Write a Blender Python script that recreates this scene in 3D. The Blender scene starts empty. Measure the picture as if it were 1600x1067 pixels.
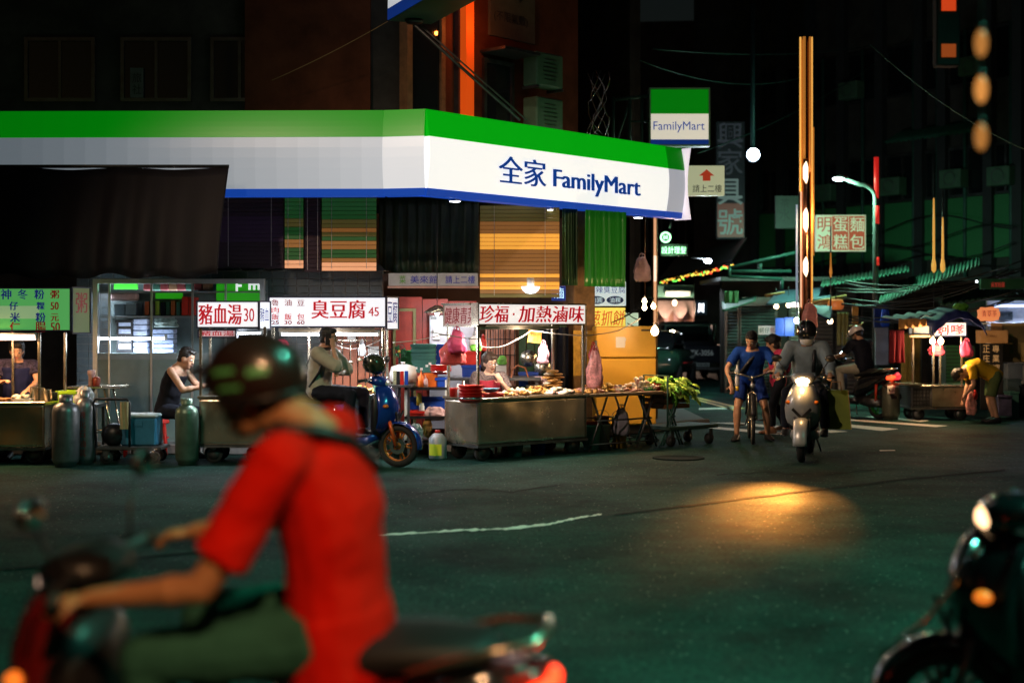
import bpy, bmesh, math, random
from mathutils import Vector, Matrix, Euler, noise
random.seed(7)
R = math.radians
S = bpy.context.scene
COL = S.collection
# ------------------------------------------------------------------ camera
F, H, CY = 2222.0, 1.7, 500.0
cam_d = bpy.data.cameras.new("camera")
cam = bpy.data.objects.new("camera", cam_d)
COL.objects.link(cam)
cam.location = (0, 0, H)
cam.rotation_euler = (R(90), 0, 0)
cam_d.lens = 50.0
cam_d.sensor_width = 36.0
cam_d.shift_y = -0.021
cam_d.clip_start = 0.05
cam_d.clip_end = 600
cam_d.dof.use_dof = True
cam_d.dof.focus_distance = 18.0
cam_d.dof.aperture_fstop = 1.1
cam_d.dof.aperture_blades = 0
S.camera = cam
# ------------------------------------------------------------------ night sky
W = bpy.data.worlds.new("World")
S.world = W
W.use_nodes = True
wn = W.node_tree.nodes
bg = wn["Background"]
sky = wn.new("ShaderNodeTexSky")
sky.sky_type = 'NISHITA'
sky.sun_disc = False
sky.sun_elevation = R(4)
sky.sun_rotation = R(200)
W.node_tree.links.new(sky.outputs[0], bg.inputs[0])
bg.inputs[1].default_value = 0.0022
# moon
sl = bpy.data.lights.new("moon", 'SUN')
sl.energy = 0.012
sl.angle = R(0.5)
sl.color = (0.75, 0.95, 1.0)
so = bpy.data.objects.new("moon", sl)
so.rotation_euler = (R(40), 0, R(20))
COL.objects.link(so)
S.view_settings.view_transform = 'Standard'
S.view_settings.look = 'None'
S.view_settings.exposure = 0.0
S.view_settings.gamma = 1.0
S.view_settings.use_curve_mapping = False
S.render.engine = 'CYCLES'
S.cycles.use_denoising = True
S.cycles.max_bounces = 6
S.cycles.diffuse_bounces = 3
S.cycles.glossy_bounces = 3
S.cycles.transparent_max_bounces = 8
S.cycles.sample_clamp_indirect = 3.0
S.cycles.caustics_reflective = False
S.cycles.caustics_refractive = False

def P(px, py, Y):
    return Vector(((px - 800) / F * Y, Y, H - (py - CY) / F * Y))
def PX(px, Y):
    return (px - 800) / F * Y
def PZ(py, Y):
    return H - (py - CY) / F * Y

# ------------------------------------------------------------------ materials
MATS = {}
def mat(name, col, rough=0.6, metal=0.0, var=0.18, scale=6.0, bump=0.08, bscale=60.0, emit=None, es=0.0,
        coat=0.0, alpha=1.0, trans=0.0, stripes=None, subs=0.0):
    if name in MATS:
        return MATS[name]
    m = bpy.data.materials.new(name)
    MATS[name] = m
    m.use_nodes = True
    nt = m.node_tree
    b = nt.nodes["Principled BSDF"]
    L = nt.links.new
    tc = nt.nodes.new("ShaderNodeTexCoord")
    c = (*col, 1.0)
    if var > 0:
        nz = nt.nodes.new("ShaderNodeTexNoise")
        nz.inputs["Scale"].default_value = scale
        nz.inputs["Detail"].default_value = 5
        nz.inputs["Roughness"].default_value = 0.65
        L(tc.outputs["Object"], nz.inputs["Vector"])
        rp = nt.nodes.new("ShaderNodeValToRGB")
        rp.color_ramp.elements[0].position = 0.3
        rp.color_ramp.elements[1].position = 0.72
        rp.color_ramp.elements[0].color = tuple(v * (1 - var) for v in col) + (1,)
        rp.color_ramp.elements[1].color = tuple(min(1, v * (1 + var)) for v in col) + (1,)
        L(nz.outputs[0], rp.inputs[0])
        L(rp.outputs[0], b.inputs["Base Color"])
        mr = nt.nodes.new("ShaderNodeMapRange")
        mr.inputs[3].default_value = max(0.02, rough - 0.1)
        mr.inputs[4].default_value = min(1, rough + 0.12)
        L(nz.outputs[0], mr.inputs[0])
        L(mr.outputs[0], b.inputs["Roughness"])
    else:
        b.inputs["Base Color"].default_value = c
        b.inputs["Roughness"].default_value = rough
    b.inputs["Metallic"].default_value = metal
    if rough >= 0.8: b.inputs["Specular IOR Level"].default_value = 0.12
    if bump > 0:
        n2 = nt.nodes.new("ShaderNodeTexNoise")
        n2.inputs["Scale"].default_value = bscale
        n2.inputs["Detail"].default_value = 3
        L(tc.outputs["Object"], n2.inputs["Vector"])
        bp = nt.nodes.new("ShaderNodeBump")
        bp.inputs["Strength"].default_value = bump
        bp.inputs["Distance"].default_value = 0.01
        L(n2.outputs[0], bp.inputs["Height"])
        L(bp.outputs[0], b.inputs["Normal"])
    if emit is not None:
        b.inputs["Emission Color"].default_value = (*emit, 1)
        b.inputs["Emission Strength"].default_value = es
    if coat:
        b.inputs["Coat Weight"].default_value = coat
        b.inputs["Coat Roughness"].default_value = 0.06
    if alpha < 1:
        b.inputs["Alpha"].default_value = alpha
    if trans:
        b.inputs["Transmission Weight"].default_value = trans
    if subs:
        b.inputs["Subsurface Weight"].default_value = subs
        b.inputs["Subsurface Radius"].default_value = (0.012, 0.005, 0.003)
    return m
def glow(name, col, es, base=None):
    return mat(name, base or col, rough=0.35, var=0, bump=0, emit=col, es=es)

M_steel = mat("stainless_steel", (0.62, 0.56, 0.44), 0.24, 0.93, 0.2, 3, 0.25, 4)
M_dsteel = mat("dark_steel", (0.14, 0.14, 0.145), 0.42, 0.9, 0.25, 6, 0.06, 40)
M_gsteel = mat("green_painted_steel", (0.03, 0.10, 0.08), 0.5, 0.2, 0.3, 6)
M_black = mat("black_plastic", (0.012, 0.012, 0.014), 0.4, 0, 0.2)
M_rubber = mat("tyre_rubber", (0.014, 0.014, 0.014), 0.75, 0, 0.25, 20, 0.2, 80)
M_chrome = mat("chrome", (0.75, 0.75, 0.75), 0.1, 1.0, 0.05, 4, 0)
M_mirror = mat("mirror_glass", (0.85, 0.87, 0.9), 0.03, 1.0, 0, 4, 0)
M_white = mat("white_plastic", (0.72, 0.72, 0.70), 0.45, 0, 0.1)
M_red = mat("red_plastic", (0.55, 0.02, 0.012), 0.38, 0, 0.15)
M_blue = mat("blue_plastic", (0.01, 0.06, 0.38), 0.4, 0, 0.15)
M_green = mat("green_plastic", (0.02, 0.22, 0.05), 0.45, 0, 0.2)
M_tealbox = mat("teal_crate_plastic", (0.03, 0.14, 0.11), 0.5, 0, 0.2)
M_orange = mat("orange_plastic", (0.75, 0.16, 0.02), 0.4, 0, 0.15)
M_yellow = mat("yellow_plastic", (0.75, 0.5, 0.05), 0.4, 0, 0.15)
M_pink = mat("pink_plastic_bag", (0.75, 0.10, 0.25), 0.35, 0, 0.25, 9, 0.5, 14, subs=0.2)
M_pale = mat("pale_plastic_bag", (0.65, 0.42, 0.42), 0.35, 0, 0.2, 9, 0.5, 14)
M_clearbag = mat("clear_plastic_bag", (0.6, 0.6, 0.62), 0.25, 0, 0.2, 9, 0.6, 14)
M_wood = mat("old_wood", (0.22, 0.10, 0.045), 0.6, 0, 0.35, 9, 0.2, 40)
M_card = mat("cardboard", (0.42, 0.25, 0.12), 0.8, 0, 0.15)
M_paper = mat("white_paper", (0.75, 0.73, 0.7), 0.8, 0, 0.06)
M_skin = mat("skin", (0.50, 0.27, 0.17), 0.5, 0, 0.12, 14, 0.1, 90, subs=0.15)
M_hair = mat("black_hair", (0.012, 0.010, 0.009), 0.42, 0, 0.4, 50, 0.6, 160)
M_denim = mat("dark_trousers", (0.012, 0.014, 0.022), 0.85, 0, 0.25, 10, 0.25, 120)
M_eyew = mat("eye_white", (0.7, 0.7, 0.7), 0.3, 0, 0, 1, 0)
M_lip = mat("lips", (0.36, 0.10, 0.08), 0.5, 0, 0.1)
M_concrete = mat("weathered_concrete", (0.17, 0.16, 0.15), 0.85, 0, 0.35, 3, 0.3, 30)
M_dwall = mat("sooty_plaster", (0.055, 0.048, 0.045), 0.85, 0, 0.45, 1.6, 0.25, 12)
M_rwall = mat("dark_red_plaster", (0.12, 0.035, 0.018), 0.8, 0, 0.4, 1.6, 0.2, 14)
M_redpanel = mat("red_painted_steel", (0.30, 0.025, 0.012), 0.5, 0, 0.35, 3, 0.1, 20)
M_tile = mat("grey_wall_tile", (0.05, 0.065, 0.072), 0.3, 0, 0.25, 20, 0.03)
M_glass = mat("dark_window_glass", (0.01, 0.012, 0.014), 0.06, 0, 0, 1, 0)
M_cable = mat("black_cable", (0.01, 0.012, 0.012), 0.5, 0, 0)
M_wcable = mat("white_cable", (0.5, 0.45, 0.4), 0.5, 0, 0)
M_gwall = mat("green_mosaic_wall", (0.035, 0.20, 0.07), 0.6, 0, 0.35, 30, 0.15, 60)
M_awn = mat("green_tarpaulin", (0.02, 0.11, 0.07), 0.65, 0, 0.35, 3, 0.3, 18)
M_navytarp = mat("navy_tarpaulin", (0.010, 0.020, 0.13), 0.6, 0, 0.3, 4, 0.3, 16)
M_bluegreytarp = mat("blue_grey_tarpaulin", (0.05, 0.10, 0.15), 0.6, 0, 0.3, 4, 0.3, 16)
M_shutter = mat("roller_shutter_steel", (0.06, 0.085, 0.085), 0.45, 0.4, 0.3, 4, 0.05, 30)
E_tube = glow("fluorescent_tube", (0.86, 0.93, 1.0), 11.0)
E_wtube = glow("warm_fluorescent_tube", (1.0, 0.86, 0.74), 11.0)
E_bulb = glow("warm_bulb", (1.0, 0.72, 0.42), 14.0)
E_cold = glow("cold_lamp", (0.72, 0.86, 1.0), 22.0)

# ------------------------------------------------------------------ mesh helpers
class MB:
    def __init__(s):
        s.v = []; s.f = []; s.sm = []
    def add(s, vs, fs, smooth=False, M=None):
        o = len(s.v)
        s.v += [tuple(M @ Vector(p)) if M is not None else tuple(p) for p in vs]
        s.f += [tuple(i + o for i in f) for f in fs]
        s.sm += [smooth] * len(fs)
        return s
    def box(s, c, d, M=None, rz=0.0):
        x, y, z = d[0] / 2, d[1] / 2, d[2] / 2
        vs = [(-x,-y,-z),(x,-y,-z),(x,y,-z),(-x,y,-z),(-x,-y,z),(x,-y,z),(x,y,z),(-x,y,z)]
        T = Matrix.Translation(c) @ Matrix.Rotation(rz, 4, 'Z')
        if M is not None: T = M @ T
        return s.add(vs, [(0,3,2,1),(4,5,6,7),(0,1,5,4),(1,2,6,5),(2,3,7,6),(3,0,4,7)], False, T)
    def bx(s, a, b, M=None):
        return s.box([(a[i] + b[i]) / 2 for i in range(3)], [abs(b[i] - a[i]) for i in range(3)], M)
    def loft(s, rings, cap=True, smooth=True, closed=True, M=None):
        n = len(rings[0]); vs = [p for r in rings for p in r]; fs = []
        for i in range(len(rings) - 1):
            for j in range(n if closed else n - 1):
                a = i * n + j; b = i * n + (j + 1) % n
                fs.append((a, b, b + n, a + n))
        if cap and closed:
            fs.append(tuple(reversed(range(n)))); fs.append(tuple(range((len(rings) - 1) * n, len(rings) * n)))
        return s.add(vs, fs, smooth, M)
    def tube(s, pts, r, n=8, radii=None, cap=True, smooth=True, M=None):
        pts = [Vector(p) for p in pts]; rings = []
        for i, p in enumerate(pts):
            t = (pts[min(i + 1, len(pts) - 1)] - pts[max(i - 1, 0)]).normalized()
            a = t.cross(Vector((0, 0, 1)) if abs(t.z) < 0.95 else Vector((0, 1, 0))) if i == 0 else pa - t * pa.dot(t)
            if a.length < 0.05: a = t.cross(Vector((1, 0, 0)))
            a.normalize(); pa = a; b = t.cross(a).normalized()
            rr = radii[i] if radii else r
            rings.append([p + (a * math.cos(2 * math.pi * k / n) + b * math.sin(2 * math.pi * k / n)) * rr for k in range(n)])
        return s.loft(rings, cap, smooth, True, M)
    def cyl(s, a, b, r, r2=None, n=12, M=None, smooth=True):
        return s.tube([a, b], r, n, [r, r if r2 is None else r2], True, smooth, M)
    def lathe(s, prof, n=16, M=None, smooth=True, cap=True):
        return s.loft([[(r * math.cos(2 * math.pi * k / n), r * math.sin(2 * math.pi * k / n), z) for k in range(n)] for r, z in prof], cap, smooth, True, M)
    def ell(s, c, r, nu=12, nv=8, M=None):
        T = Matrix.Translation(c)
        if M is not None: T = M @ T
        rings = []
        for i in range(nv + 1):
            a = -math.pi / 2 + math.pi * i / nv
            q = max(0.02, math.cos(a))
            rings.append([(r[0] * q * math.cos(2 * math.pi * k / nu), r[1] * q * math.sin(2 * math.pi * k / nu), r[2] * math.sin(a)) for k in range(nu)])
        return s.loft(rings, True, True, True, T)
    def caps(s, a, b, ra, rb, n=10):
        a, b = Vector(a), Vector(b); d = (b - a).normalized()
        pts, rad = [], []
        for k in range(4):
            q = math.pi / 2 * (k / 3)
            pts.append(a - d * ra * math.cos(q)); rad.append(max(ra * math.sin(q), ra * 0.08))
        for k in range(4):
            q = math.pi / 2 * (k / 3)
            pts.append(b + d * rb * math.sin(q)); rad.append(max(rb * math.cos(q), rb * 0.08))
        return s.tube(pts, 0, n, rad)
    def prism(s, poly, y0, y1, M=None):
        n = len(poly)
        vs = [(p[0], y0, p[1]) for p in poly] + [(p[0], y1, p[1]) for p in poly]
        fs = [tuple(range(n)), tuple(reversed(range(n, 2 * n)))] + [(i, i + n, (i + 1) % n + n, (i + 1) % n) for i in range(n)]
        return s.add(vs, fs, False, M)
    def sheet(s, fn, nu, nv, M=None, smooth=True, th=0.0):
        vs = [fn(i / nu, j / nv) for j in range(nv + 1) for i in range(nu + 1)]
        q = nu + 1
        fs = [(j*q+i, j*q+i+1, (j+1)*q+i+1, (j+1)*q+i) for j in range(nv) for i in range(nu)]
        s.add(vs, fs, smooth, M)
        return s
    def mesh(s, name, bevel=0.0, recalc=True):
        me = bpy.data.meshes.new(name)
        me.from_pydata(s.v, [], s.f)
        me.polygons.foreach_set("use_smooth", s.sm)
        if bevel or recalc:
            bm = bmesh.new(); bm.from_mesh(me)
            if recalc: bmesh.ops.recalc_face_normals(bm, faces=bm.faces)
            if bevel:
                es = [e for e in bm.edges if len(e.link_faces) == 2 and e.calc_face_angle() > 0.6]
                bmesh.ops.bevel(bm, geom=es, offset=bevel, segments=1, affect='EDGES', clamp_overlap=True)
            bm.to_mesh(me); bm.free()
        me.update()
        return me
    def build(s, name, m, parent=None, bevel=0.0, recalc=True):
        return put(name, s.mesh(name, bevel, recalc), m, parent)
def put(name, me, m, parent=None):
    o = bpy.data.objects.new(name, me)
    if m is not None:
        me.materials.clear(); me.materials.append(m)
    if parent is not None: o.parent = parent
    COL.objects.link(o)
    return o
def tag(o, label=None, cat=None, group=None, kind=None):
    if label: o["label"] = label
    if cat: o["category"] = cat
    if group: o["group"] = group
    if kind: o["kind"] = kind
    return o
def thing(name, label, cat, loc=(0, 0, 0), rz=0.0, group=None):
    o = bpy.data.objects.new(name, None)
    o.empty_display_size = 0.2
    o.location = loc; o.rotation_euler = (0, 0, rz)
    COL.objects.link(o)
    return tag(o, label, cat, group)
def copy_tree(o, parent=None):
    c = o.copy(); COL.objects.link(c); c.parent = parent
    for ch in [k for k in bpy.data.objects if k.parent == o]:
        copy_tree(ch, c)
    return c
def dup(o, loc, rz, label):
    c = copy_tree(o); c.location = loc; c.rotation_euler = (0, 0, rz); c["label"] = label
    return c
def struct(o): o["kind"] = "structure"; return o
def light(name, kind, loc, energy, color, parent=None, size=0.1, size_y=None, rot=(0, 0, 0), spot=None, blend=0.5):
    d = bpy.data.lights.new(name, kind)
    d.energy = energy; d.color = color
    if kind == 'AREA':
        d.size = size
        if size_y: d.shape = 'RECTANGLE'; d.size_y = size_y
    elif kind in ('POINT', 'SPOT'):
        d.shadow_soft_size = size
    if kind == 'SPOT':
        d.spot_size = spot; d.spot_blend = blend
    o = bpy.data.objects.new(name, d)
    o.location = loc; o.rotation_euler = rot
    if parent is not None: o.parent = parent
    COL.objects.link(o)
    return o
def aim(o, to):
    o.rotation_euler = (Vector(to) - Vector(o.location)).to_track_quat('-Z', 'Y').to_euler()

# flat lettering: laid on a plane with right vector r, up vector u, centred at c, fitted to w x h
def text(parent, string, c, w, h, m, r=(1, 0, 0), u=(0, 0, 1), bold=0.02, shear=0.0, name="lettering", keep=False):
    cu = bpy.data.curves.new("txt", 'FONT')
    cu.body = string; cu.align_x = 'CENTER'; cu.size = 1.0; cu.offset = bold; cu.resolution_u = 3; cu.shear = shear
    cu.fill_mode = 'FRONT'
    t = bpy.data.objects.new("txt", cu); COL.objects.link(t)
    dg = bpy.context.evaluated_depsgraph_get()
    me = bpy.data.meshes.new_from_object(t.evaluated_get(dg))
    bpy.data.objects.remove(t); bpy.data.curves.remove(cu)
    if not me.vertices: return None
    xs = [v.co.x for v in me.vertices]; ys = [v.co.y for v in me.vertices]
    sx = w / max(1e-6, max(xs) - min(xs)); sy = h / max(1e-6, max(ys) - min(ys))
    if keep: sx = sy = min(sx, sy)
    mx, my = (max(xs) + min(xs)) / 2, (max(ys) + min(ys)) / 2
    r, u, c = Vector(r).normalized(), Vector(u).normalized(), Vector(c)
    for v in me.vertices:
        v.co = c + r * ((v.co.x - mx) * sx) + u * ((v.co.y - my) * sy)
    return put(name, me, m, parent)

def voxel(mb, size, smooth=6, wrinkle=0.0, wscale=9.0, name="body"):
    me = mb.mesh("tmp")
    o = bpy.data.objects.new("tmp", me); COL.objects.link(o)
    md = o.modifiers.new("r", 'REMESH'); md.mode = 'VOXEL'; md.voxel_size = size; md.use_smooth_shade = True
    if smooth:
        sm = o.modifiers.new("s", 'SMOOTH'); sm.factor = 0.5; sm.iterations = smooth
    dg = bpy.context.evaluated_depsgraph_get()
    out = bpy.data.meshes.new_from_object(o.evaluated_get(dg))
    bpy.data.objects.remove(o); bpy.data.meshes.remove(me)
    if wrinkle:
        ns = [v.normal.copy() for v in out.vertices]
        for v, n in zip(out.vertices, ns):
            q = v.co * wscale
            d = noise.noise(Vector((q.x * 0.8 + q.z * 0.5, q.y * 0.8 - q.z * 0.3, q.z * 1.15))) + 0.5 * noise.noise(q * 2.3)
            v.co += n * (d * wrinkle)
    for p in out.polygons: p.use_smooth = True
    out.name = name
    return out
# ================================================================== SETTING
def G(px, py, z=0.0):
    Y = F * (H - z) / (py - CY)
    return Vector((PX(px, Y), Y, z))

# asphalt
ma = bpy.data.materials.new("asphalt"); MATS["asphalt"] = ma
ma.use_nodes = True
nt = ma.node_tree; L = nt.links.new; b = nt.nodes["Principled BSDF"]
tc = nt.nodes.new("ShaderNodeTexCoord")
def _noise(sc, det=6, ro=0.6):
    n = nt.nodes.new("ShaderNodeTexNoise"); n.inputs["Scale"].default_value = sc
    n.inputs["Detail"].default_value = det; n.inputs["Roughness"].default_value = ro
    L(tc.outputs["Object"], n.inputs["Vector"]); return n
def _ramp(src, p0, p1, c0, c1):
    r = nt.nodes.new("ShaderNodeValToRGB")
    r.color_ramp.elements[0].position = p0; r.color_ramp.elements[1].position = p1
    r.color_ramp.elements[0].color = (*c0, 1); r.color_ramp.elements[1].color = (*c1, 1)
    L(src, r.inputs[0]); return r
big = _ramp(_noise(0.42, 9, 0.78).outputs[0], 0.38, 0.66, (0.003, 0.013, 0.011), (0.017, 0.066, 0.053))
fine = _ramp(_noise(30, 4, 0.75).outputs[0], 0.30, 0.75, (0.10, 0.10, 0.10), (2.1, 2.1, 2.1))
mx = nt.nodes.new("ShaderNodeMix"); mx.data_type = 'RGBA'; mx.blend_type = 'MULTIPLY'; mx.inputs[0].default_value = 1.0
L(big.outputs[0], mx.inputs[6]); L(fine.outputs[0], mx.inputs[7])
vo = nt.nodes.new("ShaderNodeTexVoronoi"); vo.inputs["Scale"].default_value = 13; L(tc.outputs["Object"], vo.inputs["Vector"])
spk = _ramp(vo.outputs["Distance"], 0.06, 0.11, (0.50, 0.50, 0.46), (0, 0, 0))
ad = nt.nodes.new("ShaderNodeMix"); ad.data_type = 'RGBA'; ad.blend_type = 'ADD'; ad.inputs[0].default_value = 0.55
L(mx.outputs[2], ad.inputs[6]); L(spk.outputs[0], ad.inputs[7]); L(ad.outputs[2], b.inputs["Base Color"]); b.inputs["Specular IOR Level"].default_value = 0.07
rr = _ramp(_noise(0.7, 6, 0.7).outputs[0], 0.3, 0.7, (0.66,) * 3, (0.86,) * 3); L(rr.outputs[0], b.inputs["Roughness"])
bp = nt.nodes.new("ShaderNodeBump"); bp.inputs["Strength"].default_value = 0.28; bp.inputs["Distance"].default_value = 0.02
L(_noise(38, 4, 0.75).outputs[0], bp.inputs["Height"]); L(bp.outputs[0], b.inputs["Normal"])

struct(MB().add([(-140, -60, 0), (140, -60, 0), (140, 260, 0), (-140, 260, 0)], [(0, 1, 2, 3)]).build("road", ma))
M_pave = mat("pavement_slab", (0.085, 0.09, 0.085), 0.7, 0, 0.35, 4, 0.25, 30)
M_paint = mat("road_paint_white", (0.62, 0.60, 0.56), 0.6, 0, 0.3, 9, 0.15, 60)
M_ypaint = mat("road_paint_yellow", (0.62, 0.42, 0.12), 0.6, 0, 0.3, 9, 0.15, 60)
M_patch = mat("tar_seam", (0.006, 0.012, 0.011), 0.95, 0, 0.3, 12)
# pavement below the arcade
pv = [(-30, 18.1), (-1.2, 18.1), (3.1, 22.8), (3.0, 40), (-30, 40)]
mb = MB()
n = len(pv)
mb.add([(x, y, 0.11) for x, y in pv] + [(x, y, -0.05) for x, y in pv], [tuple(range(n))] + [(i, i + n, (i + 1) % n + n, (i + 1) % n) for i in range(n)])
struct(mb.build("pavement", M_pave))
def kerb(a, b_, wd=0.14):
    a, b_ = Vector(a), Vector(b_); d = (b_ - a); ln = d.length; ang = math.atan2(d.y, d.x)
    o = struct(thing("kerb", None, None, (a.x, a.y, 0), ang))
    k = 0.0; me = None; i = 0
    while k < ln - 0.05:
        w_ = min(0.9, ln - k)
        if w_ > 0.89:
            if me is None: me = MB().box((0, 0, 0.062), (0.885, wd, 0.125)).mesh("kerb_stone", 0.012)
            q = put("kerb_stone", me, None if me.materials else M_concrete, o)
        else:
            q = MB().box((0, 0, 0.062), (w_ - 0.015, wd, 0.125)).build("kerb_stone", M_concrete, o, 0.012)
        q.location = (k + w_ / 2, 0, 0.002 * (i % 3)); k += w_; i += 1
kerb((-12, 18.02), (-1.25, 18.02)); kerb((-1.15, 18.06), (3.14, 22.74))
def marking(name, quad, m, z=0.005):
    o = MB().add([G(x, y, z) for x, y in quad], [(0, 1, 2, 3)]).build(name, m); o["kind"] = "structure"; return o
for q in [((1108,660),(1152,660),(1325,674),(1300,676)), ((1096,668),(1122,667),(1232,676),(1214,679)),
          ((1312,656),(1330,655),(1482,665),(1462,667)), ((1286,663),(1318,662),(1404,670),(1378,673)),
          ((1352,651),(1368,650),(1452,657),(1440,659))]:
    marking("crosswalk_stripe", q, M_paint)
for q in [((1084,621),(1088,620),(1164,638),(1157,639)), ((1080,623),(1083,622),(1152,640),(1145,641))]:
    marking("yellow_line", q, M_ypaint)
marking("stop_line", ((1092,637.4),(1148,636.2),(1150,639),(1092,640)), M_paint)
marking("road_paint_dash", ((1374,703),(1398,702.6),(1399,704),(1375,704.5)), M_paint)
def ribbon(name, pts, wpx, m, z=0.005, jit=0.0):
    vs = []
    for i, (x, y) in enumerate(pts):
        p = G(x, y, z); q = G(x + 2, y, z)
        w = wpx[i] / 2
        a = G(x, y - w, z); c = G(x, y + w, z); vs += [a, c]
    fs = [(2*i, 2*i+1, 2*i+3, 2*i+2) for i in range(len(pts) - 1)]
    o = MB().add(vs, fs).build(name, m); o["kind"] = "structure"; return o
def densify(pts, n=10, j=0.7):
    out = []
    for (a, b_) in zip(pts[:-1], pts[1:]):
        for k in range(n):
            t = k / n
            out.append((a[0] + (b_[0] - a[0]) * t, a[1] + (b_[1] - a[1]) * t + random.uniform(-j, j)))
    return out + [pts[-1]]
wl = densify([(540, 841), (620, 834), (720, 828), (790, 826), (860, 818), (905, 808), (940, 803)], 12, 0.7)
ribbon("worn_road_line", wl, [max(0.25, 3.6 * math.sin(math.pi * (i + 0.5) / (len(wl) + 3)) * random.choice((0.35, 0.8, 1.0, 1.2, 0.6)) + random.uniform(-0.6, 1.6)) for i in range(len(wl))], mat("worn_line_paint", (0.8, 0.74, 0.66), 0.7, 0, 0.25, 12))
ds = densify([(960, 804), (1080, 789), (1250, 768), (1400, 750), (1570, 734)], 8, 0.5)
ribbon("tar_seam", ds, [2.2 + random.uniform(-0.6, 0.8) for _ in ds], M_patch)
ds = densify([(-40, 893), (150, 878), (330, 860)], 8, 0.7)
ribbon("tar_seam", ds, [3.2 + random.uniform(-0.6, 0.8) for _ in ds], M_patch)
for pts_, w__ in (([(650, 770), (730, 764), (800, 768), (880, 757)], 1.0), ([(1120, 742), (1190, 738), (1280, 742), (1370, 733)], 0.8)):
    ds = densify(pts_, 7, 1.4)
    ribbon("road_crack", ds, [w__ + random.uniform(-0.5, 0.9) for _ in ds], M_patch)
mh = tag(MB().lathe([(0.32, 0.001), (0.32, 0.012), (0.27, 0.012), (0.26, 0.008), (0.02, 0.010)], 24).build("manhole_cover", M_patch), "round iron manhole cover set in the road before the fridge", "manhole cover")
mh.location = G(1060, 716)

# ------------------------------------------------------------------ buildings
def wall_path(mb, pts, z0, z1, th=0.25):
    for a, b_ in zip(pts[:-1], pts[1:]):
        a, b_ = Vector((a[0], a[1], 0)), Vector((b_[0], b_[1], 0)); d = b_ - a
        mb.box((a + b_) / 2 + Vector((0, 0, (z0 + z1) / 2)), (d.length + th * 0.4, th, z1 - z0), rz=math.atan2(d.y, d.x))
    return mb
ST = tag(thing("shop_building", "dark corner building rising behind the green and white shop sign", "building", (0, 0, 0)), None)
# upper storeys
up = [(-16, 20.3), (-1.15, 20.3), (0.92, 22.6), (0.2, 34)]
wall_path(MB(), up[:2], 4.3, 13).build("upper_wall", M_dwall, ST)
wall_path(MB(), up[1:], 4.3, 13).build("upper_wall", M_rwall, ST)
wall_path(MB(), [(-3.75, 20.12), (-2.02, 20.12)], 4.35, 9, 0.10).build("wall_panel", M_rwall, ST)
MB().box((-7, 26, 13.05), (18, 13, 0.2)).build("roof", M_dwall, ST)
def window(px0, px1, py0, py1, Y, parent, name="window", m=M_glass, fr=M_dsteel, depth=0.06, bars=1):
    a, c = P(px0, py1, Y), P(px1, py0, Y)
    w, h = c.x - a.x, c.z - a.z
    t = 0.05
    fb = MB()
    fb.bx((a.x, Y - depth, a.z), (c.x, Y, a.z + t)).bx((a.x, Y - depth, c.z - t), (c.x, Y, c.z))
    fb.bx((a.x, Y - depth, a.z + t), (a.x + t, Y, c.z - t)).bx((c.x - t, Y - depth, a.z + t), (c.x, Y, c.z - t))
    for k in range(bars):
        x = a.x + w * (k + 1) / (bars + 1)
        fb.bx((x - 0.02, Y - depth * 0.8, a.z + t), (x + 0.02, Y - 0.002, c.z - t))
    f = fb.build("window_frame", fr, parent)
    MB().bx((a.x + t, Y - depth * 0.5, a.z + t), (c.x - t, Y - depth * 0.4, c.z - t)).build("pane", m, f)
    return f
for k, (x0, x1, y0, y1) in enumerate([(40, 150, 60, 160), (190, 300, 60, 160), (330, 420, 60, 160)]):
    window(x0, x1, y0, y1, 20.17, ST)
# wall face on the angled side: windows placed in the local frame of that wall
ang = math.atan2(2.3, 2.07)
def side_frame(s, off=0.0):
    d = Vector((math.cos(ang), math.sin(ang), 0)); nrm = Vector((math.sin(ang), -math.cos(ang), 0))
    return Vector((-1.15, 20.3, 0)) + d * s + nrm * (0.125 + off)
def side_box(mb, s0, s1, z0, z1, o0, o1):
    d = Vector((math.cos(ang), math.sin(ang), 0)); nrm = Vector((math.sin(ang), -math.cos(ang), 0))
    c = Vector((-1.15, 20.3, 0)) + d * ((s0 + s1) / 2) + nrm * (0.125 + (o0 + o1) / 2)
    mb.box((c.x, c.y, (z0 + z1) / 2), (s1 - s0, o1 - o0, z1 - z0), rz=ang); return mb
w1 = MB(); side_box(w1, -0.65, -0.55, 4.3, 6.6, -0.1, 0.06); side_box(w1, 0.02, 0.10, 4.3, 6.6, 0, 0.06); side_box(w1, -0.548, 0.018, 6.05, 6.13, 0, 0.06)
f = w1.build("window_frame", M_wood, ST); side_box(MB(), -0.545, 0.015, 4.3, 6.04, 0.0, 0.02).build("pane", M_glass, f)
w1 = MB(); side_box(w1, 0.92, 0.98, 4.3, 5.55, 0, 0.05); side_box(w1, 1.52, 1.58, 4.3, 5.55, 0, 0.05); side_box(w1, 0.982, 1.518, 5.49, 5.55, 0, 0.05)
f = w1.build("window_frame", M_dsteel, ST); side_box(MB(), 0.985, 1.515, 4.3, 5.485, 0.0, 0.02).build("pane", M_glass, f)
side_box(MB(), 0.88, 1.66, 5.62, 5.66, 0.0, 0.5).build("window_hood", M_dsteel, ST)
# orange backlit strip sign
o = thing("neon_strip_sign", "tall glowing orange strip sign on the upper wall above the shop sign", "sign")
side_box(MB(), 0.36, 0.52, 4.42, 7.6, 0.10, 0.22).build("light_strip", glow("orange_light_strip", (0.80, 0.085, 0.006), 0.55), o)
side_box(MB(), 0.33, 0.55, 4.36, 7.66, 0.0, 0.098).build("casing", M_dsteel, o)
q = side_frame(0.44, 0.5); light("strip_glow", 'POINT', (q.x, q.y, 5.9), 9, (1, 0.22, 0.03), o, 0.03)
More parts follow.
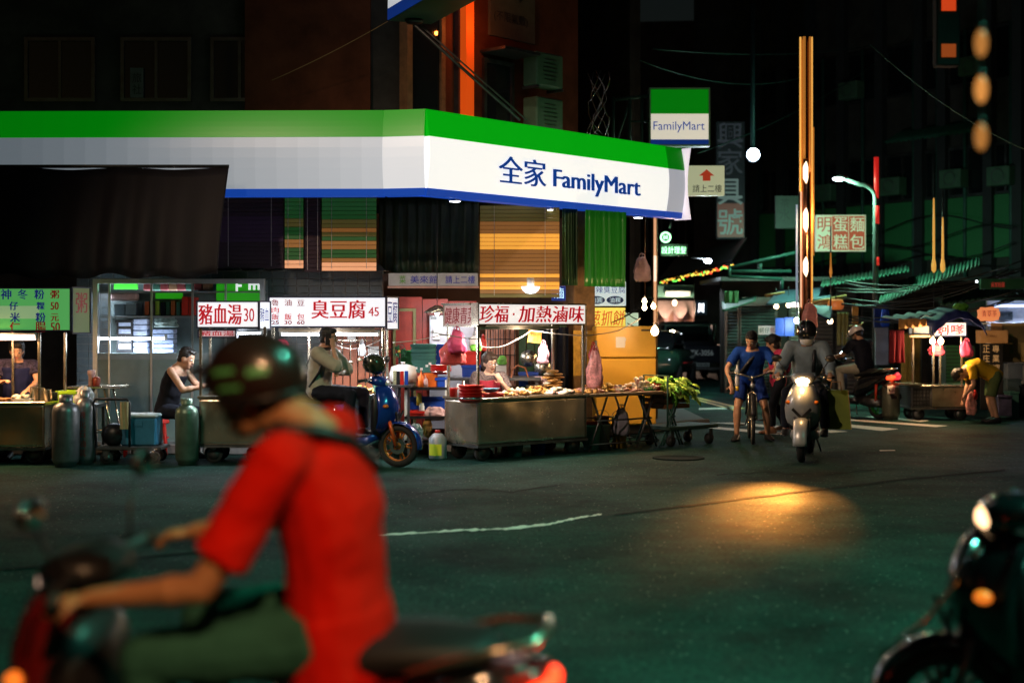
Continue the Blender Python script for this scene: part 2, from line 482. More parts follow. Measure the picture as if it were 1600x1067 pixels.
# 499 board
o = thing("price_board", "dim board reading 499 high on the upper wall", "sign")
side_box(MB(), 1.05, 2.05, 5.9, 7.4, 0.0, 0.05).build("board", mat("dim_board", (0.10, 0.085, 0.06), 0.7), o)
c = side_frame(1.5, 0.056); dr = (math.cos(ang), math.sin(ang), 0)
text(o, "499", (c.x, c.y, 6.72), 0.85, 0.5, M_black, dr, shear=0.25)
text(o, "(不限氣敷)", (c.x, c.y, 6.2), 0.75, 0.17, M_black, dr, bold=0)
# air conditioners on the wall
def aircon(s, z, lab):
    p = side_frame(s, 0.3)
    o = thing("air_conditioner", lab, "air conditioner", (p.x, p.y, z), ang, "air conditioners on the upper wall")
    MB().box((0, 0, 0), (0.62, 0.28, 0.5)).build("casing", mat("ac_casing", (0.08, 0.16, 0.10), 0.6), o, 0.02)
    g = MB().lathe([(0.19, -0.142), (0.19, -0.152), (0.165, -0.152), (0.165, -0.144)], 20, Matrix.Rotation(R(-90), 4, 'X') @ Matrix.Scale(-1, 4, (0, 0, 1))).build("fan_ring", M_dsteel, o)
    mb = MB()
    for k in range(6): mb.box((0, -0.148, 0.15 - k * 0.06), (0.33 - abs(k - 2.5) * 0.03, 0.006, 0.008))
    mb.build("fan_grille", M_dsteel, o)
    for s_ in (-0.28, 0.28): MB().bx((s_ - 0.02, -0.15, -0.29), (s_ + 0.02, 0.16, -0.255)).build("bracket", M_dsteel, o)
    return o
aircon(1.95, 5.45, "air conditioner on the upper wall, higher of the two")
aircon(1.95, 4.78, "air conditioner on the upper wall, just above the shop sign")
# ---- ground floor of the shop building
gl = [(-16, 20.6), (-2.3, 20.6)]
wall_path(MB(), gl, 0.1, 3.25, 0.2).build("ground_floor_wall", M_dwall, ST)
wall_path(MB(), [(-2.3, 20.75), (0.2, 21.2), (1.6, 22.6)], 0.1, 3.25, 0.2).build("ground_floor_wall", mat("shop_back_wall", (0.075, 0.035, 0.025), 0.7, 0, 0.4, 2), ST)
# arcade ceiling
ce = [(-16, 18.25), (-1.1, 18.25), (2.45, 22.25), (1.6, 24.5), (-16, 24.5)]
mb = MB(); n = len(ce)
mb.add([(x, y, 3.40) for x, y in ce] + [(x, y, 3.56) for x, y in ce], [tuple(reversed(range(n))), tuple(range(n, 2 * n))] + [(i, i + n, (i + 1) % n + n, (i + 1) % n) for i in range(n)])
mb.build("arcade_ceiling", M_dwall, ST)
# grey tiled wall with scalloped coping: px 140..600
tw = thing("tiled_wall", "grey tiled wall with scalloped ridge tiles behind the snack stalls", "wall")
Yt = 19.2
x0, x1 = PX(120, Yt), PX(598, Yt); zt, zb = PZ(424, Yt), 0.1
MB().bx((x0, Yt, zb), (x1, Yt + 0.12, zt)).build("wall_core", M_concrete, tw)
cw, rh = 0.165, 0.098
tm = MB().bx((0.004, -0.012, 0.004), (cw - 0.004, 0, rh - 0.004)).mesh("tile", 0.003); tm.materials.append(M_tile)
cnt = 0
for i in range(int((x1 - x0) / cw)):
    for j in range(26):
        z = zt - (j + 1) * rh
        px = 800 + F * (x0 + i * cw) / Yt
        if j < 5 and px > 395 or j < 2 or (px > 585):
            q = put("tile", tm, None, tw); q.location = (x0 + i * cw, Yt - 0.0008 * ((i * 7 + j * 3) % 4), z); cnt += 1
mb = MB()
for i in range(int((x1 - x0) / cw)):
    for j in range(2, 26):
        px = 800 + F * (x0 + i * cw) / Yt
        if not (j < 5 and px > 395 or px > 585):
            mb.bx((x0 + i * cw + 0.004, Yt - 0.012, zt - (j + 1) * rh + 0.004), (x0 + (i + 1) * cw - 0.004, Yt - 0.0, zt - j * rh - 0.004))
tag(mb.build("tile_field", M_tile, tw), kind="stuff")
rt = MB()
rm = None
for k in range(13):
    cx = PX(140 + k * 37.5, Yt)
    if rm is None:
        rm = MB().loft([[(-0.15 * s, y, 0.0), (-0.10 * s, y, 0.012 * s), (-0.045 * s, y, 0.07 * s), (0, y, 0.10 * s), (0.045 * s, y, 0.07 * s), (0.10 * s, y, 0.012 * s), (0.15 * s, y, 0)] for y, s in ((-0.06, 1), (0.02, 1), (0.16, 0.9))], True, True).mesh("ridge_tile"); rm.materials.append(M_tile)
    q = put("ridge_tile", rm, None, tw); q.location = (cx, Yt, zt + 0.005)
MB().bx((x0, Yt - 0.05, zt - 0.0), (x1, Yt + 0.14, zt + 0.004)).build("coping", M_concrete, tw)

# concrete pillar with yellow peeling paint
pl = thing("pillar", "peeling brown and yellow concrete pillar behind the braised food cart", "pillar", (PX(906, 20.6), 20.6, 0), R(20))
MB().bx((-0.17, -0.17, 0.11), (0.17, 0.17, 3.4)).build("shaft", mat("brown_concrete", (0.20, 0.12, 0.06), 0.8, 0, 0.5, 4, 0.35, 20), pl, 0.015)
MB().bx((-0.175, -0.178, 0.9), (0.168, -0.171, 1.55)).build("paint_patch", mat("yellow_peeling_paint", (0.55, 0.33, 0.05), 0.7, 0, 0.5, 6, 0.3, 20), pl)

# ------------------------------------------------------------------ canopy light-box sign
cs = thing("shop_sign", "long illuminated green white and blue FamilyMart canopy sign wrapping the corner", "sign")
E_gr = glow("sign_green_lit", (0.0, 0.40, 0.004), 0.80, (0.01, 0.25, 0.02))
E_gr2 = glow("sign_green_dim", (0.0, 0.30, 0.004), 0.48, (0.01, 0.25, 0.02))
E_wh = glow("sign_white_lit", (0.97, 0.98, 0.93), 0.90, (0.75, 0.75, 0.75))
E_wh2 = glow("sign_white_half_lit", (0.80, 0.84, 0.90), 0.56, (0.7, 0.7, 0.7))
E_wh3 = glow("sign_white_dim", (0.55, 0.68, 0.78), 0.22, (0.6, 0.62, 0.65))
E_bl = glow("sign_blue_lit", (0.008, 0.06, 0.40), 0.75, (0.01, 0.05, 0.3))
E_bl2 = glow("sign_blue_dim", (0.008, 0.05, 0.34), 0.35, (0.01, 0.05, 0.3))
M_signblue = glow("sign_letter_blue", (0.003, 0.045, 0.27), 0.75, (0.005, 0.03, 0.2))
zb, zbl, zw, zg = 3.26, 3.35, 3.995, 4.34
def canopy_seg(a, b_, mg, mw, mbl, gap=0.006):
    a, b_ = Vector((*a, 0)), Vector((*b_, 0)); d = (b_ - a).normalized(); nrm = Vector((d.y, -d.x, 0))
    a = a + d * gap; b_ = b_ - d * gap
    def panel(name, z0, z1, m, bulge):
        rings = []
        for q in (a, b_):
            r_ = []
            for k in range(6):
                z = z0 + (z1 - z0) * k / 5
                t = (z - zb) / (zg - zb)
                off = 0.07 * math.sin(math.pi * t) + bulge
                r_.append(q + nrm * off + Vector((0, 0, z)))
            r_.append(q - nrm * 0.2 + Vector((0, 0, z1))); r_.append(q - nrm * 0.2 + Vector((0, 0, z0)))
            rings.append(r_)
        return MB().loft(rings, gap > 0, False).build(name, m, cs)
    panel("green_panel", zw + 0.004, zg, mg, 0.0)
    panel("white_panel", zbl + 0.004, zw, mw, 0.0)
    panel("blue_trim", zb, zbl, mbl, 0.004)
corner = (-1.08, 17.8); cend = (2.62, 21.95)
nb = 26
for k in range(nb):  # glow fading into shadow, painted as stepped emission per light-box bay
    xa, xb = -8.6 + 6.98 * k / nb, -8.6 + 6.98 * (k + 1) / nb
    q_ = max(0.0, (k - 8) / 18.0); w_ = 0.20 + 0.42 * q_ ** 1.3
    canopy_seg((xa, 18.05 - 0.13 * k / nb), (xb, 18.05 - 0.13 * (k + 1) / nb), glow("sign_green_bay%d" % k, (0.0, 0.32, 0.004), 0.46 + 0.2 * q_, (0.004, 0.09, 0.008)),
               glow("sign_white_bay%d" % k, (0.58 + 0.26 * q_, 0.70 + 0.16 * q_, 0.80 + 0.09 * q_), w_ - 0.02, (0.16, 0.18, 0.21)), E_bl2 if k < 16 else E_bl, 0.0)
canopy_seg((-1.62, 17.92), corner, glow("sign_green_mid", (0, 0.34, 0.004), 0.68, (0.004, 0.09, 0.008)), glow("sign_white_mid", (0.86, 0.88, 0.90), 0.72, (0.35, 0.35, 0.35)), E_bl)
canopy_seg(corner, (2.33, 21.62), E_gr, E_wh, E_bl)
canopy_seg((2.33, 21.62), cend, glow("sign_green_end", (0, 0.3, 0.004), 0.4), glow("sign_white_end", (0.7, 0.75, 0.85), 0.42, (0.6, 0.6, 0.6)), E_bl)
cd = (Vector((*cend, 0)) - Vector((*corner, 0))).normalized(); cn = Vector((cd.y, -cd.x, 0))
# curved end cap
rings = []
for k in range(10):
    z = zb - 0.01 + (zg - zb + 0.02) * k / 9; t = k / 9
    o_ = -0.10 * math.sin(math.pi * t) 
    c0 = Vector((*cend, z)) + cd * (0.09 + o_ * 0.9)
    rings.append([c0 + cn * 0.09, c0 + cn * 0.09 + cd * 0.03, c0 - cn * 0.2 + cd * 0.03, c0 - cn * 0.2])
MB().loft(rings).build("end_cap", glow("sign_end_cap", (0.95, 0.85, 0.95), 0.8, (0.7, 0.7, 0.7)), cs)
def on_canopy(px, z, off=0.085):
    # point on the angled face seen at image column px
    k = (px - 800) / F
    s = (k * corner[1] - corner[0]) / (cd.x - k * cd.y)
    t = (z - zb) / (zg - zb)
    return Vector((*corner, z)) + cd * s + cn * (0.07 * math.sin(math.pi * t) + off - 0.07), s
def canopy_text(st, px0, px1, z0, z1, bold=0.02, copies=0):
    a, s0 = on_canopy(px0, (z0 + z1) / 2); b_, s1 = on_canopy(px1, (z0 + z1) / 2)
    for k in range(copies + 1):
        text(cs, st, (a + b_) / 2 + cn * (0.008 + 0.0012 * k) + cd * 0.007 * (k - copies / 2), s1 - s0, z1 - z0, M_signblue, cd, (0, 0, 1), bold)
canopy_text("全家", 772, 845, 3.50, 3.865, 0.0, 3)
canopy_text("FamilyMart", 858, 993, 3.45, 3.77, 0.0, 4)
# canopy soffit with down-lights
for px, py in ((720, 314), (870, 326), (1006, 339)):
    q, s = on_canopy(px, zb)
    q -= cn * 0.12
    dl = thing("down_light", {720: "small square down light under the sign left of its lettering", 870: "small square down light under the sign below its lettering", 1006: "small square down light under the far end of the sign"}[px], "light", (q.x, q.y, zb - 0.02), math.atan2(cd.y, cd.x), "down lights under the shop sign")
    MB().bx((-0.07, -0.05, -0.012), (0.07, 0.05, 0.016)).build("housing", M_white, dl, 0.004)
    MB().bx((-0.055, -0.04, -0.02), (0.055, 0.04, -0.013)).build("diffuser", E_tube, dl)
    l = light("down_light_beam", 'SPOT', (0, 0, -0.05), 10, (1, 0.85, 0.65), dl, 0.06, spot=R(130), blend=0.8)

# blurred reflections behind the canopy, built as roller blinds
def blind(px0, px1, py0, py1, Y, lab, base, strips, th=0.02, rz=0.0):
    a, c = P(px0, py1, Y), P(px1, py0, Y)
    cx = (a.x + c.x) / 2; w, h = c.x - a.x, c.z - a.z
    o = thing("roller_blind", lab, "blind", (cx, Y, c.z), rz, "roller blinds under the shop sign")
    MB().cyl((-w / 2, 0, 0.0), (w / 2, 0, 0.0), 0.03).build("roller", M_dsteel, o)
    # alike slats, one object per slat
    ns = max(8, int(h / 0.055)); me = {}
    for k in range(ns):
        t = (k + 0.5) / ns
        m = base
        for (t0, t1, mm) in strips:
            if t0 <= t < t1: m = mm
        if m.name not in me:
            me[m.name] = MB().box((0, 0, 0), (w, 0.012, h / ns * 0.9)).mesh("slat", 0.002); me[m.name].materials.append(m)
        q = put("slat", me[m.name], None, o); q.location = (0, 0.002 * math.sin(k * 1.7), -0.03 - t * h)
    mb = MB()
    for s in (-0.32, 0.32): mb.bx((w * s - 0.004, -0.012, -h), (w * s + 0.004, -0.0085, -0.02))
    mb.build("cord", M_wcable, o)
    return o
E_or = glow("lit_orange_band", (0.95, 0.40, 0.05), 0.85, (0.5, 0.25, 0.05))  # bright bands of the blurred reflections, painted as glow
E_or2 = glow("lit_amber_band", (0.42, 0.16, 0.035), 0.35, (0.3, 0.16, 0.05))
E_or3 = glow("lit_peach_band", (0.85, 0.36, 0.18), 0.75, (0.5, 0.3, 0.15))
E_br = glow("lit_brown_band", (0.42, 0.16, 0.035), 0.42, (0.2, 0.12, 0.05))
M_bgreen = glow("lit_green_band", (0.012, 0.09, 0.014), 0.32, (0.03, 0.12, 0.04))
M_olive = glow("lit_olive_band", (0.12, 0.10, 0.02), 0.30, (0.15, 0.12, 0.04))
M_plum = mat("plum_blind_slat", (0.03, 0.012, 0.022), 0.7)
M_plum2 = mat("violet_blind_slat", (0.05, 0.02, 0.06), 0.7)
blind(750, 874, 318, 462, 19.75, "wide blind glowing orange in bands under the middle of the shop sign", E_br, [(0, 0.18, M_olive), (0.3, 0.46, E_or), (0.46, 0.5, E_br), (0.74, 0.80, E_or), (0.82, 0.90, E_or), (0.95, 1, M_olive)])
blind(503, 588, 306, 420, 18.9, "striped green and peach blind right of the narrow striped blind", M_bgreen, [(0.27, 0.31, E_or3), (0.31, 0.42, M_olive), (0.42, 0.46, E_or2), (0.5, 0.54, M_olive), (0.58, 0.70, E_or2), (0.84, 0.90, E_or2), (0.9, 1, E_or3)])
blind(445, 474, 306, 416, 18.9, "narrow striped green and peach blind between two plum blinds", M_bgreen, [(0.27, 0.31, E_or3), (0.31, 0.42, M_olive), (0.58, 0.68, E_or2), (0.88, 1, E_or3)])
blind(476, 501, 306, 422, 18.93, "thin dark plum blind between the two striped blinds", M_plum, [])
blind(338, 443, 300, 416, 18.95, "wide dark plum and violet blind left of the striped blinds", M_plum, [(0.3, 0.62, M_plum2)])
# green hanging sheets
def hang_sheet(name, lab, cat, px0, px1, py0, py1, Y, m, fold=0.03, nf=9, rz=0, group=None, seg=60):
    a, c = P(px0, py1, Y), P(px1, py0, Y); w, h = c.x - a.x, c.z - a.z
    def fn(u, v): return (-w / 2 + w * u, fold * math.sin(u * nf * 6.28 + v * 0.8) * (0.5 + 0.5 * v) + 0.4 * fold * math.sin(u * nf * 15 + 2), -v * h)
    o = MB().sheet(fn, seg, 8).build(name, m)
    md = o.modifiers.new("th", 'SOLIDIFY'); md.thickness = 0.006
    o.location = ((a.x + c.x) / 2, Y, c.z); o.rotation_euler = (0, 0, rz)
    return tag(o, lab, cat, group)
M_gsheet = glow("lit_green_sheet", (0.010, 0.16, 0.008), 0.28, (0.01, 0.09, 0.01))  # green blur of a reflection, painted as a glowing sheet
M_gsheet2 = mat("dark_green_sheet", (0.015, 0.07, 0.02), 0.5, 0, 0.4, 5, 0.3)
hang_sheet("hanging_sheet", "bright green translucent sheet hanging by the yellow pancake sign", "tarpaulin", 904, 990, 330, 448, 20.15, M_gsheet, 0.03, 6, R(40), "green sheets hanging under the shop sign")
hang_sheet("hanging_sheet", "dark green sheet hanging between the orange blind and the bright green sheet", "tarpaulin", 876, 905, 322, 446, 20.0, M_gsheet2, 0.03, 5, R(40), "green sheets hanging under the shop sign")
hang_sheet("hanging_sheet", "dark green sheet hanging left of the orange blind", "tarpaulin", 592, 748, 308, 428, 19.6, mat("blackish_green_sheet", (0.014, 0.035, 0.018), 0.45, 0, 0.5, 4, 0.3), 0.03, 9, 0, "green sheets hanging under the shop sign")
# dark sheet standing in for the shadow over the dim end of the sign
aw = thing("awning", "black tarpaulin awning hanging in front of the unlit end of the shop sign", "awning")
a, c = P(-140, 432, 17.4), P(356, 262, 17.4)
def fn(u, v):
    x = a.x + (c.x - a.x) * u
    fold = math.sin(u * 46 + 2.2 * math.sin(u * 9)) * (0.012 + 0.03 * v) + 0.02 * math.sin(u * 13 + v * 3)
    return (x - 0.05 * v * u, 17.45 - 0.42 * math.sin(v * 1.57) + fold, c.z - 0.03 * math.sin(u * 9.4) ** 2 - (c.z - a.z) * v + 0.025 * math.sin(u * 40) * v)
q = MB().sheet(fn, 140, 12).build("tarpaulin", mat("black_tarpaulin", (0.010, 0.009, 0.014), 0.7, 0, 0.4, 4, 0.3), aw)  # stands in for the shadow over the sign, no real tarpaulin
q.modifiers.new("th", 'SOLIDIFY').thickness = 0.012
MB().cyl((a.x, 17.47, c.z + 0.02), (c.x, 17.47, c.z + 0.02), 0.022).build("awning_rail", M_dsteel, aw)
# white sign box jutting out at the top of the picture with a strut
o = thing("projecting_sign", "white sign box with blue lower edge jutting out above the shop sign", "sign")
q0 = P(606, 33, 19.0)
M_ = Matrix.Translation((q0.x, q0.y, 0)) @ Matrix.Rotation(R(-66), 4, 'Z')
z0 = q0.z
MB().bx((0, 0, z0 + 0.16), (2.6, 0.62, z0 + 1.5), M_).build("box_face", E_wh2, o)
MB().bx((-0.004, -0.004, z0 + 0.012), (2.604, 0.624, z0 + 0.157), M_).build("blue_trim", E_bl2, o)
MB().bx((0.01, 0.01, z0), (2.59, 0.61, z0 + 0.011), M_).build("underside", M_gsteel, o)
MB().lathe([(0.10, z0 - 0.05), (0.13, z0 - 0.002)], 20, M_ @ Matrix.Translation((0.2, 0.3, 0))).build("base_plate", M_black, o)
s0 = P(648, 40, 18.9); s1 = P(812, 188, 19.9)
MB().cyl(s0, s1, 0.022).build("strut", M_dsteel, o)
MB().cyl(s0 + Vector((0.08, 0.03, 0)), s1 + Vector((0.1, 0.03, 0)), 0.012).build("strut", M_dsteel, o)
def cable(lab, pts, r=0.008, m=M_cable, sag=0.0, n=10, name="cable", cat="cable", group=None):
    out = []
    for a_, b_ in zip(pts[:-1], pts[1:]):
        a_, b_ = Vector(a_), Vector(b_)
        for k in range(n):
            t = k / n
            q = a_.lerp(b_, t); q.z -= sag * 4 * t * (1 - t); out.append(q)
    out.append(Vector(pts[-1]))
    return tag(MB().tube(out, r, 5).build(name, m), lab, cat, group)
cable("thin brown cable sloping up to the white projecting sign", [P(425, 126, 19.5), P(606, 34, 18.98)], 0.006, mat("rusty_cable", (0.35, 0.2, 0.08), 0.6), 0.03)
# tiny light slit in the dark facade
tag(MB().box(P(388, 68, 20.16), (0.022, 0.02, 0.16)).build("wall_light", glow("tiny_cold_light", (0.4, 0.75, 1), 0.6)), "tiny slit of cold light on the dark upper facade", "light")
o = thing("name_plate", "dim vertical name plate on the dark upper facade", "sign")
MB().box(P(214, 130, 20.1), (0.18, 0.03, 0.42)).build("plate", mat("dim_plate", (0.1, 0.11, 0.11), 0.7), o)
text(o, "旅", P(214, 122, 20.08), 0.13, 0.14, M_black, bold=0); text(o, "社", P(214, 140, 20.08), 0.13, 0.14, M_black, bold=0)
# ================================================================== PEOPLE
def ell_ring(c, ax, ay, rx, ry, n=14):
    return [c + ax * (rx * math.cos(2 * math.pi * k / n)) + ay * (ry * math.sin(2 * math.pi * k / n)) for k in range(n)]
def torso_loft(mb, J, inf=0.0, lo=0.0, hi=1.0, belly=1.0):
    lat = (J['shl'] - J['shr']).normalized()
    spine = [J['pelvis'] - (J['chest'] - J['pelvis']).normalized() * 0.10, J['pelvis'], J['pelvis'].lerp(J['chest'], 0.5), J['chest'], J['chest'].lerp(J['neck'], 0.55), J['chest'].lerp(J['neck'], 0.86), J['neck'], J['neck'].lerp(J['head'], 0.45)]
    wid = [0.115, 0.165, 0.150, 0.172, 0.185, 0.115, 0.062, 0.056]
    dep = [0.095, 0.118, 0.112 * belly, 0.122, 0.105, 0.085, 0.062, 0.056]
    sel = range(int(lo), int(hi) if hi > 1 else len(spine))
    rings = []
    for i in sel:
        t = (spine[min(i + 1, len(spine) - 1)] - spine[max(i - 1, 0)]).normalized()
        fw = lat.cross(t).normalized(); la = t.cross(fw).normalized()
        k = J.get('w', 1.0)
        rings.append(ell_ring(spine[i], la, fw, wid[i] * k + inf, dep[i] * k + inf))
    mb.loft(rings)
def head_mesh(mb, J, s=1.0):
    f = J['face'].normalized(); up = (J['head'] - J['neck']).normalized()
    up = J.get('hup', up); lat = up.cross(f).normalized(); f = lat.cross(up).normalized()
    Mh = Matrix((( f.x, lat.x, up.x, J['head'].x), (f.y, lat.y, up.y, J['head'].y), (f.z, lat.z, up.z, J['head'].z), (0, 0, 0, 1)))
    J['Mh'] = Mh
    mb.ell((0, 0, 0.02), (0.098 * s, 0.077 * s, 0.105 * s), 14, 10, Mh)
    mb.ell((0.028, 0, -0.055), (0.062 * s, 0.056 * s, 0.07 * s), 12, 8, Mh)          # jaw
    mb.ell((0.070, 0, -0.095), (0.022, 0.026, 0.02), 8, 6, Mh)                        # chin
    mb.caps(Mh @ Vector((0.09, 0, 0.015)), Mh @ Vector((0.106, 0, -0.028)), 0.010, 0.016, 8)  # nose
    for q in (-1, 1):
        mb.ell((0.0, 0.078 * q, -0.01), (0.022, 0.012, 0.034), 8, 6, Mh)              # ears
        mb.ell((0.076, 0.032 * q, 0.03), (0.018, 0.026, 0.010), 8, 6, Mh)             # brows
        mb.ell((0.066, 0.036 * q, -0.032), (0.022, 0.022, 0.02), 8, 6, Mh)            # cheeks
    return Mh
def hand(mb, wr, d, palm_n, side, curl=0.9, s=1.0, spread=0.0):
    """palm with four curled fingers and a thumb; d: direction of the hand, palm_n: the side the palm faces"""
    d = d.normalized(); n_ = (palm_n - d * palm_n.dot(d)).normalized(); a = d.cross(n_).normalized() * side
    pc = wr + d * 0.055 * s
    Mp = Matrix(((d.x, a.x, n_.x, pc.x), (d.y, a.y, n_.y, pc.y), (d.z, a.z, n_.z, pc.z), (0, 0, 0, 1)))
    mb.ell((0, 0, 0), (0.052 * s, 0.041 * s, 0.017 * s), 12, 8, Mp)
    for i, ln in enumerate((0.068, 0.078, 0.072, 0.055)):
        y = (0.030 - 0.020 * i) * s
        p = pc + d * 0.042 * s + a * y
        dirn = d
        for j, fr in enumerate((0.45, 0.32, 0.23)):
            ang_ = curl * (0.55 + 0.45 * j)
            dd = (d * math.cos(ang_ * (j + 1) * 0.62) + n_ * math.sin(ang_ * (j + 1) * 0.62) + a * spread * (1.5 - i) * 0.1).normalized()
            q = p + dd * ln * fr * s
            mb.caps(p, q, 0.0088 * s, 0.0080 * s, 7); p = q
    p = wr + d * 0.025 * s + a * 0.030 * s
    q = p + (d * 0.5 + a * 0.75 + n_ * 0.35).normalized() * 0.042 * s
    mb.caps(p, q, 0.011 * s, 0.0098 * s, 7)
    mb.caps(q, q + (d * 0.75 + a * 0.05 + n_ * (0.3 + 0.3 * curl)).normalized() * 0.032 * s, 0.0098 * s, 0.0085 * s, 7)
def person(label, J, shirt=None, sleeve=0.6, trousers=None, trouser_to=1.0, shoes=M_black, hair='short', hair_m=None, skin=None,
           loc=(0, 0, 0), rz=0.0, vox=0.012, group=None, helmet=None, mask=False, hand_curl=1.0, wr=0.010, shirt_inf=0.016, long_shirt=0.0, tank=False, specs=False, vest=None):
    J = {k: (Vector(v) if isinstance(v, (tuple, list)) else v) for k, v in J.items()}
    J.setdefault('face', Vector((1, 0, 0)))
    skin = skin or M_skin
    k = J.get('w', 1.0)
    mb = MB(); torso_loft(mb, J); Mh = head_mesh(mb, J)
    mb.caps(J['neck'] - (J['neck'] - J['chest']) * 0.1, J['head'] - Vector((0, 0, 0.03)), 0.056, 0.052)
    for q, sg in (('l', 1), ('r', -1)):
        sh, el, w_, hp, kn, an = (J[x + q] for x in ('sh', 'el', 'wr', 'hip', 'kn', 'an'))
        mb.caps(sh, el, 0.052 * k, 0.040 * k); mb.caps(el, w_, 0.040 * k, 0.027)
        mb.caps(el.lerp(w_, 0.25), el.lerp(w_, 0.3), 0.042 * k, 0.041 * k)
        mb.caps(hp, kn, 0.088 * k, 0.056 * k); mb.ell(kn, (0.056 * k,) * 3); mb.tube([kn, kn.lerp(an, 0.28), kn.lerp(an, 0.5), kn.lerp(an, 0.8), an], 0, 10, [0.054 * k, 0.060 * k, 0.053 * k, 0.041, 0.038])
        hd = J.get('hd' + q, (w_ - el)); pn = J.get('pn' + q, Vector((0, 0, -1)))
        hand(mb, w_, Vector(hd), Vector(pn), sg * (1 if True else -1), J.get('curl' + q, hand_curl), 1.0)
        td = Vector(J.get('toe' + q, (1, 0, 0))).normalized()
        mb.caps(an - td * 0.02 - Vector((0, 0, 0.04)), an + td * 0.13 - Vector((0, 0, 0.06)), 0.028, 0.018)
    body = put("person", voxel(mb, vox, 6), skin)
    body.location = loc; body.rotation_euler = (0, 0, rz)
    tag(body, label, "person", group)
    # shirt
    if shirt is not None:
        mb = MB(); torso_loft(mb, J, shirt_inf, 0, 6 if not tank else 5)
        if not tank:
            for q in 'lr':
                sh, el, w_ = (J[x + q] for x in ('sh', 'el', 'wr'))
                if sleeve > 0:
                    t = min(1, sleeve)
                    mb.caps(J['chest'].lerp(J['neck'], 0.7).lerp(sh, 0.55), sh, 0.065 * k + shirt_inf * 0.6, 0.060 * k + shirt_inf)
                    e2 = sh.lerp(el, t); d = (e2 - sh).normalized()
                    mb.tube([sh, sh.lerp(e2, 0.5), e2], 0, 12, [0.058 * k + shirt_inf, 0.054 * k + shirt_inf * 1.1, 0.050 * k + shirt_inf * 1.5 * (1 if sleeve <= 1 else 0.7)])
                    if sleeve > 1:
                        mb.ell(el, (0.052 * k,) * 3, 10, 6)
                        e3 = el.lerp(w_, sleeve - 1); mb.tube([el, el.lerp(e3, 0.5), e3], 0, 12, [0.048 * k + shirt_inf * 0.5, 0.047 * k + shirt_inf * 0.5, 0.036 + shirt_inf * 0.6])
        if long_shirt:
            dn = (J['pelvis'] - J['chest']).normalized(); lat = (J['shl'] - J['shr']).normalized(); fw = lat.cross(-dn)
            c0 = J['pelvis']
            mb.loft([ell_ring(c0 + dn * (-0.05), lat, fw, 0.172 * k + shirt_inf, 0.126 * k + shirt_inf), ell_ring(c0 + dn * long_shirt, lat, fw, 0.178 * k + shirt_inf * 1.4, 0.128 * k + shirt_inf * 1.4)])
        put("shirt", voxel(mb, vox, 4, wr, 7.5), shirt, body)
    if vest is not None:
        mb = MB(); torso_loft(mb, J, shirt_inf + 0.012, 1, 5)
        put("apron", voxel(mb, vox, 4, wr), vest, body)
    if trousers is not None:
        mb = MB(); torso_loft(mb, J, 0.002, 0, 2)
        for q in 'lr':
            hp, kn, an = (J[x + q] for x in ('hip', 'kn', 'an'))
            t = min(1, trouser_to * 2)
            k2 = hp.lerp(kn, t)
            mb.caps(J['pelvis'].lerp(hp, 0.5), hp, 0.096 * k, 0.10 * k)
            mb.tube([hp, hp.lerp(k2, 0.5), k2], 0, 12, [0.100 * k, 0.088 * k, 0.070 * k + (0.02 if trouser_to < 0.6 else 0)])
            if trouser_to > 0.5:
                mb.ell(kn, (0.070 * k,) * 3, 10, 6)
                a2 = kn.lerp(an, min(0.95, (trouser_to - 0.5) * 2)); mb.tube([kn, kn.lerp(a2, 0.5), a2], 0, 12, [0.068 * k, 0.066 * k, 0.058])
        put("trousers", voxel(mb, vox, 4, wr * 0.9, 8.5), trousers, body)
    for q in 'lr':
        an = J['an' + q]; td = Vector(J.get('toe' + q, (1, 0, 0))).normalized()
        la = Vector((0, 0, 1)).cross(td).normalized(); up = td.cross(la)
        rings = []
        for x, wd, z0, z1 in ((-0.075, 0.022, -0.075, -0.02), (-0.06, 0.036, -0.082, 0.0), (0.0, 0.040, -0.084, 0.012), (0.07, 0.044, -0.084, -0.015), (0.14, 0.046, -0.084, -0.042), (0.18, 0.036, -0.082, -0.052), (0.20, 0.014, -0.078, -0.062)):
            c = an + td * x; h = (z1 - z0) / 2; zc = (z0 + z1) / 2
            rings.append([c + la * (wd * max(-1, min(1, 1.25 * math.cos(2 * math.pi * i / 12)))) + up * (zc + h * max(-1, min(1, 1.2 * math.sin(2 * math.pi * i / 12)))) for i in range(12)])
        MB().loft(rings).build("shoe", shoes, body)
    hm = hair_m or M_hair
    if hair == 'short':
        mb = MB(); mb.ell((-0.016, 0, 0.044), (0.100, 0.087, 0.096), 14, 10, Mh); mb.ell((-0.045, 0, -0.005), (0.068, 0.080, 0.075), 12, 8, Mh)
        mb.ell((0.05, 0.0, 0.092), (0.05, 0.066, 0.032), 10, 6, Mh)
        put("hair", voxel(mb, 0.008, 2, 0.006, 40), hm, body)
    elif hair == 'bob':
        mb = MB(); mb.ell((-0.018, 0, 0.046), (0.108, 0.097, 0.100), 14, 10, Mh); mb.ell((-0.04, 0, -0.03), (0.082, 0.092, 0.09), 12, 8, Mh)
        mb.ell((0.058, 0.02, 0.088), (0.045, 0.062, 0.034), 10, 6, Mh)
        put("hair", voxel(mb, 0.008, 2, 0.007, 30), hm, body)
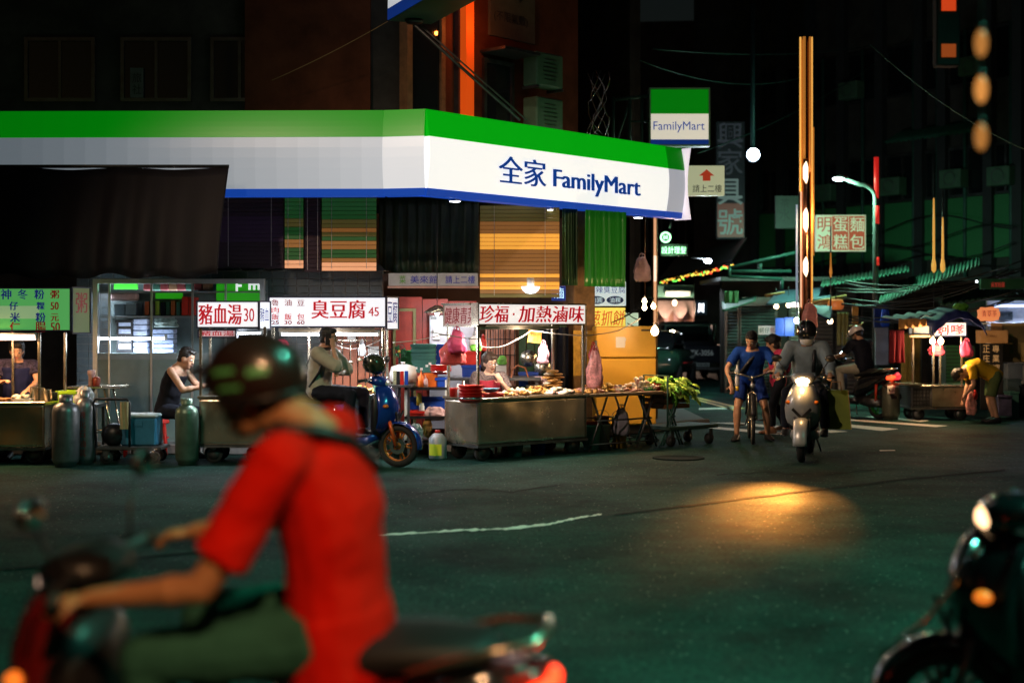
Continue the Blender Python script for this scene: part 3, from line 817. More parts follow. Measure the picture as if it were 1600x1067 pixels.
    # face
    if not J.get('noface'):
        for sg in (-1, 1):
            e = MB().ell((0.084, 0.033 * sg, 0.006), (0.012, 0.016, 0.0085), 8, 6, Mh).build("eye", M_eyew, body)
            MB().ell((0.0925, 0.033 * sg, 0.006), (0.0055, 0.0075, 0.0075), 8, 6, Mh).build("iris", M_black, e)
            MB().caps(Mh @ Vector((0.094, 0.016 * sg, 0.033)), Mh @ Vector((0.083, 0.05 * sg, 0.034)), 0.0045, 0.003, 6).build("eyebrow", hm, body)
        if not mask:
            MB().ell((0.088, 0, -0.060), (0.011, 0.025, 0.0085), 10, 6, Mh).build("lips", M_lip, body)
        if specs:
            mb = MB()
            for sg in (-1, 1): mb.tube([Mh @ Vector((0.106 - 0.004 * abs(math.cos(a)), 0.034 * sg + 0.024 * math.cos(a), 0.004 + 0.019 * math.sin(a))) for a in [2 * math.pi * i / 14 for i in range(15)]], 0.0022, 5)
            mb.cyl(Mh @ Vector((0.108, -0.01, 0.008)), Mh @ Vector((0.108, 0.01, 0.008)), 0.002)
            for sg in (-1, 1): mb.cyl(Mh @ Vector((0.100, 0.058 * sg, 0.01)), Mh @ Vector((0.0, 0.083 * sg, 0.01)), 0.002)
            mb.build("spectacles", M_chrome, body)
    if mask:
        mb = MB()
        def fn(u, v):
            a = (u - 0.5) * 2.3; z = -0.012 - 0.105 * v; rr = 0.103 - 0.010 * abs(v - 0.4)
            bulge = 0.020 * math.cos(a) * math.sin(math.pi * min(1, v * 0.9 + 0.15))
            return tuple(Mh @ Vector(((rr + bulge) * math.cos(a) * 1.0, (rr - 0.018) * math.sin(a), z)))
        q = mb.sheet(fn, 14, 8).build("face_mask", mat("surgical_mask", (0.70, 0.71, 0.74), 0.8, 0, 0.08), body)
        q.modifiers.new("t", 'SOLIDIFY').thickness = 0.004
        e = MB()
        for sg in (-1, 1): e.tube([Mh @ Vector((0.05, 0.082 * sg, -0.03)), Mh @ Vector((0.0, 0.090 * sg, 0.01)), Mh @ Vector((0.02, 0.088 * sg, -0.05)), Mh @ Vector((0.045, 0.078 * sg, -0.08))], 0.002, 5)
        e.build("ear_loop", M_white, q)
    if helmet:
        helmet_mesh(Mh, body, **helmet)
    return body, J, Mh
def helmet_mesh(Mh, parent, shell=M_black, visor=None, full=False, peak=False, brand=None, scale=1.0, name="helmet"):
    s = scale
    def shell_fn(u, v):
        a = u * 2 * math.pi
        low = 0.62 if not full else 0.82
        front = max(0, math.cos(a)) ** 2
        vmax = math.pi * (low - (0.17 if not full else 0.02) * front)
        th = v * vmax
        return tuple(Mh @ Vector((-0.012 + 0.136 * s * math.sin(th) * math.cos(a), 0.118 * s * math.sin(th) * math.sin(a), 0.035 + 0.122 * s * math.cos(th))))
    h = MB().sheet(shell_fn, 28, 14).build(name, shell, parent)
    md = h.modifiers.new("t", 'SOLIDIFY'); md.thickness = 0.018; md.offset = -1
    # rim trim
    rim = [Vector(shell_fn(i / 28, 1.0)) for i in range(29)]
    MB().tube(rim, 0.007, 6).build("rim_trim", M_black, h)
    if peak:
        def pf(u, v):
            a = (u - 0.5) * 1.9
            return tuple(Mh @ Vector((-0.012 + (0.125 + 0.085 * v) * s * math.cos(a), 0.112 * s * math.sin(a) * (1 - 0.1 * v), 0.075 - 0.018 * v + 0.02 * math.cos(a))))
        MB().sheet(pf, 14, 4).build("peak", shell, h).modifiers.new("t", 'SOLIDIFY').thickness = 0.005
    if visor is not None:
        def vf(u, v):
            a = (u - 0.5) * 2.1
            return tuple(Mh @ Vector((-0.012 + (0.148 + 0.006 * math.sin(3.1 * v)) * s * math.cos(a), 0.126 * s * math.sin(a), 0.075 - 0.095 * v)))
        MB().sheet(vf, 16, 6).build("visor", visor, h).modifiers.new("t", 'SOLIDIFY').thickness = 0.003
    if brand:
        for (a0, a1, z, hh) in ((1.0, 1.5, 0.075, 0.007), (1.75, 2.15, 0.065, 0.009), (1.15, 1.6, 0.03, 0.006)):
            for sg in (1, -1):
                def bf(u, v):
                    a = (a0 + (a1 - a0) * u) * sg; zz = z + hh * (v - 0.5) * 2
                    c = max(0.05, 1 - ((zz - 0.035) / (0.122 * s)) ** 2) ** 0.5
                    return tuple(Mh @ Vector((-0.012 + 0.1395 * s * c * math.cos(a), 0.1215 * s * c * math.sin(a), zz)))
                MB().sheet(bf, 8, 2).build("stripe_decal", brand, h)
    # chin strap
    MB().tube([Mh @ Vector((0.0, 0.092, -0.03)), Mh @ Vector((0.035, 0.068, -0.095)), Mh @ Vector((0.055, 0.0, -0.125)), Mh @ Vector((0.035, -0.068, -0.095)), Mh @ Vector((0.0, -0.092, -0.03))], 0.006, 5).build("chin_strap", M_black, h)
    return h

# ================================================================== SCOOTER  (x forward, y left, z up; origin on the ground between the axles)
def se_ring(x, zc, hw, hh, n=16, e=0.6, tilt=0.0):
    out = []
    for k in range(n):
        a = 2 * math.pi * k / n; c, s_ = math.cos(a), math.sin(a)
        z = hh * math.copysign(abs(s_) ** e, s_)
        out.append((x + tilt * z, hw * math.copysign(abs(c) ** e, c), zc + z))
    return out
def wheel(name, x, r, parent, tw=0.052, rim_m=M_dsteel, n=26, spokes=5, steer=None):
    T = Matrix.Translation((x, 0, r)) if steer is None else steer @ Matrix.Translation((x, 0, r))
    RX = T @ Matrix.Rotation(R(90), 4, 'X')
    w = thing(name, None, None); w.parent = parent
    prof = [(r - 0.075, -tw * 0.75), (r - 0.055, -tw), (r - 0.018, -tw * 0.86), (r - 0.003, -tw * 0.45), (r, 0), (r - 0.003, tw * 0.45), (r - 0.018, tw * 0.86), (r - 0.055, tw), (r - 0.075, tw * 0.75)]
    prof = prof + [prof[0]]
    MB().lathe(prof, n, RX, True, False).build("tyre", M_rubber, w)
    mb = MB()
    mb.lathe([(r - 0.076, -tw * 0.72), (r - 0.088, -tw * 0.3), (r - 0.088, tw * 0.3), (r - 0.076, tw * 0.72), (r - 0.070, tw * 0.5), (r - 0.070, -tw * 0.5), (r - 0.076, -tw * 0.72)], n, RX, True, False)
    mb.lathe([(0.02, -0.045), (0.04, -0.045), (0.04, 0.045), (0.02, 0.045)], 12, RX)
    for k in range(spokes):
        a = 2 * math.pi * k / spokes
        for da in (-0.16, 0.16):
            p = RX @ Vector((0.035 * math.cos(a), 0.035 * math.sin(a), 0)); q = RX @ Vector(((r - 0.082) * math.cos(a + da), (r - 0.082) * math.sin(a + da), 0))
            mb.tube([p, q], 0.011, 6)
    mb.build("rim", rim_m, w)
    MB().lathe([(0.05, 0.050), (0.095, 0.050), (0.095, 0.055), (0.05, 0.055), (0.05, 0.050)], 20, RX, False, False).build("brake_disc", M_chrome, w)
    return w
def scooter(label, paint, paint2=None, loc=(0, 0, 0), rz=0.0, lean=0.0, lit=True, tail_lit=False, rim_m=M_dsteel, fork_m=M_dsteel, plate="NKB-158", seat_m=None, mirrors=True, head_es=30.0, signal=False, calipers=None, headcol=(1, 0.72, 0.4), sig_es=6.0, cowl=None):
    paint2 = paint2 or M_black; seat_m = seat_m or mat("black_vinyl", (0.012, 0.012, 0.014), 0.55)
    o = thing("scooter", label, "scooter", loc, rz); o.rotation_euler = (lean, 0, rz)
    wheel("front_wheel", 0.65, 0.25, o, 0.05, rim_m); wheel("rear_wheel", -0.62, 0.25, o, 0.058, rim_m)
    # fork
    for sg in (-1, 1):
        MB().cyl((0.65, 0.085 * sg, 0.25), (0.555, 0.085 * sg, 0.58), 0.022).build("fork_leg", fork_m, o)
    MB().cyl((0.545, 0, 0.56), (0.43, 0, 0.98), 0.026).cyl((0.65, -0.10, 0.25), (0.65, 0.10, 0.25), 0.012).build("steering_column", M_dsteel, o)
    if calipers is not None:
        MB().box((0.60, 0.066, 0.33), (0.10, 0.04, 0.07)).build("brake_caliper", calipers, o, 0.01)
    # front fender
    def fen(u, v):
        a = R(-8) + R(150) * u; b_ = (v - 0.5) * 2
        rr = 0.285 - 0.022 * b_ * b_
        return (0.65 + rr * math.cos(a), 0.082 * b_, 0.25 + rr * math.sin(a))
    MB().sheet(fen, 16, 6).build("front_fender", paint, o).modifiers.new("t", 'SOLIDIFY').thickness = 0.006
    # front shield: rings stacked up from the chin to the headlight cowl
    rings = []
    for z, xc, hw, d in ((0.34, 0.40, 0.10, 0.05), (0.42, 0.47, 0.17, 0.07), (0.52, 0.52, 0.205, 0.09), (0.64, 0.535, 0.215, 0.11), (0.74, 0.52, 0.20, 0.12), (0.84, 0.49, 0.165, 0.11), (0.92, 0.455, 0.12, 0.08)):
        n = 16; rr = []
        for k in range(n):
            a = 2 * math.pi * k / n; c, s_ = math.cos(a), math.sin(a)
            rr.append((xc + d * (c if c > 0 else 0.45 * c) - 0.08 * (abs(s_) ** 2) * (1 if c > 0 else 0.6), hw * math.copysign(abs(s_) ** 0.8, s_), z + 0.03 * (c if c > 0 else 0)))
        rings.append(rr)
    sh = MB().loft(rings).build("front_shield", paint, o)
    # chevron trim on the shield, turn signals
    MB().prism([(0.0, 0), (0.12, 0.13), (0.10, 0.155), (0.0, 0.05), (-0.10, 0.155), (-0.12, 0.13)], -0.008, 0.008, Matrix.Translation((0.632, 0, 0.50)) @ Matrix.Rotation(R(12), 4, 'Y') @ Matrix.Rotation(R(90), 4, 'Z')).build("chevron_trim", paint2, sh)
    inner = MB().loft([se_ring(0.36, 0.60, 0.15, 0.24, 14, 0.5), se_ring(0.44, 0.62, 0.19, 0.27, 14, 0.5)]).build("inner_shield", paint2, o)
    for sg in (-1, 1):
        m_ = glow("lit_turn_signal", (1, 0.22, 0.02), sig_es) if signal else mat("amber_lens", (0.7, 0.18, 0.02), 0.2, 0, 0)
        MB().ell((0.555, 0.165 * sg, 0.71), (0.035, 0.035, 0.025), 10, 6).build("turn_signal", m_, o)
    # under floor and floorboard
    MB().loft([se_ring(0.42, 0.37, 0.12, 0.05, 14, 0.5), se_ring(0.3, 0.30, 0.165, 0.055, 14, 0.45), se_ring(0.0, 0.285, 0.17, 0.06, 14, 0.45), se_ring(-0.2, 0.30, 0.165, 0.07, 14, 0.45)]).build("floorboard", paint, o)
    MB().box((0.07, 0, 0.352), (0.34, 0.26, 0.012)).build("foot_mat", M_rubber, o)
    # rear body
    body_rings = [(-0.12, 0.44, 0.13, 0.10), (-0.18, 0.53, 0.155, 0.17), (-0.34, 0.58, 0.172, 0.15), (-0.55, 0.635, 0.168, 0.12), (-0.74, 0.69, 0.14, 0.085), (-0.88, 0.735, 0.10, 0.05), (-0.95, 0.76, 0.05, 0.022)]
    MB().loft([se_ring(x, z, a, b_, 18, 0.62) for x, z, a, b_ in body_rings]).build("rear_body", paint, o)
    for sg in (-1, 1):
        MB().prism([(-0.20, 0.47), (-0.5, 0.55), (-0.86, 0.72), (-0.60, 0.66), (-0.28, 0.56)], 0.0, 0.008, Matrix.Translation((0, 0.1715 * sg - 0.004, 0))).build("side_trim", paint2, o)
    # seat
    MB().loft([se_ring(x, z, a, b_, 18, 0.7) for x, z, a, b_ in ((-0.06, 0.735, 0.075, 0.022), (-0.12, 0.745, 0.11, 0.042), (-0.26, 0.755, 0.14, 0.046), (-0.40, 0.775, 0.15, 0.05), (-0.46, 0.805, 0.15, 0.055), (-0.62, 0.815, 0.14, 0.052), (-0.76, 0.82, 0.11, 0.04), (-0.82, 0.825, 0.06, 0.016))]).build("seat", seat_m, o)
    # grab rail
    MB().tube([(-0.60, 0.155, 0.79), (-0.80, 0.145, 0.85), (-0.93, 0.10, 0.87), (-0.95, 0.0, 0.875), (-0.93, -0.10, 0.87), (-0.80, -0.145, 0.85), (-0.60, -0.155, 0.79)], 0.014, 8).build("grab_rail", M_steel if tail_lit else M_dsteel, o)
    tl = glow("lit_tail_lamp", (1.0, 0.04, 0.01), 5.0, (0.6, 0.02, 0.01)) if tail_lit else mat("red_lens", (0.5, 0.02, 0.012), 0.2, 0, 0)
    MB().loft([se_ring(-0.90, 0.715, 0.10, 0.035, 14, 0.6), se_ring(-0.955, 0.73, 0.085, 0.028, 14, 0.6), se_ring(-0.975, 0.735, 0.05, 0.015, 14, 0.6)]).build("tail_lamp", tl, o)
    if tail_lit: light("tail_glow", 'POINT', (-1.05, 0, 0.72), 0.8, (1, 0.06, 0.02), o, 0.03)
    # rear fender and plate
    MB().loft([[(-0.74, y, 0.60), (-0.90, y * 0.9, 0.52), (-0.99, y * 0.8, 0.36), (-1.0, y * 0.8, 0.37), (-0.90, y * 0.9, 0.545), (-0.74, y, 0.625)] for y in (-0.075, 0.075)], True, False).build("rear_fender", M_black, o)
    pl_ = MB().box((-0.968, 0, 0.52), (0.008, 0.26, 0.14), ).build("number_plate", mat("plate_white", (0.7, 0.68, 0.64), 0.5, 0, 0.1), o)
    text(pl_, plate, (-0.9735, 0, 0.515), 0.22, 0.07, M_black, (0, -1, 0), (0, 0, 1), 0.01)
    # engine, exhaust, stand
    MB().loft([se_ring(-0.20, 0.30, 0.09, 0.08, 12, 0.7), se_ring(-0.42, 0.29, 0.13, 0.10, 12, 0.7), se_ring(-0.70, 0.27, 0.10, 0.075, 12, 0.7)]).build("engine", M_dsteel, o)
    MB().tube([(-0.35, -0.13, 0.22), (-0.48, -0.16, 0.24), (-0.55, -0.17, 0.28), (-0.92, -0.18, 0.40)], 0, 12, [0.02, 0.03, 0.052, 0.058]).build("exhaust", M_dsteel, o)
    MB().tube([(-0.18, 0.12, 0.22), (-0.26, 0.17, 0.06)], 0.012, 6).build("side_stand", M_dsteel, o)
    for sg in (-1, 1): MB().tube([(-0.62, 0.075 * sg, 0.25), (-0.68, 0.12 * sg, 0.60)], 0.022, 8).build("shock_absorber", mat("shock_red", (0.5, 0.05, 0.02), 0.4), o)
    # handlebar
    hb = MB().loft([se_ring(0.30, 1.00, 0.09, 0.035, 14, 0.7), se_ring(0.38, 1.0, 0.15, 0.06, 14, 0.7), se_ring(0.46, 0.985, 0.13, 0.065, 14, 0.7), se_ring(0.52, 0.965, 0.08, 0.05, 14, 0.7)]).build("handlebar_cowl", cowl or paint, o)
    MB().tube([(0.37, 0.12, 1.01), (0.35, 0.24, 1.015), (0.31, 0.36, 1.0)][::-1] + [(0.37, -0.12, 1.01), (0.35, -0.24, 1.015), (0.31, -0.36, 1.0)], 0.013, 8).build("handlebar", M_dsteel, o)
    for sg in (-1, 1):
        MB().cyl((0.348, 0.245 * sg, 1.014), (0.308, 0.365 * sg, 1.0), 0.019).build("grip", M_rubber, o)
        MB().tube([(0.39, 0.2 * sg, 1.012), (0.42, 0.26 * sg, 1.005), (0.38, 0.36 * sg, 0.995)], 0.006, 6).build("brake_lever", M_chrome, o)
        if mirrors:
            m2 = MB().tube([(0.37, 0.19 * sg, 1.02), (0.39, 0.24 * sg, 1.12), (0.38, 0.30 * sg, 1.20)], 0.006, 6).build("mirror_stem", M_black, o)
            MB().ell((0, 0, 0), (0.022, 0.065, 0.045), 14, 8, Matrix.Translation((0.38, 0.32 * sg, 1.235))).build("mirror_housing", M_black, m2)
            MB().ell((0, 0, 0), (0.006, 0.056, 0.037), 14, 8, Matrix.Translation((0.362, 0.32 * sg, 1.235))).build("mirror_glass", M_mirror, m2)
    hl = glow("lit_headlamp" + str(head_es), headcol, head_es) if lit else mat("headlamp_lens", (0.7, 0.72, 0.75), 0.08, 0.3, 0)
    MB().ell((0.515, 0, 0.965), (0.025, 0.085, 0.042), 14, 8).build("headlight", hl, o)
    return o
# ================================================================== STALLS
def sign_box(parent, name, a, b_, z0, z1, face_m, frame_m=M_dsteel, th=0.14):
    """light box whose front runs from a to b (local 2-D); returns right and normal vectors"""
    a, b_ = Vector((*a, 0)), Vector((*b_, 0)); d = (b_ - a); ln = d.length; d.normalize(); nrm = Vector((d.y, -d.x, 0))
    M_ = Matrix(((d.x, -nrm.x, 0, a.x), (d.y, -nrm.y, 0, a.y), (0, 0, 1, 0), (0, 0, 0, 1)))
    t = 0.018
    mb = MB()
    mb.bx((0, 0, z0), (ln, th, z0 + t), M_).bx((0, 0, z1 - t), (ln, th, z1), M_).bx((0, 0, z0 + t), (t, th, z1 - t), M_).bx((ln - t, 0, z0 + t), (ln, th, z1 - t), M_)
    f = mb.build(name, frame_m, parent)
    MB().bx((t, 0.012, z0 + t), (ln - t, 0.03, z1 - t), M_).build("sign_face", face_m, f)
    return f, d, nrm, a, ln
def sign_text(f, st, a, d, nrm, s0, s1, z0, z1, m, bold=0.0, copies=2, shear=0.0, spread=0.004):
    c = a + d * ((s0 + s1) / 2); c.z = (z0 + z1) / 2
    for k in range(copies + 1):
        text(f, st, c - nrm * (0.009 - 0.0014 * k) + d * spread * (k - copies / 2), s1 - s0, z1 - z0, m, d, (0, 0, 1), bold, shear)
M_txtred = glow("sign_letter_red", (0.55, 0.006, 0.02), 0.55, (0.45, 0.01, 0.015))
M_txtred2 = glow("sign_letter_dark_red", (0.25, 0.008, 0.012), 0.35, (0.3, 0.01, 0.015))
M_txtblue = glow("sign_letter_navy", (0.012, 0.02, 0.22), 0.4, (0.01, 0.02, 0.2))
E_sign = glow("lit_sign_face", (0.86, 0.90, 0.98), 0.86, (0.7, 0.7, 0.7))
E_signw = glow("warm_lit_sign_face", (0.97, 0.90, 0.84), 0.88, (0.7, 0.68, 0.65))
E_signp = glow("pinkish_sign_face", (0.62, 0.42, 0.42), 0.42, (0.6, 0.5, 0.48))
def caster(parent, x, y, r=0.09, z=0.09):
    w = MB().lathe([(r * 0.75, -0.025), (r, -0.02), (r, 0.02), (r * 0.75, 0.025)], 16, Matrix.Translation((x, y, z)) @ Matrix.Rotation(R(90), 4, 'X')).build("wheel", M_rubber, parent)
    MB().lathe([(0.01, -0.028), (r * 0.7, -0.026), (r * 0.7, 0.026), (0.01, 0.028)], 14, Matrix.Translation((x, y, z)) @ Matrix.Rotation(R(90), 4, 'X')).build("hub", M_dsteel, w)
    MB().bx((x - 0.03, y - 0.04, z + r * 0.4), (x - 0.02 + 0.05, y - 0.032, z + r + 0.06)).build("fork", M_dsteel, w)
def stall_cart(name, label, loc, rz, Lc, D, zb, zt, post_top, posts, body_m=M_steel, wheels=True, rim=0.02):
    o = thing(name, label, "food cart", loc, rz)
    t = 0.012
    def warp(u, v): return (Lc * u, -0.006 + 0.016 * noise.noise(Vector((u * Lc * 2.6 + loc[0] * 3, v * 1.3, 0.3))) * min(1, 8 * u, 8 * (1 - u)), zb + (zt - 0.032 - zb) * v)
    MB().sheet(warp, 48, 14).build("front_panel", body_m, o).modifiers.new("t", 'SOLIDIFY').thickness = 0.004
    def warp2(u, v): return (-0.008 + 0.016 * noise.noise(Vector((u * D * 2.6, v * 1.3, 4.3 + loc[0]))) * min(1, 8 * u, 8 * (1 - u)), D * u, zb + (zt - 0.032 - zb) * v)
    MB().sheet(warp2, 24, 14).build("side_panel", body_m, o).modifiers.new("t", 'SOLIDIFY').thickness = 0.004
    MB().bx((Lc + 0.001, 0.0, zb), (Lc + t, D, zt - 0.03)).build("side_panel", body_m, o)
    MB().bx((0, D - t, zb), (Lc, D, zt - 0.03)).build("back_panel", body_m, o)
    MB().bx((-0.03, -0.03, zt - 0.028), (Lc + 0.03, D + 0.02, zt)).build("counter_top", M_steel, o, 0.006)
    mb = MB().bx((-0.02, -0.02, zb - 0.03), (Lc + 0.02, 0.02, zb - 0.001)).bx((-0.02, D - 0.02, zb - 0.03), (Lc + 0.02, D + 0.02, zb - 0.001))
    mb.bx((-0.02, 0.021, zb - 0.03), (0.02, D - 0.021, zb - 0.001)).bx((Lc - 0.02, 0.021, zb - 0.03), (Lc + 0.02, D - 0.021, zb - 0.001)).bx((0.0, 0.03, zb - 0.015), (Lc, D - 0.03, zb - 0.003))
    mb.build("base_frame", M_dsteel, o)
    for x, y in posts:
        MB().bx((x - 0.016, y - 0.016, zt), (x + 0.016, y + 0.016, post_top)).build("post", M_steel, o, 0.004)
    if wheels:
        for x in (0.14, Lc - 0.14):
            for y in (0.10, D - 0.1): caster(o, x, y, min(0.11, zb * 0.55), min(0.11, zb * 0.55))
    return o
def tube_light(label, p, ln, rz, m=E_tube, energy=18, col=(0.9, 0.95, 1.0), r=0.016, group="tube lights of the snack stalls", shade=True):
    o = thing("tube_light", label, "tube light", p, rz, group)
    MB().cyl((-ln / 2, 0, 0), (ln / 2, 0, 0), r, n=10).build("tube", m, o)
    for s in (-1, 1): MB().bx((s * ln / 2 - 0.015, -0.018, -0.02), (s * ln / 2 + 0.015, 0.018, 0.055)).build("socket", M_white, o, 0.003)
    if shade: MB().bx((-ln / 2, -0.03, 0.03), (ln / 2, 0.03, 0.05)).build("batten", M_white, o)
    l = light("tube_lamp", 'AREA', (0, 0, -r - 0.01), energy * 2.0, col, o, ln, 0.03)
    light("tube_spill", 'POINT', (0, -0.06, -0.06), energy * 0.6, col, o, 0.08)
    return o
def frame_of(loc, rz):
    return Matrix.Translation(loc) @ Matrix.Rotation(rz, 4, 'Z')
# ---------------------------------------------------------------- braised food cart (right)
CR = math.atan2(1.1, 1.34)
CL = Vector((-0.405, 17.0, 0))
CM = frame_of(CL, CR)
zt_ = 0.765
c1 = stall_cart("braised_food_cart", "stainless steel braised food cart with white sign lettered in red", CL, CR, 1.74, 0.66, 0.20, zt_, 1.66, [(0.02, 0.03), (0.02, 0.62), (1.72, 0.03), (1.72, 0.62)])
zs0, zs1 = 1.635, 1.905
f, d, nn, a, ln = sign_box(c1, "sign_board", (0.0, 0.0), (1.75, 0.0), zs0, zs1, E_signw, M_steel)
sign_text(f, "珍福", a, d, nn, 0.03, 0.48, zs0 + 0.035, zs1 - 0.03, M_txtred, 0, 3, 0.12)
sign_text(f, "·", a, d, nn, 0.54, 0.575, zs0 + 0.12, zs0 + 0.15, M_txtred, 0, 0)
sign_text(f, "加熱滷味", a, d, nn, 0.63, 1.71, zs0 + 0.035, zs1 - 0.03, M_txtred, 0, 3, 0.12)
f, d, nn, a, ln = sign_box(c1, "side_sign_board", (-0.004, 0.70), (-0.004, 0.02), zs0 - 0.02, zs1 - 0.01, E_signp, M_steel)
sign_text(f, "健康青菜", a, d, nn, 0.03, 0.64, zs0 + 0.02, zs1 - 0.05, M_txtred2, 0, 2, 0.1)
MB().bx((-0.02, 0.15, zs1 - 0.02), (1.76, 0.72, zs1)).build("roof", M_steel, c1)
MB().bx((0.03, 0.03, zs0 - 0.05), (1.3, 0.06, zs0 - 0.006)).build("valance", mat("beige_board", (0.5, 0.4, 0.28), 0.6), c1)
q = CM @ Vector((0.62, 0.10, 1.60))
tube_light("warm white tube light under the braised food sign", q, 1.15, CR, E_wtube, 19, (1.0, 0.83, 0.66))
def inst_pile(name, label, cat, M_, shapes, n, dims, h, seed, group=None, part="food_piece", sc=(0.8, 1.2)):
    """heap of alike pieces spread over dims (x, y) and rising to h"""
    rnd = random.Random(seed)
    o = thing(name, label, cat, M_.to_translation(), M_.to_euler().z, group)
    for i in range(n):
        me = shapes[i % len(shapes)]
        q = put(part, me, None, o)
        u, v = rnd.uniform(-1, 1), rnd.uniform(-1, 1)
        q.location = (u * dims[0], v * dims[1], rnd.uniform(0.012, max(0.02, h * (1 - 0.8 * max(abs(u), abs(v))))))
        q.rotation_euler = (rnd.uniform(-0.5, 0.5), rnd.uniform(-0.5, 0.5), rnd.uniform(0, 6.28))
        s = rnd.uniform(*sc); q.scale = (s, s * rnd.uniform(0.8, 1.1), s)
    return o
def lump(name, r, m, seed, nu=9, nv=6, amp=0.25):
    mb = MB().ell((0, 0, 0), r, nu, nv)
    mb.v = [tuple(Vector(p) * (1 + amp * noise.noise(Vector(p) * 30 + Vector((seed * 3.1, 0, 0))))) for p in mb.v]
    me = mb.mesh(name); me.materials.append(m); return me
M_tofu = mat("fried_tofu", (0.60, 0.30, 0.08), 0.5, 0, 0.35, 30, 0.3, 60)
M_brown = mat("braised_meat", (0.30, 0.13, 0.05), 0.4, 0, 0.4, 30, 0.3, 60)
M_cream = mat("fish_ball", (0.72, 0.62, 0.48), 0.4, 0, 0.15, 30, 0.1)
M_pinkm = mat("pink_sausage", (0.62, 0.32, 0.25), 0.4, 0, 0.25, 30, 0.1)
M_yel = mat("yellow_bean_curd", (0.72, 0.50, 0.10), 0.5, 0, 0.25, 30, 0.2)
M_leaf = mat("leafy_green", (0.10, 0.34, 0.03), 0.5, 0, 0.4, 20, 0.2)
M_leaf2 = mat("yellow_leaf_green", (0.30, 0.48, 0.05), 0.5, 0, 0.3, 20, 0.2)
sl_t = [lump("food_piece", (0.045, 0.032, 0.016), M_tofu, i) for i in range(3)]
sl_b = [lump("food_piece", (0.04, 0.024, 0.018), M_brown, i) for i in range(3)]
sl_c = [lump("food_piece", (0.030, 0.028, 0.026), M_cream, i, amp=0.15) for i in range(3)]
sl_p = [lump("food_piece", (0.055, 0.018, 0.016), M_pinkm, i) for i in range(3)]
sl_y = [lump("food_piece", (0.055, 0.036, 0.014), M_yel, i) for i in range(3)]
sl_l = [lump("food_piece", (0.07, 0.052, 0.02), M_cream, i) for i in range(2)]
def at(x, y, z=zt_): return CM @ Matrix.Translation((x, y, z))
inst_pile("braised_food_pile", "heap of small brown braised pieces at the left of the cart counter", "food", at(0.42, 0.26), sl_b + sl_t[:1], 60, (0.22, 0.17), 0.06, 1, "food heaps on the counter")
inst_pile("braised_food_pile", "heap of mixed brown and golden pieces in the middle of the cart counter", "food", at(0.78, 0.24), sl_b + sl_t + sl_c[:1], 45, (0.15, 0.17), 0.07, 2, "food heaps on the counter")
inst_pile("fish_ball_pile", "heap of white fish balls behind the golden tofu on the cart", "food", at(0.98, 0.42), sl_c, 34, (0.14, 0.12), 0.10, 3, "food heaps on the counter", "fish_ball")
inst_pile("fried_tofu_pile", "heap of orange fried tofu slabs near the inner post of the cart", "food", at(1.25, 0.38), sl_t, 34, (0.15, 0.13), 0.13, 4, "food heaps on the counter", "tofu_slab")
inst_pile("tripe_pile", "heap of pale tripe rolls at the right end of the cart", "food", at(1.45, 0.18), sl_l + sl_p[:1] + sl_c[:1], 34, (0.16, 0.12), 0.10, 5, "food heaps on the counter")
# stacked bread-like slabs
o = thing("bean_curd_stack", "tall stack of golden bean curd slabs at the right cart post", "food", CM @ Vector((1.52, 0.42, zt_)), CR, "food heaps on the counter")
for i in range(15):
    q = put("bean_curd_slab", lump("bean_curd_slab", (0.10, 0.07, 0.02), M_tofu if i % 3 else M_cream, i) if i < 3 else sl_keep[i % 3], None, o)
    if i == 0: sl_keep = []
    if i < 3: sl_keep.append(q.data)
    q.location = (random.uniform(-0.04, 0.04) + 0.09 * (i % 2), random.uniform(-0.03, 0.03), 0.02 + 0.036 * (i // 2)); q.rotation_euler = (0.1 * random.uniform(-1, 1), 0.12 * random.uniform(-1, 1), random.uniform(-0.4, 0.4))
# red basin stack overhanging the front-left corner of the cart
o = thing("red_basin", "stack of round red basins overhanging the front corner of the steel cart", "basin", CM @ Vector((-0.03, 0.10, zt_)), CR)
for k in range(5):
    MB().lathe([(0.118 + 0.004 * k, -0.055 + 0.042 * k), (0.145 + 0.002 * k, -0.022 + 0.042 * k), (0.151 + 0.002 * k, -0.018 + 0.042 * k), (0.151 + 0.002 * k, -0.014 + 0.042 * k), (0.12, -0.020 + 0.042 * k), (0.10, -0.05 + 0.042 * k)], 28).build("basin", M_red, o)
mb = MB().lathe([(0.147, -0.012), (0.1535, -0.012), (0.1535, 0.012), (0.147, 0.012), (0.147, -0.012)], 28, None, True, False)
mb.build("silver_band", M_chrome, o)
o = tag(MB().lathe([(0.06, 0), (0.10, 0.035), (0.112, 0.045), (0.105, 0.045), (0.055, 0.012)], 22).build("blue_plate", mat("blue_plate", (0.12, 0.35, 0.48), 0.35)), "pale blue dish beside the red basins on the cart", "dish"); o.location = CM @ Vector((0.30, 0.14, zt_ + 0.06))
o = tag(MB().bx((-0.14, -0.1, 0), (0.14, 0.1, 0.055)).build("red_tray", M_red, None, 0.012), "flat red tray under the pale blue dish", "tray"); o.location = CM @ Vector((0.30, 0.14, zt_ + 0.001)); o.rotation_euler.z = CR
for dx, dy, lab, m in ((-0.20, 0.35, "small clear sauce bottle at the back corner of the cart", M_clearbag), (-0.12, 0.5, "white pepper shaker behind the red basins", M_white)):
    o = tag(MB().lathe([(0.035, 0), (0.036, 0.09), (0.016, 0.12), (0.014, 0.15), (0.004, 0.152)], 14).build("sauce_bottle", m), lab, "bottle"); o.location = CM @ Vector((dx + 0.2, dy, zt_))
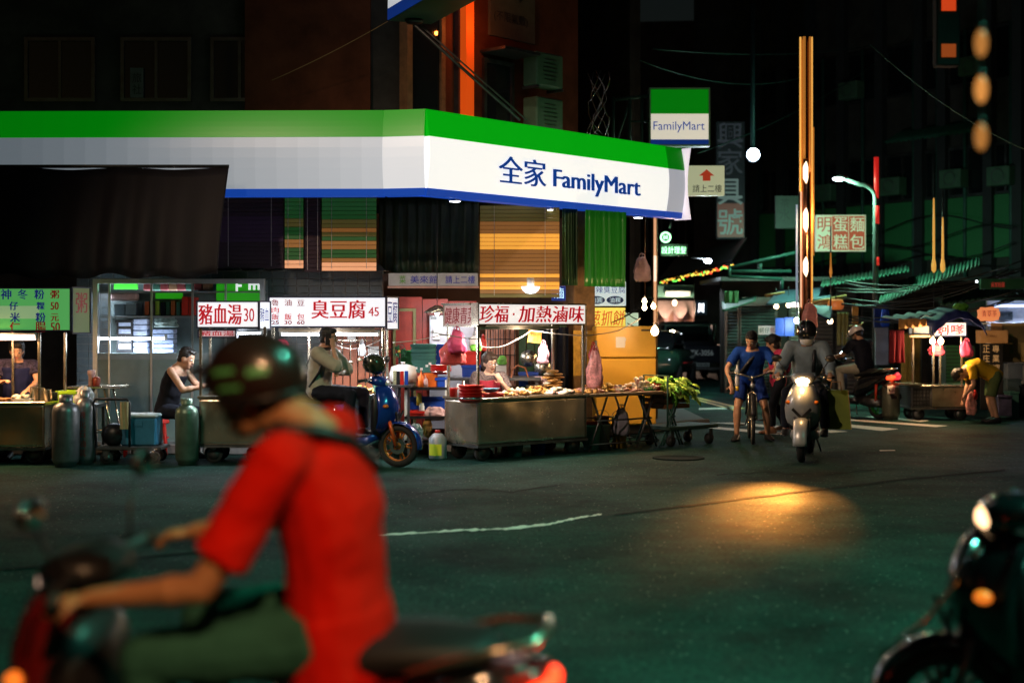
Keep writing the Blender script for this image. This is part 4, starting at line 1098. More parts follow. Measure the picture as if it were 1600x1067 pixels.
o = tag(MB().lathe([(0.0, 0.20), (0.012, 0.2), (0.03, 0.10), (0.062, 0.0), (0.055, 0.0)], 16).build("steel_funnel", M_steel), "upturned steel funnel at the left of the red basins", "funnel"); o.location = CM @ Vector((0.02, 0.32, zt_))
o = tag(MB().lathe([(0.05, 0), (0.055, 0.10), (0.058, 0.105), (0.05, 0.105), (0.045, 0.01)], 16).build("red_cup", M_red), "red cup on the back corner of the steel cart", "cup"); o.location = CM @ Vector((-0.0, 0.48, zt_))
# yellow card hung at the tube
o = tag(MB().bx((-0.11, -0.003, -0.16), (0.11, 0.003, 0)).build("price_card", mat("yellow_card", (0.80, 0.42, 0.08), 0.7)), "orange yellow hand written card hanging from the right of the tube light", "card")
q = CM @ Vector((1.15, 0.3, 1.57)); o.location = q; o.rotation_euler = (0, R(6), CR)
text(o, "單點", (-0.035, -0.0045, -0.055), 0.09, 0.05, mat("ink_brown", (0.2, 0.06, 0.01), 0.7, 0, 0, 1, 0), bold=0); text(o, "滷味", (0.01, -0.0045, -0.115), 0.10, 0.05, MATS["ink_brown"], bold=0)
# power cable strung through the cart
cable("white power cable sagging across the braised food cart under the tube light", [CM @ Vector(p) for p in ((-0.55, 0.2, 1.56), (0.0, 0.04, 1.47), (0.10, 0.05, 1.38), (0.35, 0.05, 1.37), (0.62, 0.08, 1.44), (1.0, 0.2, 1.57), (1.74, 0.05, 1.50), (2.4, 0.1, 1.56), (3.0, 0.3, 1.72))], 0.007, M_wcable, 0.01)
cable("thin pale wire running from the fried tofu stall past the meter box to the cart", [P(614, 535, 17.6), P(690, 523, 18.0), P(704, 518, 17.5)], 0.006, M_wcable, 0.02)
# plastic bags hung on the posts
def bag(name, label, px0, px1, py0, py1, Y, m, seed=0, handle=True, group=None, cat="plastic bag", fl=0.55, stripes=None, neck=0.3):
    a_, c_ = P(px0, py1, Y), P(px1, py0, Y); w, h = c_.x - a_.x, c_.z - a_.z
    rings = []
    nr = 16; n = 36
    for i in range(nr + 1):
        t = i / nr
        prof = neck + (1 - neck) * min(1, t * (1.9 if handle else 2.6)) ** 0.7
        if t > 0.86: prof *= 1 - 0.30 * ((t - 0.86) / 0.14) ** 2
        rr = []
        for k in range(n):
            an = 2 * math.pi * k / n
            c, s_ = math.cos(an), math.sin(an)
            q = Vector((c * 1.6 + seed * 1.7, s_ * 1.6, t * 2.2))
            pleat = 0.20 * math.sin(an * 7 + seed * 2 + 3 * noise.noise(q)) * max(0.12, 1 - t * 1.3)
            wob = 1 + pleat + 0.30 * noise.noise(q) + 0.14 * noise.noise(q * 3.1)
            e = 0.75
            rr.append((w / 2 * prof * wob * math.copysign(abs(c) ** e, c) + 0.08 * w * noise.noise(Vector((t * 3, seed, 0))), w * 0.5 * fl * prof * wob * math.copysign(abs(s_) ** e, s_), -h * t + 0.07 * h * noise.noise(q * 1.4)))
        rings.append(rr)
    o = MB().loft(rings).build(name, m)
    if handle:
        hh = max(0.05, h * 0.16)
        MB().tube([(-w * 0.22, 0, -h * 0.10), (-w * 0.12, 0.01, hh * 0.7), (-w * 0.02, 0.01, hh), (w * 0.03, 0.01, hh * 0.75), (-w * 0.02, 0, -h * 0.06)], 0.007, 5).build("bag_handle", m, o)
        MB().tube([(w * 0.24, -0.01, -h * 0.10), (w * 0.15, -0.02, hh * 0.6), (w * 0.05, -0.01, hh * 0.9), (w * 0.0, -0.01, hh * 0.6), (w * 0.05, 0, -h * 0.06)], 0.007, 5).build("bag_handle", m, o)
    o.location = ((a_.x + c_.x) / 2, Y, c_.z)
    return tag(o, label, cat, group)
bag("plastic_bag", "bright pink carrier bag hanging at the left post of the braised food cart", 700, 727, 516, 552, 17.25, M_pink, 1)
bag("plastic_bag", "red and white printed carrier bag below the bright pink bag", 688, 726, 532, 570, 17.35, mat("red_printed_bag", (0.65, 0.10, 0.10), 0.35, 0, 0.5, 6, 0.5, 14), 4)
bag("plastic_bag", "pink and white striped bag hanging from the inner post of the cart", 840, 858, 537, 568, 18.0, mat("pink_white_bag", (0.66, 0.35, 0.45), 0.35, 0, 0.5, 22, 0.5, 14), 2)
bag("plastic_bag", "clear bag of green vegetables hanging beside the pink bags", 733, 752, 524, 548, 17.8, M_clearbag, 6)
o = bag("vegetable_bunch", "dark green vegetable bunch in the bottom of the clear bag", 735, 752, 538, 549, 17.7, M_leaf, 8, False, None, "vegetables", 0.5, None, 0.5)
bag("plastic_bag", "red and white striped bag hanging right of the braised food cart", 918, 942, 548, 606, 18.5, mat("striped_bag", (0.60, 0.25, 0.25), 0.4, 0, 0.55, 26, 0.4, 14), 3)
bag("plastic_bag", "small bright red bag hanging in front of the pillar", 920, 934, 540, 562, 18.9, M_red, 5)
bag("plastic_bag", "grey plastic bag hanging under the folding table", 958, 984, 638, 680, 18.75, mat("grey_bag", (0.2, 0.2, 0.26), 0.4, 0, 0.3, 8, 0.4, 14), 7)
bag("plastic_bag", "pale pink bag hanging from the far end of the shop sign", 990, 1016, 402, 440, 21.0, M_pale, 9)

# ---------------------------------------------------------------- folding tables continuing the line
def table(label, x0, x1, y0, y1, zt, leg_m, group, loc_label=None):
    o = thing("folding_table", label, "table", CM @ Vector((x0, y0, 0)), CR, group)
    w, dp = x1 - x0, y1 - y0
    MB().bx((0, 0, zt - 0.045), (w, dp, zt)).build("table_top", mat("brown_table_top", (0.22, 0.15, 0.09), 0.45, 0, 0.4, 5), o, 0.008)
    for xx in (0.25, w - 0.25):
        for yy in (0.06, dp - 0.06):
            MB().tube([(xx - 0.20, yy, 0.01), (xx + 0.12, yy, zt - 0.05)], 0.014, 6).build("leg", leg_m, o)
            MB().tube([(xx + 0.20, yy + 0.03, 0.01), (xx - 0.12, yy + 0.03, zt - 0.05)], 0.014, 6).build("leg", leg_m, o)
    mb = MB()
    for yy in (0.05, dp - 0.05): mb.cyl((0.05, yy, 0.10), (w - 0.05, yy, 0.10), 0.011, n=6).cyl((0.18, yy, 0.40), (w - 0.18, yy, 0.40), 0.011, n=6)
    mb.build("brace", leg_m, o)
    return o
table("long folding table with crossed steel legs joined to the cart", 1.80, 3.15, 0.0, 0.6, 0.755, M_dsteel, "folding tables beside the cart")
table("short folding table with green crossed legs at the end of the row", 3.17, 3.62, 0.02, 0.62, 0.73, M_gsteel, "folding tables beside the cart")
def at2(x, y, z=0.757): return CM @ Matrix.Translation((x, y, z))
inst_pile("fried_snack_pile", "heap of orange fried snacks next to the cart post on the table", "food", at2(1.98, 0.25), sl_t + sl_p, 40, (0.15, 0.18), 0.10, 11, "food heaps on the counter")
inst_pile("yellow_bean_curd_pile", "heap of bright yellow bean curd on the table", "food", at2(2.28, 0.3), sl_y, 42, (0.16, 0.18), 0.16, 12, "food heaps on the counter")
inst_pile("sausage_pile", "heap of pale sausages at the front of the table", "food", at2(2.62, 0.24), sl_p + sl_l[:1] + sl_t[:1], 45, (0.20, 0.2), 0.11, 13, "food heaps on the counter")
o = tag(MB().bx((-0.2, -0.16, 0), (0.2, 0.16, 0.02)).bx((-0.2, -0.165, 0.02), (0.2, -0.15, 0.05)).bx((-0.2, 0.15, 0.02), (0.2, 0.165, 0.05)).bx((-0.21, -0.165, 0.0), (-0.2005, 0.165, 0.05)).bx((0.2005, -0.165, 0), (0.21, 0.165, 0.05)).build("red_tray", M_red), "shallow red tray at the back of the folding table", "tray"); o.location = at2(2.75, 0.45).to_translation(); o.rotation_euler.z = CR
o = inst_pile("enoki_pile", "rounded mound of pale pink mushrooms at the end of the long table", "vegetables", at2(3.02, 0.3, 0.775), sl_c + sl_p[:1], 60, (0.17, 0.19), 0.19, 14, "food heaps on the counter", "mushroom")
o = tag(MB().lathe([(0.20, 0.0), (0.215, 0.02), (0.19, 0.02), (0.18, 0.008)], 24).build("green_dish", M_green), "green dish rim under the mushroom mound", "dish"); o.location = at2(3.02, 0.3, 0.757).to_translation()
o = tag(MB().lathe([(0.05, 0), (0.075, 0.10), (0.08, 0.105), (0.07, 0.10), (0.045, 0.01)], 18).build("red_bowl", M_red), "small red bowl between the mushrooms and the leafy greens", "bowl"); o.location = at2(3.26, 0.25, 0.735).to_translation()
# leafy greens: individual leaves with stems
o = thing("leafy_greens", "big bunch of bright green leafy vegetables at the right end of the tables", "vegetables", at2(3.5, 0.28, 0.735).to_translation(), CR)
lf = []
for i in range(4):
    rr = []
    mb = MB()
    def fnl(u, v, i=i):
        w_ = 0.040 * math.sin(math.pi * min(1, 0.12 + u * 0.9)) * (1 + 0.12 * math.sin(u * 20 + i))
        return (0.15 * u, (v - 0.5) * 2 * w_ * 0.8, 0.05 * u - 0.10 * u * u + 0.02 * math.cos((v - 0.5) * 5) + 0.012 * math.sin(u * 17 + v * 9 + i))
    mb.sheet(fnl, 6, 3); me = mb.mesh("leaf"); me.materials.append(M_leaf if i % 2 else M_leaf2); lf.append(me)
st = MB().cyl((-0.16, 0, -0.01), (0.02, 0, 0), 0.008, 0.006, 6).mesh("stem"); st.materials.append(M_leaf2)
rnd = random.Random(5)
for i in range(190):
    q = put("leaf", lf[i % 4], None, o)
    a_ = rnd.uniform(-0.9, 0.9); x_ = rnd.uniform(-0.22, 0.30); y_ = rnd.uniform(-0.26, 0.2)
    hang = max(0, (x_ + 0.0)) * 0.25 + (0.18 if y_ < -0.18 else 0) * rnd.random()
    q.location = (x_, y_, 0.03 + rnd.uniform(0, 0.17) * (1 - abs(x_) * 1.4) - hang * 0.55)
    q.rotation_euler = (rnd.uniform(-0.8, 0.8), rnd.uniform(-0.4, 1.0 if y_ < -0.1 else 0.5), a_ + (-1.3 if y_ < -0.16 else 0)); s = rnd.uniform(0.6, 1.1); q.scale = (s, s, s)
for i in range(40):
    q = put("stem", st, None, o); q.location = (rnd.uniform(-0.2, 0.1), rnd.uniform(-0.26, 0.1), rnd.uniform(0.0, 0.12)); q.rotation_euler = (0, rnd.uniform(-0.3, 0.3), rnd.uniform(-0.7, 0.7))
# crate under the greens, trolley
o = thing("wooden_crate", "slatted wooden crate under the bunch of leafy greens", "crate", CM @ Vector((3.5, 0.3, 0.50)), CR)
for z in (0.0, 0.08, 0.16):
    for y in (-0.2, 0.2): MB().bx((-0.24, y - 0.008, z), (0.24, y + 0.008, z + 0.06)).build("slat", M_wood, o)
    for x in (-0.24, 0.24): MB().bx((x - 0.008, -0.19, z), (x + 0.008, 0.19, z + 0.06)).build("slat", M_wood, o)
o = thing("trolley", "low flat dark trolley standing on the road at the end of the tables", "trolley", CM @ Vector((3.55, 0.0, 0)), CR)
MB().bx((-0.35, -0.05, 0.22), (0.62, 0.5, 0.27)).build("platform", mat("dark_green_board", (0.02, 0.05, 0.035), 0.6), o, 0.01)
for x in (-0.25, 0.5):
    for y in (0.02, 0.42): caster(o, x, y, 0.075, 0.075)
MB().tube([(-0.33, 0.0, 0.27), (-0.33, 0.0, 0.95), (-0.33, 0.45, 0.95), (-0.33, 0.45, 0.27)], 0.014, 6).build("handle", M_gsteel, o)
# ---------------------------------------------------------------- yellow fridge
fq = P(922, 700, 20.3); fr_ = thing("yellow_fridge", "tall orange yellow two door fridge standing behind the tables", "fridge", (PX(971, 20.6), 20.6, 0.11), R(8))
M_fr = mat("yellow_fridge_paint", (0.74, 0.41, 0.05), 0.38, 0, 0.12, 2, 0.02, 8)
w = 0.44
MB().bx((-w, -0.25, 0.08), (w, 0.35, 1.50)).build("cabinet", M_fr, fr_, 0.02)
MB().bx((-w, -0.31, 0.10), (w, -0.253, 1.04)).build("door", M_fr, fr_, 0.014)
dd = MB().bx((-w, -0.31, 1.055), (w, -0.253, 1.50)).build("freezer_door", M_fr, fr_, 0.014)
MB().bx((0.22, -0.3135, 1.43), (0.36, -0.3105, 1.455)).build("nameplate", M_black, dd)
MB().bx((-w + 0.05, -0.25, 0.0), (w - 0.05, 0.3, 0.079)).build("plinth", M_black, fr_)
for z0, z1 in ((0.75, 0.98), (1.10, 1.30)): MB().bx((-w - 0.02, -0.335, z0), (-w + 0.015, -0.311, z1)).build("handle", M_dsteel, fr_, 0.006)
mb = MB()
for k in range(7): mb.bx((-0.10 + random.uniform(-0.06, 0.06), -0.3125 - 0.0002 * k, 1.27 + random.uniform(-0.08, 0.06)), (-0.05 + random.uniform(0, 0.05), -0.3106, 1.30 + random.uniform(0, 0.05)))
mb.build("worn_sticker", M_paper, dd)
# thin stand with clip before the fridge
o = thing("display_stand", "thin steel clip stand rising from the table in front of the fridge", "stand", at2(2.2, 0.5, 0.757).to_translation())
MB().cyl((0, 0, 0), (0, 0, 0.86), 0.009).build("rod", M_dsteel, o); MB().tube([(-0.07, 0, 0.12), (0, 0, 0.10), (0.07, 0, 0.12)], 0.007, 5).build("clip", M_dsteel, o)
# things under the tables
def bucket(label, x, y, r, h, m, z=0.0, name="bucket", band=None, group=None):
    p = CM @ Vector((x, y, z))
    o = thing(name, label, "bucket", p, 0, group)
    MB().lathe([(r * 0.8, 0), (r, h), (r * 1.06, h), (r * 1.06, h - 0.02), (r * 1.01, h - 0.022), (r * 0.83, 0.001)], 20).build("pail", m, o)
    MB().tube([(r * math.cos(a), 0.02, h + 0.10 * math.sin(a) * r / 0.13) for a in [math.pi * i / 10 for i in range(11)]], 0.004, 5).build("handle", M_dsteel, o)
    return o
gb_ = bucket("pale green bucket under the left of the long table", 2.16, 0.35, 0.12, 0.33, mat("pale_green_plastic", (0.15, 0.36, 0.30), 0.5))
bucket("clear grey bucket right of the pale green one under the table", 2.36, 0.35, 0.10, 0.33, mat("grey_plastic", (0.25, 0.3, 0.28), 0.5))
bucket("olive yellow tin under the middle of the long table", 2.62, 0.3, 0.10, 0.42, mat("olive_tin", (0.38, 0.26, 0.05), 0.5, 0, 0.4))
bucket("red brown tin beside the olive tin under the table", 2.48, 0.5, 0.10, 0.42, mat("brown_tin", (0.3, 0.1, 0.03), 0.5, 0, 0.4))
bucket("small teal pail on the ground under the steel cart", 0.78, 0.25, 0.10, 0.17, mat("teal_plastic", (0.03, 0.22, 0.20), 0.5))
bucket("small blue pail further right under the steel cart", 1.2, 0.3, 0.10, 0.16, M_blue)
MB().bx((-0.13, -0.12, 0.334), (0.13, 0.12, 0.374)).build("lid", M_red, gb_, 0.01)
# ---------------------------------------------------------------- fried tofu stall (middle)
SL = Vector((PX(424, 17.3), 17.3, 0)); SM = frame_of(SL, 0)
c2 = stall_cart("tofu_cart", "stainless snack cart with white and red stinky tofu sign behind the blue scooter", SL, 0, 1.38, 0.6, 0.22, 0.80, 1.62, [(0.02, 0.03), (0.38, 0.55), (1.36, 0.03), (1.36, 0.57)])
zs0, zs1 = PZ(512, 17.3), PZ(463, 17.3)
M_frm = mat("navy_sign_frame", (0.02, 0.025, 0.07), 0.4)
f, d, nn, a, ln = sign_box(c2, "sign_board", (-0.04, 0.0), (1.40, 0.0), zs0, zs1, E_sign, M_frm, 0.3)
sc_ = 1 / 128.4
def sx(px): return (px - 420) * 0.00778
def sz(py): return PZ(py, 17.3)
for st_, x0_, x1_, y0_, y1_ in (("臭豆腐", 488, 572, 498, 469), ("45", 577, 593, 494, 480)):
    sign_text(f, st_, a, d, nn, sx(x0_), sx(x1_), sz(y0_), sz(y1_), M_txtred, 0, 3 if len(st_) > 2 else 1)
for st_, x_, y0_, y1_ in (("魯", 431, 478, 468), ("肉", 431, 489, 480), ("飯", 431, 500, 490), ("油", 451, 478, 468), ("飯", 451, 500, 490), ("豆", 471, 478, 469), ("包", 471, 500, 490)):
    sign_text(f, st_, a, d, nn, sx(x_ - 5.5), sx(x_ + 5.5), sz(y0_), sz(y1_), M_txtred2 if y0_ < 485 else M_txtred, 0, 1, 0, 0.003)
for st_, x_ in (("25", 431), ("30", 451), ("60", 471)):
    sign_text(f, st_, a, d, nn, sx(x_ - 6), sx(x_ + 6), sz(507), sz(501), M_txtred2, 0.02, 0)
f, d, nn, a, ln = sign_box(c2, "side_sign_board", (1.405, 0.005), (1.53, 0.32), zs0 - 0.03, zs1, E_sign, M_frm, 0.02)
sign_text(f, "豆腐", a, d, nn, 0.04, 0.30, zs0 + 0.05, zs1 - 0.05, M_txtblue, 0, 1)
MB().bx((-0.03, 0.31, zs1 - 0.03), (1.4, 0.62, zs1 - 0.01)).build("roof", M_steel, c2)
MB().bx((0.08, 0.05, zs0 - 0.05), (1.25, 0.08, zs0 - 0.005)).build("valance", MATS["beige_board"], c2)
tube_light("white tube light under the stinky tofu sign", SM @ Vector((0.70, 0.10, PZ(523, 17.3))), 1.20, 0, E_tube, 24, (0.95, 0.95, 1.0))
# counter stuff
inst_pile("fried_snack_pile", "golden fried tofu cubes on the counter of the tofu cart", "food", SM @ Matrix.Translation((1.05, 0.3, 0.80)), sl_t + sl_y[:1], 34, (0.25, 0.15), 0.09, 21, "food heaps on the counter", "tofu_cube")
# red slatted wall behind the stalls
def slat_wall(label, px0, px1, py0, py1, Y, m, wpx=10):
    o = thing("slatted_partition", label, "partition")
    a_, c_ = P(px0, py1, Y), P(px1, py0, Y); n_ = max(2, int((px1 - px0) / wpx)); w_ = (c_.x - a_.x) / n_
    me = MB().bx((0.006, 0, 0), (w_ - 0.006, 0.03, c_.z - a_.z)).mesh("slat", 0.004); me.materials.append(m)
    for k in range(n_):
        q = put("slat", me, None, o); q.location = (a_.x + k * w_, Y + 0.006 * ((k * 5) % 3), a_.z)
    mb = MB()
    for t in (0.25, 0.6, 0.9): mb.bx((a_.x, Y + 0.045, a_.z + (c_.z - a_.z) * t), (c_.x, Y + 0.07, a_.z + (c_.z - a_.z) * t + 0.05))
    mb.build("batten", M_wood, o)
    return o
M_slat = mat("red_brown_slat", (0.30, 0.085, 0.035), 0.55, 0, 0.35, 5, 0.15)
slat_wall("red brown slatted partition behind the stinky tofu stall", 500, 606, 505, 690, 18.4, M_slat, 11)
slat_wall("pinkish brown slatted partition behind the seated vendor", 758, 806, 512, 672, 19.3, mat("pink_brown_slat", (0.42, 0.18, 0.12), 0.55, 0, 0.3, 5, 0.15), 8)
slat_wall("dark green slatted partition right of the pinkish one", 810, 886, 505, 672, 20.2, mat("dark_green_slat", (0.02, 0.06, 0.02), 0.5, 0, 0.4, 5, 0.1), 12)
# grille bars in front of the pink partition
o = thing("window_grille", "thin black iron grille in front of the pinkish partition", "grille")
for k in range(6): MB().cyl(P(762 + k * 8.4, 512, 19.2), P(762 + k * 8.4, 600, 19.2), 0.007, n=6).build("bar", M_black, o)
for y in (530, 555): MB().cyl(P(760, y, 19.19), P(806, y, 19.19), 0.007, n=6).build("rail", M_black, o)
# crockery and jars on the tofu counter
for i, (x_, y_, r_, h_, n_, m_, lab) in enumerate(((0.18, 0.18, 0.07, 0.05, 5, M_white, "stack of white bowls at the left of the tofu counter"), (0.36, 0.22, 0.065, 0.05, 4, M_orange, "stack of orange bowls on the tofu counter"), (0.55, 0.15, 0.05, 0.14, 1, M_red, "red sauce jar on the tofu counter"), (0.66, 0.18, 0.05, 0.12, 1, M_yellow, "yellow sauce jar on the tofu counter"), (1.28, 0.12, 0.06, 0.05, 4, M_tealbox, "stack of teal bowls at the right end of the tofu counter"))):
    o = thing("bowl_stack" if n_ > 1 else "sauce_jar", lab, "bowls" if n_ > 1 else "jar", SM @ Vector((x_, y_, 0.801)))
    for k in range(n_): MB().lathe([(r_ * 0.5, 0), (r_, h_), (r_ * 0.93, h_), (r_ * 0.45, 0.008)] if n_ > 1 else [(r_, 0), (r_, h_ * 0.8), (r_ * 0.7, h_), (0.004, h_)], 16, Matrix.Translation((0, 0, 0.028 * k))).build("bowl" if n_ > 1 else "jar", m_, o)
# notices and utensils hung around the tofu stall
for px0_, px1_, py0_, py1_, lab, st_ in ((575, 592, 541, 572, "white paper notice taped to the red slats of the tofu stall", None), (517, 532, 547, 560, "small white card reading 60 hung inside the tofu stall", "60"), (543, 556, 520, 534, "little white paper slip above the counter of the tofu stall", None)):
    a_, c_ = P(px0_, py1_, 18.3), P(px1_, py0_, 18.3)
    o = tag(MB().bx((a_.x, 18.3, a_.z), (c_.x, 18.306, c_.z)).build("notice", M_paper), lab, "notice")
    if st_: text(o, st_, (a_ + c_) / 2 + Vector((0, -0.004, 0)), 0.09, 0.07, M_black, bold=0.02)
for i in range(5):
    o = thing("ladle", "steel ladle hanging from the rail of the tofu stall", "ladle", P(506 + i * 14, 533, 17.75), 0, "steel ladles of the tofu stall")
    MB().cyl((0, 0, 0), (0, 0, -0.2 - 0.03 * (i % 2)), 0.005, n=6).build("handle", M_steel, o); MB().ell((0, 0, -0.23 - 0.03 * (i % 2)), (0.035, 0.03, 0.025), 10, 6).build("bowl", M_steel, o)
tag(MB().cyl(P(500, 532, 17.75), P(590, 532, 17.75), 0.006, n=6).build("rail", M_steel), "thin utensil rail under the stinky tofu sign", "rail")
cable("drooping white wire inside the tofu stall", [P(500, 524, 18.0), P(548, 545, 18.0), P(596, 530, 18.0)], 0.006, M_wcable, 0.03)
cable("drooping black wire inside the tofu stall", [P(505, 528, 18.1), P(560, 535, 18.1), P(612, 545, 17.9)], 0.007, M_cable, 0.05)
bag("plastic_bag", "small white bag hanging at the right inside the tofu stall", 560, 572, 536, 556, 18.0, M_clearbag, 91)
bag("plastic_bag", "red bag of packets hanging over the blue bin", 750, 760, 528, 548, 18.4, M_red, 92)
small_lids = [tag(MB().lathe([(0.005, 0.0), (0.11, 0.0), (0.115, 0.012), (0.02, 0.03)], 18, Matrix.Translation(P(px_, py_, 19.1)) @ Matrix.Rotation(R(90), 4, 'X')).build("pan_lid", M_steel), lab, "lid") for px_, py_, lab in ((826, 560, "round steel pan lid hanging on the dark green slats, left one"), (848, 575, "round steel pan lid hanging on the dark green slats, right one"))]
# red steel hoarding behind the crates
o = thing("red_hoarding", "rusty red steel hoarding with an olive framed door behind the crates", "hoarding")
a_, c_ = P(606, 690, 19.9), P(745, 464, 19.9)
xs = [PX(606, 19.9), PX(660, 19.9), PX(700, 19.9), PX(745, 19.9)]
for k in range(3): MB().bx((xs[k] + 0.004, 19.9, 0.11), (xs[k + 1] - 0.004, 19.93, c_.z - 0.03 * k)).build("panel", M_redpanel, o)
a1, c1_ = P(614, 680, 19.88), P(650, 482, 19.88)
mb = MB().bx((a1.x, 19.86, c1_.z - 0.04), (c1_.x, 19.898, c1_.z)).bx((c1_.x - 0.04, 19.86, 0.11), (c1_.x, 19.898, c1_.z - 0.041)).bx((a1.x, 19.86, 0.11), (a1.x + 0.04, 19.898, c1_.z - 0.041))
mb.build("door_frame", mat("olive_paint", (0.18, 0.15, 0.05), 0.5), o)
# arcade name board
o = thing("arcade_sign", "dim white sign board with dark lettering above the red hoarding", "sign")
a_, c_ = P(607, 447, 19.0), P(747, 427, 19.0)
MB().bx((a_.x, 19.0, a_.z), (c_.x, 19.05, c_.z)).build("board", mat("dim_white_board", (0.42, 0.45, 0.46), 0.6), o, 0.006)
MB().bx((a_.x - 0.01, 18.99, a_.z - 0.03), (c_.x + 0.01, 19.05, a_.z - 0.001)).build("edge_trim", mat("pink_trim", (0.5, 0.3, 0.25), 0.5), o)
for st_, x0_, x1_, mm in (("菜", 624, 634, "leaf"), ("美來館", 641, 684, "k"), ("請上二樓", 696, 742, "k")):
    text(o, st_, P((x0_ + x1_) / 2, 437, 18.993), PX(x1_, 19) - PX(x0_, 19), 0.105, M_leaf if mm == "leaf" else M_txtblue, bold=0)
# pendant lamps
def pendant(label, px, py, Y, r, lit, col=(1, 1, 1), top=3.4):
    p = P(px, py, Y)
    o = thing("pendant_lamp", label, "lamp", p, 0, "pendant lamps under the arcade")
    MB().lathe([(0.03, 0.10), (0.05, 0.09), (r * 0.55, 0.06), (r, 0.0), (r * 0.97, 0.0), (r * 0.5, 0.052), (0.02, 0.08)], 24).build("shade", M_white if not lit else M_steel, o)
    MB().cyl((0, 0, 0.1), (0, 0, max(0.2, top - p.z)), 0.006, n=6).build("flex", M_cable, o)
    MB().ell((0, 0, 0.01), (0.035, 0.035, 0.04), 10, 8).build("bulb", E_tube if lit else M_white, o)
    if lit: light("pendant_light", 'POINT', (0, 0, -0.06), 45, (0.92, 0.96, 1.0), o, 0.04)
    return o
pendant("enamel pendant lamp glowing over the green crates", 683, 489, 18.9, 0.19, True)
p = P(829, 448, 19.6)
o = thing("dome_lamp", "white dome lamp glowing just below the orange blind", "lamp", p)
MB().lathe([(0.0, -0.10), (0.06, -0.09), (0.11, -0.05), (0.13, 0.0), (0.02, 0.005)], 20).build("dome", glow("lit_dome", (0.95, 0.97, 1.0), 2.2), o)
MB().cyl((0, 0, 0.005), (0, 0, 0.12), 0.05).build("base", M_white, o)
# blue neon sign
o = thing("blue_neon_sign", "small blue glowing character sign left of the pillar", "sign")
a_, c_ = P(862, 470, 19.9), P(884, 447, 19.9)
MB().bx((a_.x, 19.9, a_.z), (c_.x, 19.98, c_.z)).build("box", glow("blue_lit_box", (0.004, 0.03, 0.24), 0.6, (0.01, 0.02, 0.1)), o, 0.006)
text(o, "滷", P(873, 458, 19.893), 0.14, 0.15, glow("neon_blue", (0.45, 0.75, 1.0), 1.2), bold=0)
# signs behind the pillar: white stinky tofu board and yellow pancake board
o = thing("snack_sign", "white snack sign with blue lettering and blue ovals above the yellow sign", "sign")
Ys = 21.6
a_, c_ = P(915, 478, Ys), P(978, 440, Ys)
MB().bx((a_.x, Ys, a_.z), (c_.x, Ys + 0.12, c_.z)).build("box", glow("pale_sign_face", (0.62, 0.80, 0.80), 0.7, (0.6, 0.6, 0.6)), o, 0.006)
text(o, "麻辣臭豆腐", P(948, 453, Ys - 0.008), 0.56, 0.105, M_txtblue, bold=0)
for k, (cx, st_) in enumerate(((932, "肉圓"), (961, "油粿"))):
    q = P(cx, 469, Ys - 0.004)
    MB().lathe([(0.004, 0), (1, 0), (1, 0.003), (0.004, 0.003)], 28, Matrix.Translation(q) @ Matrix.Rotation(R(90), 4, 'X') @ Matrix.Diagonal((0.13, 0.062, 1, 1)), False).build("oval", mat("navy_oval", (0.02, 0.05, 0.2), 0.5, 0, 0, 1, 0), o)
    text(o, st_, q + Vector((0, -0.008, 0)), 0.17, 0.085, glow("oval_text", (0.6, 0.8, 0.85), 0.6), bold=0)
o = thing("pancake_sign", "glowing yellow pancake sign with orange lettering above the fridge", "sign")
a_, c_ = P(915, 514, Ys), P(977, 481, Ys)
MB().bx((a_.x, Ys - 0.02, a_.z), (c_.x, Ys + 0.12, c_.z)).build("box", glow("yellow_lit_face", (0.95, 0.72, 0.10), 0.9, (0.7, 0.6, 0.1)), o, 0.006)
for k in range(2): text(o, "葱抓餅", P(948 + k * 0.5, 497, Ys - 0.028 - 0.0012 * k), 0.54, 0.23, glow("orange_letter", (0.62, 0.09, 0.01), 0.6, (0.5, 0.1, 0.02)), bold=0, shear=0.15)
tag(MB().bx(P(978, 513, Ys + 0.3), P(997, 489, Ys + 0.35)).build("sign_panel", glow("greenish_panel", (0.5, 0.72, 0.55), 0.6, (0.5, 0.6, 0.5))), "small pale green lit panel right of the yellow pancake sign", "sign")
for i, pts in enumerate((((976, 485, 21.2), (1000, 500, 21.2)), ((980, 505, 21.1), (1012, 512, 21.1)), ((975, 494, 21.1), (1006, 470, 21.3)), ((956, 504, 20.9), (1022, 466, 21.5)))):
    cable("black wire crossing beside the yellow pancake sign", [P(*p_) for p_ in pts], 0.008, M_cable, 0.03, group="black wires beside the pancake sign")
# warm bulbs on a string
for i, (px, py, big, lab) in enumerate(((1023, 518, 1, "bright warm bulb at the upper right corner of the fridge"), (1007, 471, 0, "small warm bulb left of the golden pipe, over its twin"), (1007, 481, 0, "small warm bulb left of the golden pipe, under its twin"), (1021, 479, 0, "small warm bulb on the golden pipe"))):
    p = P(px, py, 19.5)
    o = thing("bulb", lab, "light bulb", p, 0, "warm bulbs beside the fridge")
    r_ = 0.055 if big else 0.035
    MB().lathe([(0.005, -r_ * 1.1), (r_ * 0.7, -r_ * 0.8), (r_, 0), (r_ * 0.75, r_ * 0.8), (r_ * 0.4, r_ * 1.3)], 14).build("glass", E_bulb, o)
    MB().lathe([(r_ * 0.42, r_ * 1.3), (r_ * 0.42, r_ * 2.1), (0.01, r_ * 2.2)], 12).build("cap", M_dsteel, o)
    light("bulb_light", 'POINT', (0, -0.08, 0), 62 if big else 7, (1, 0.60, 0.28), o, 0.05)
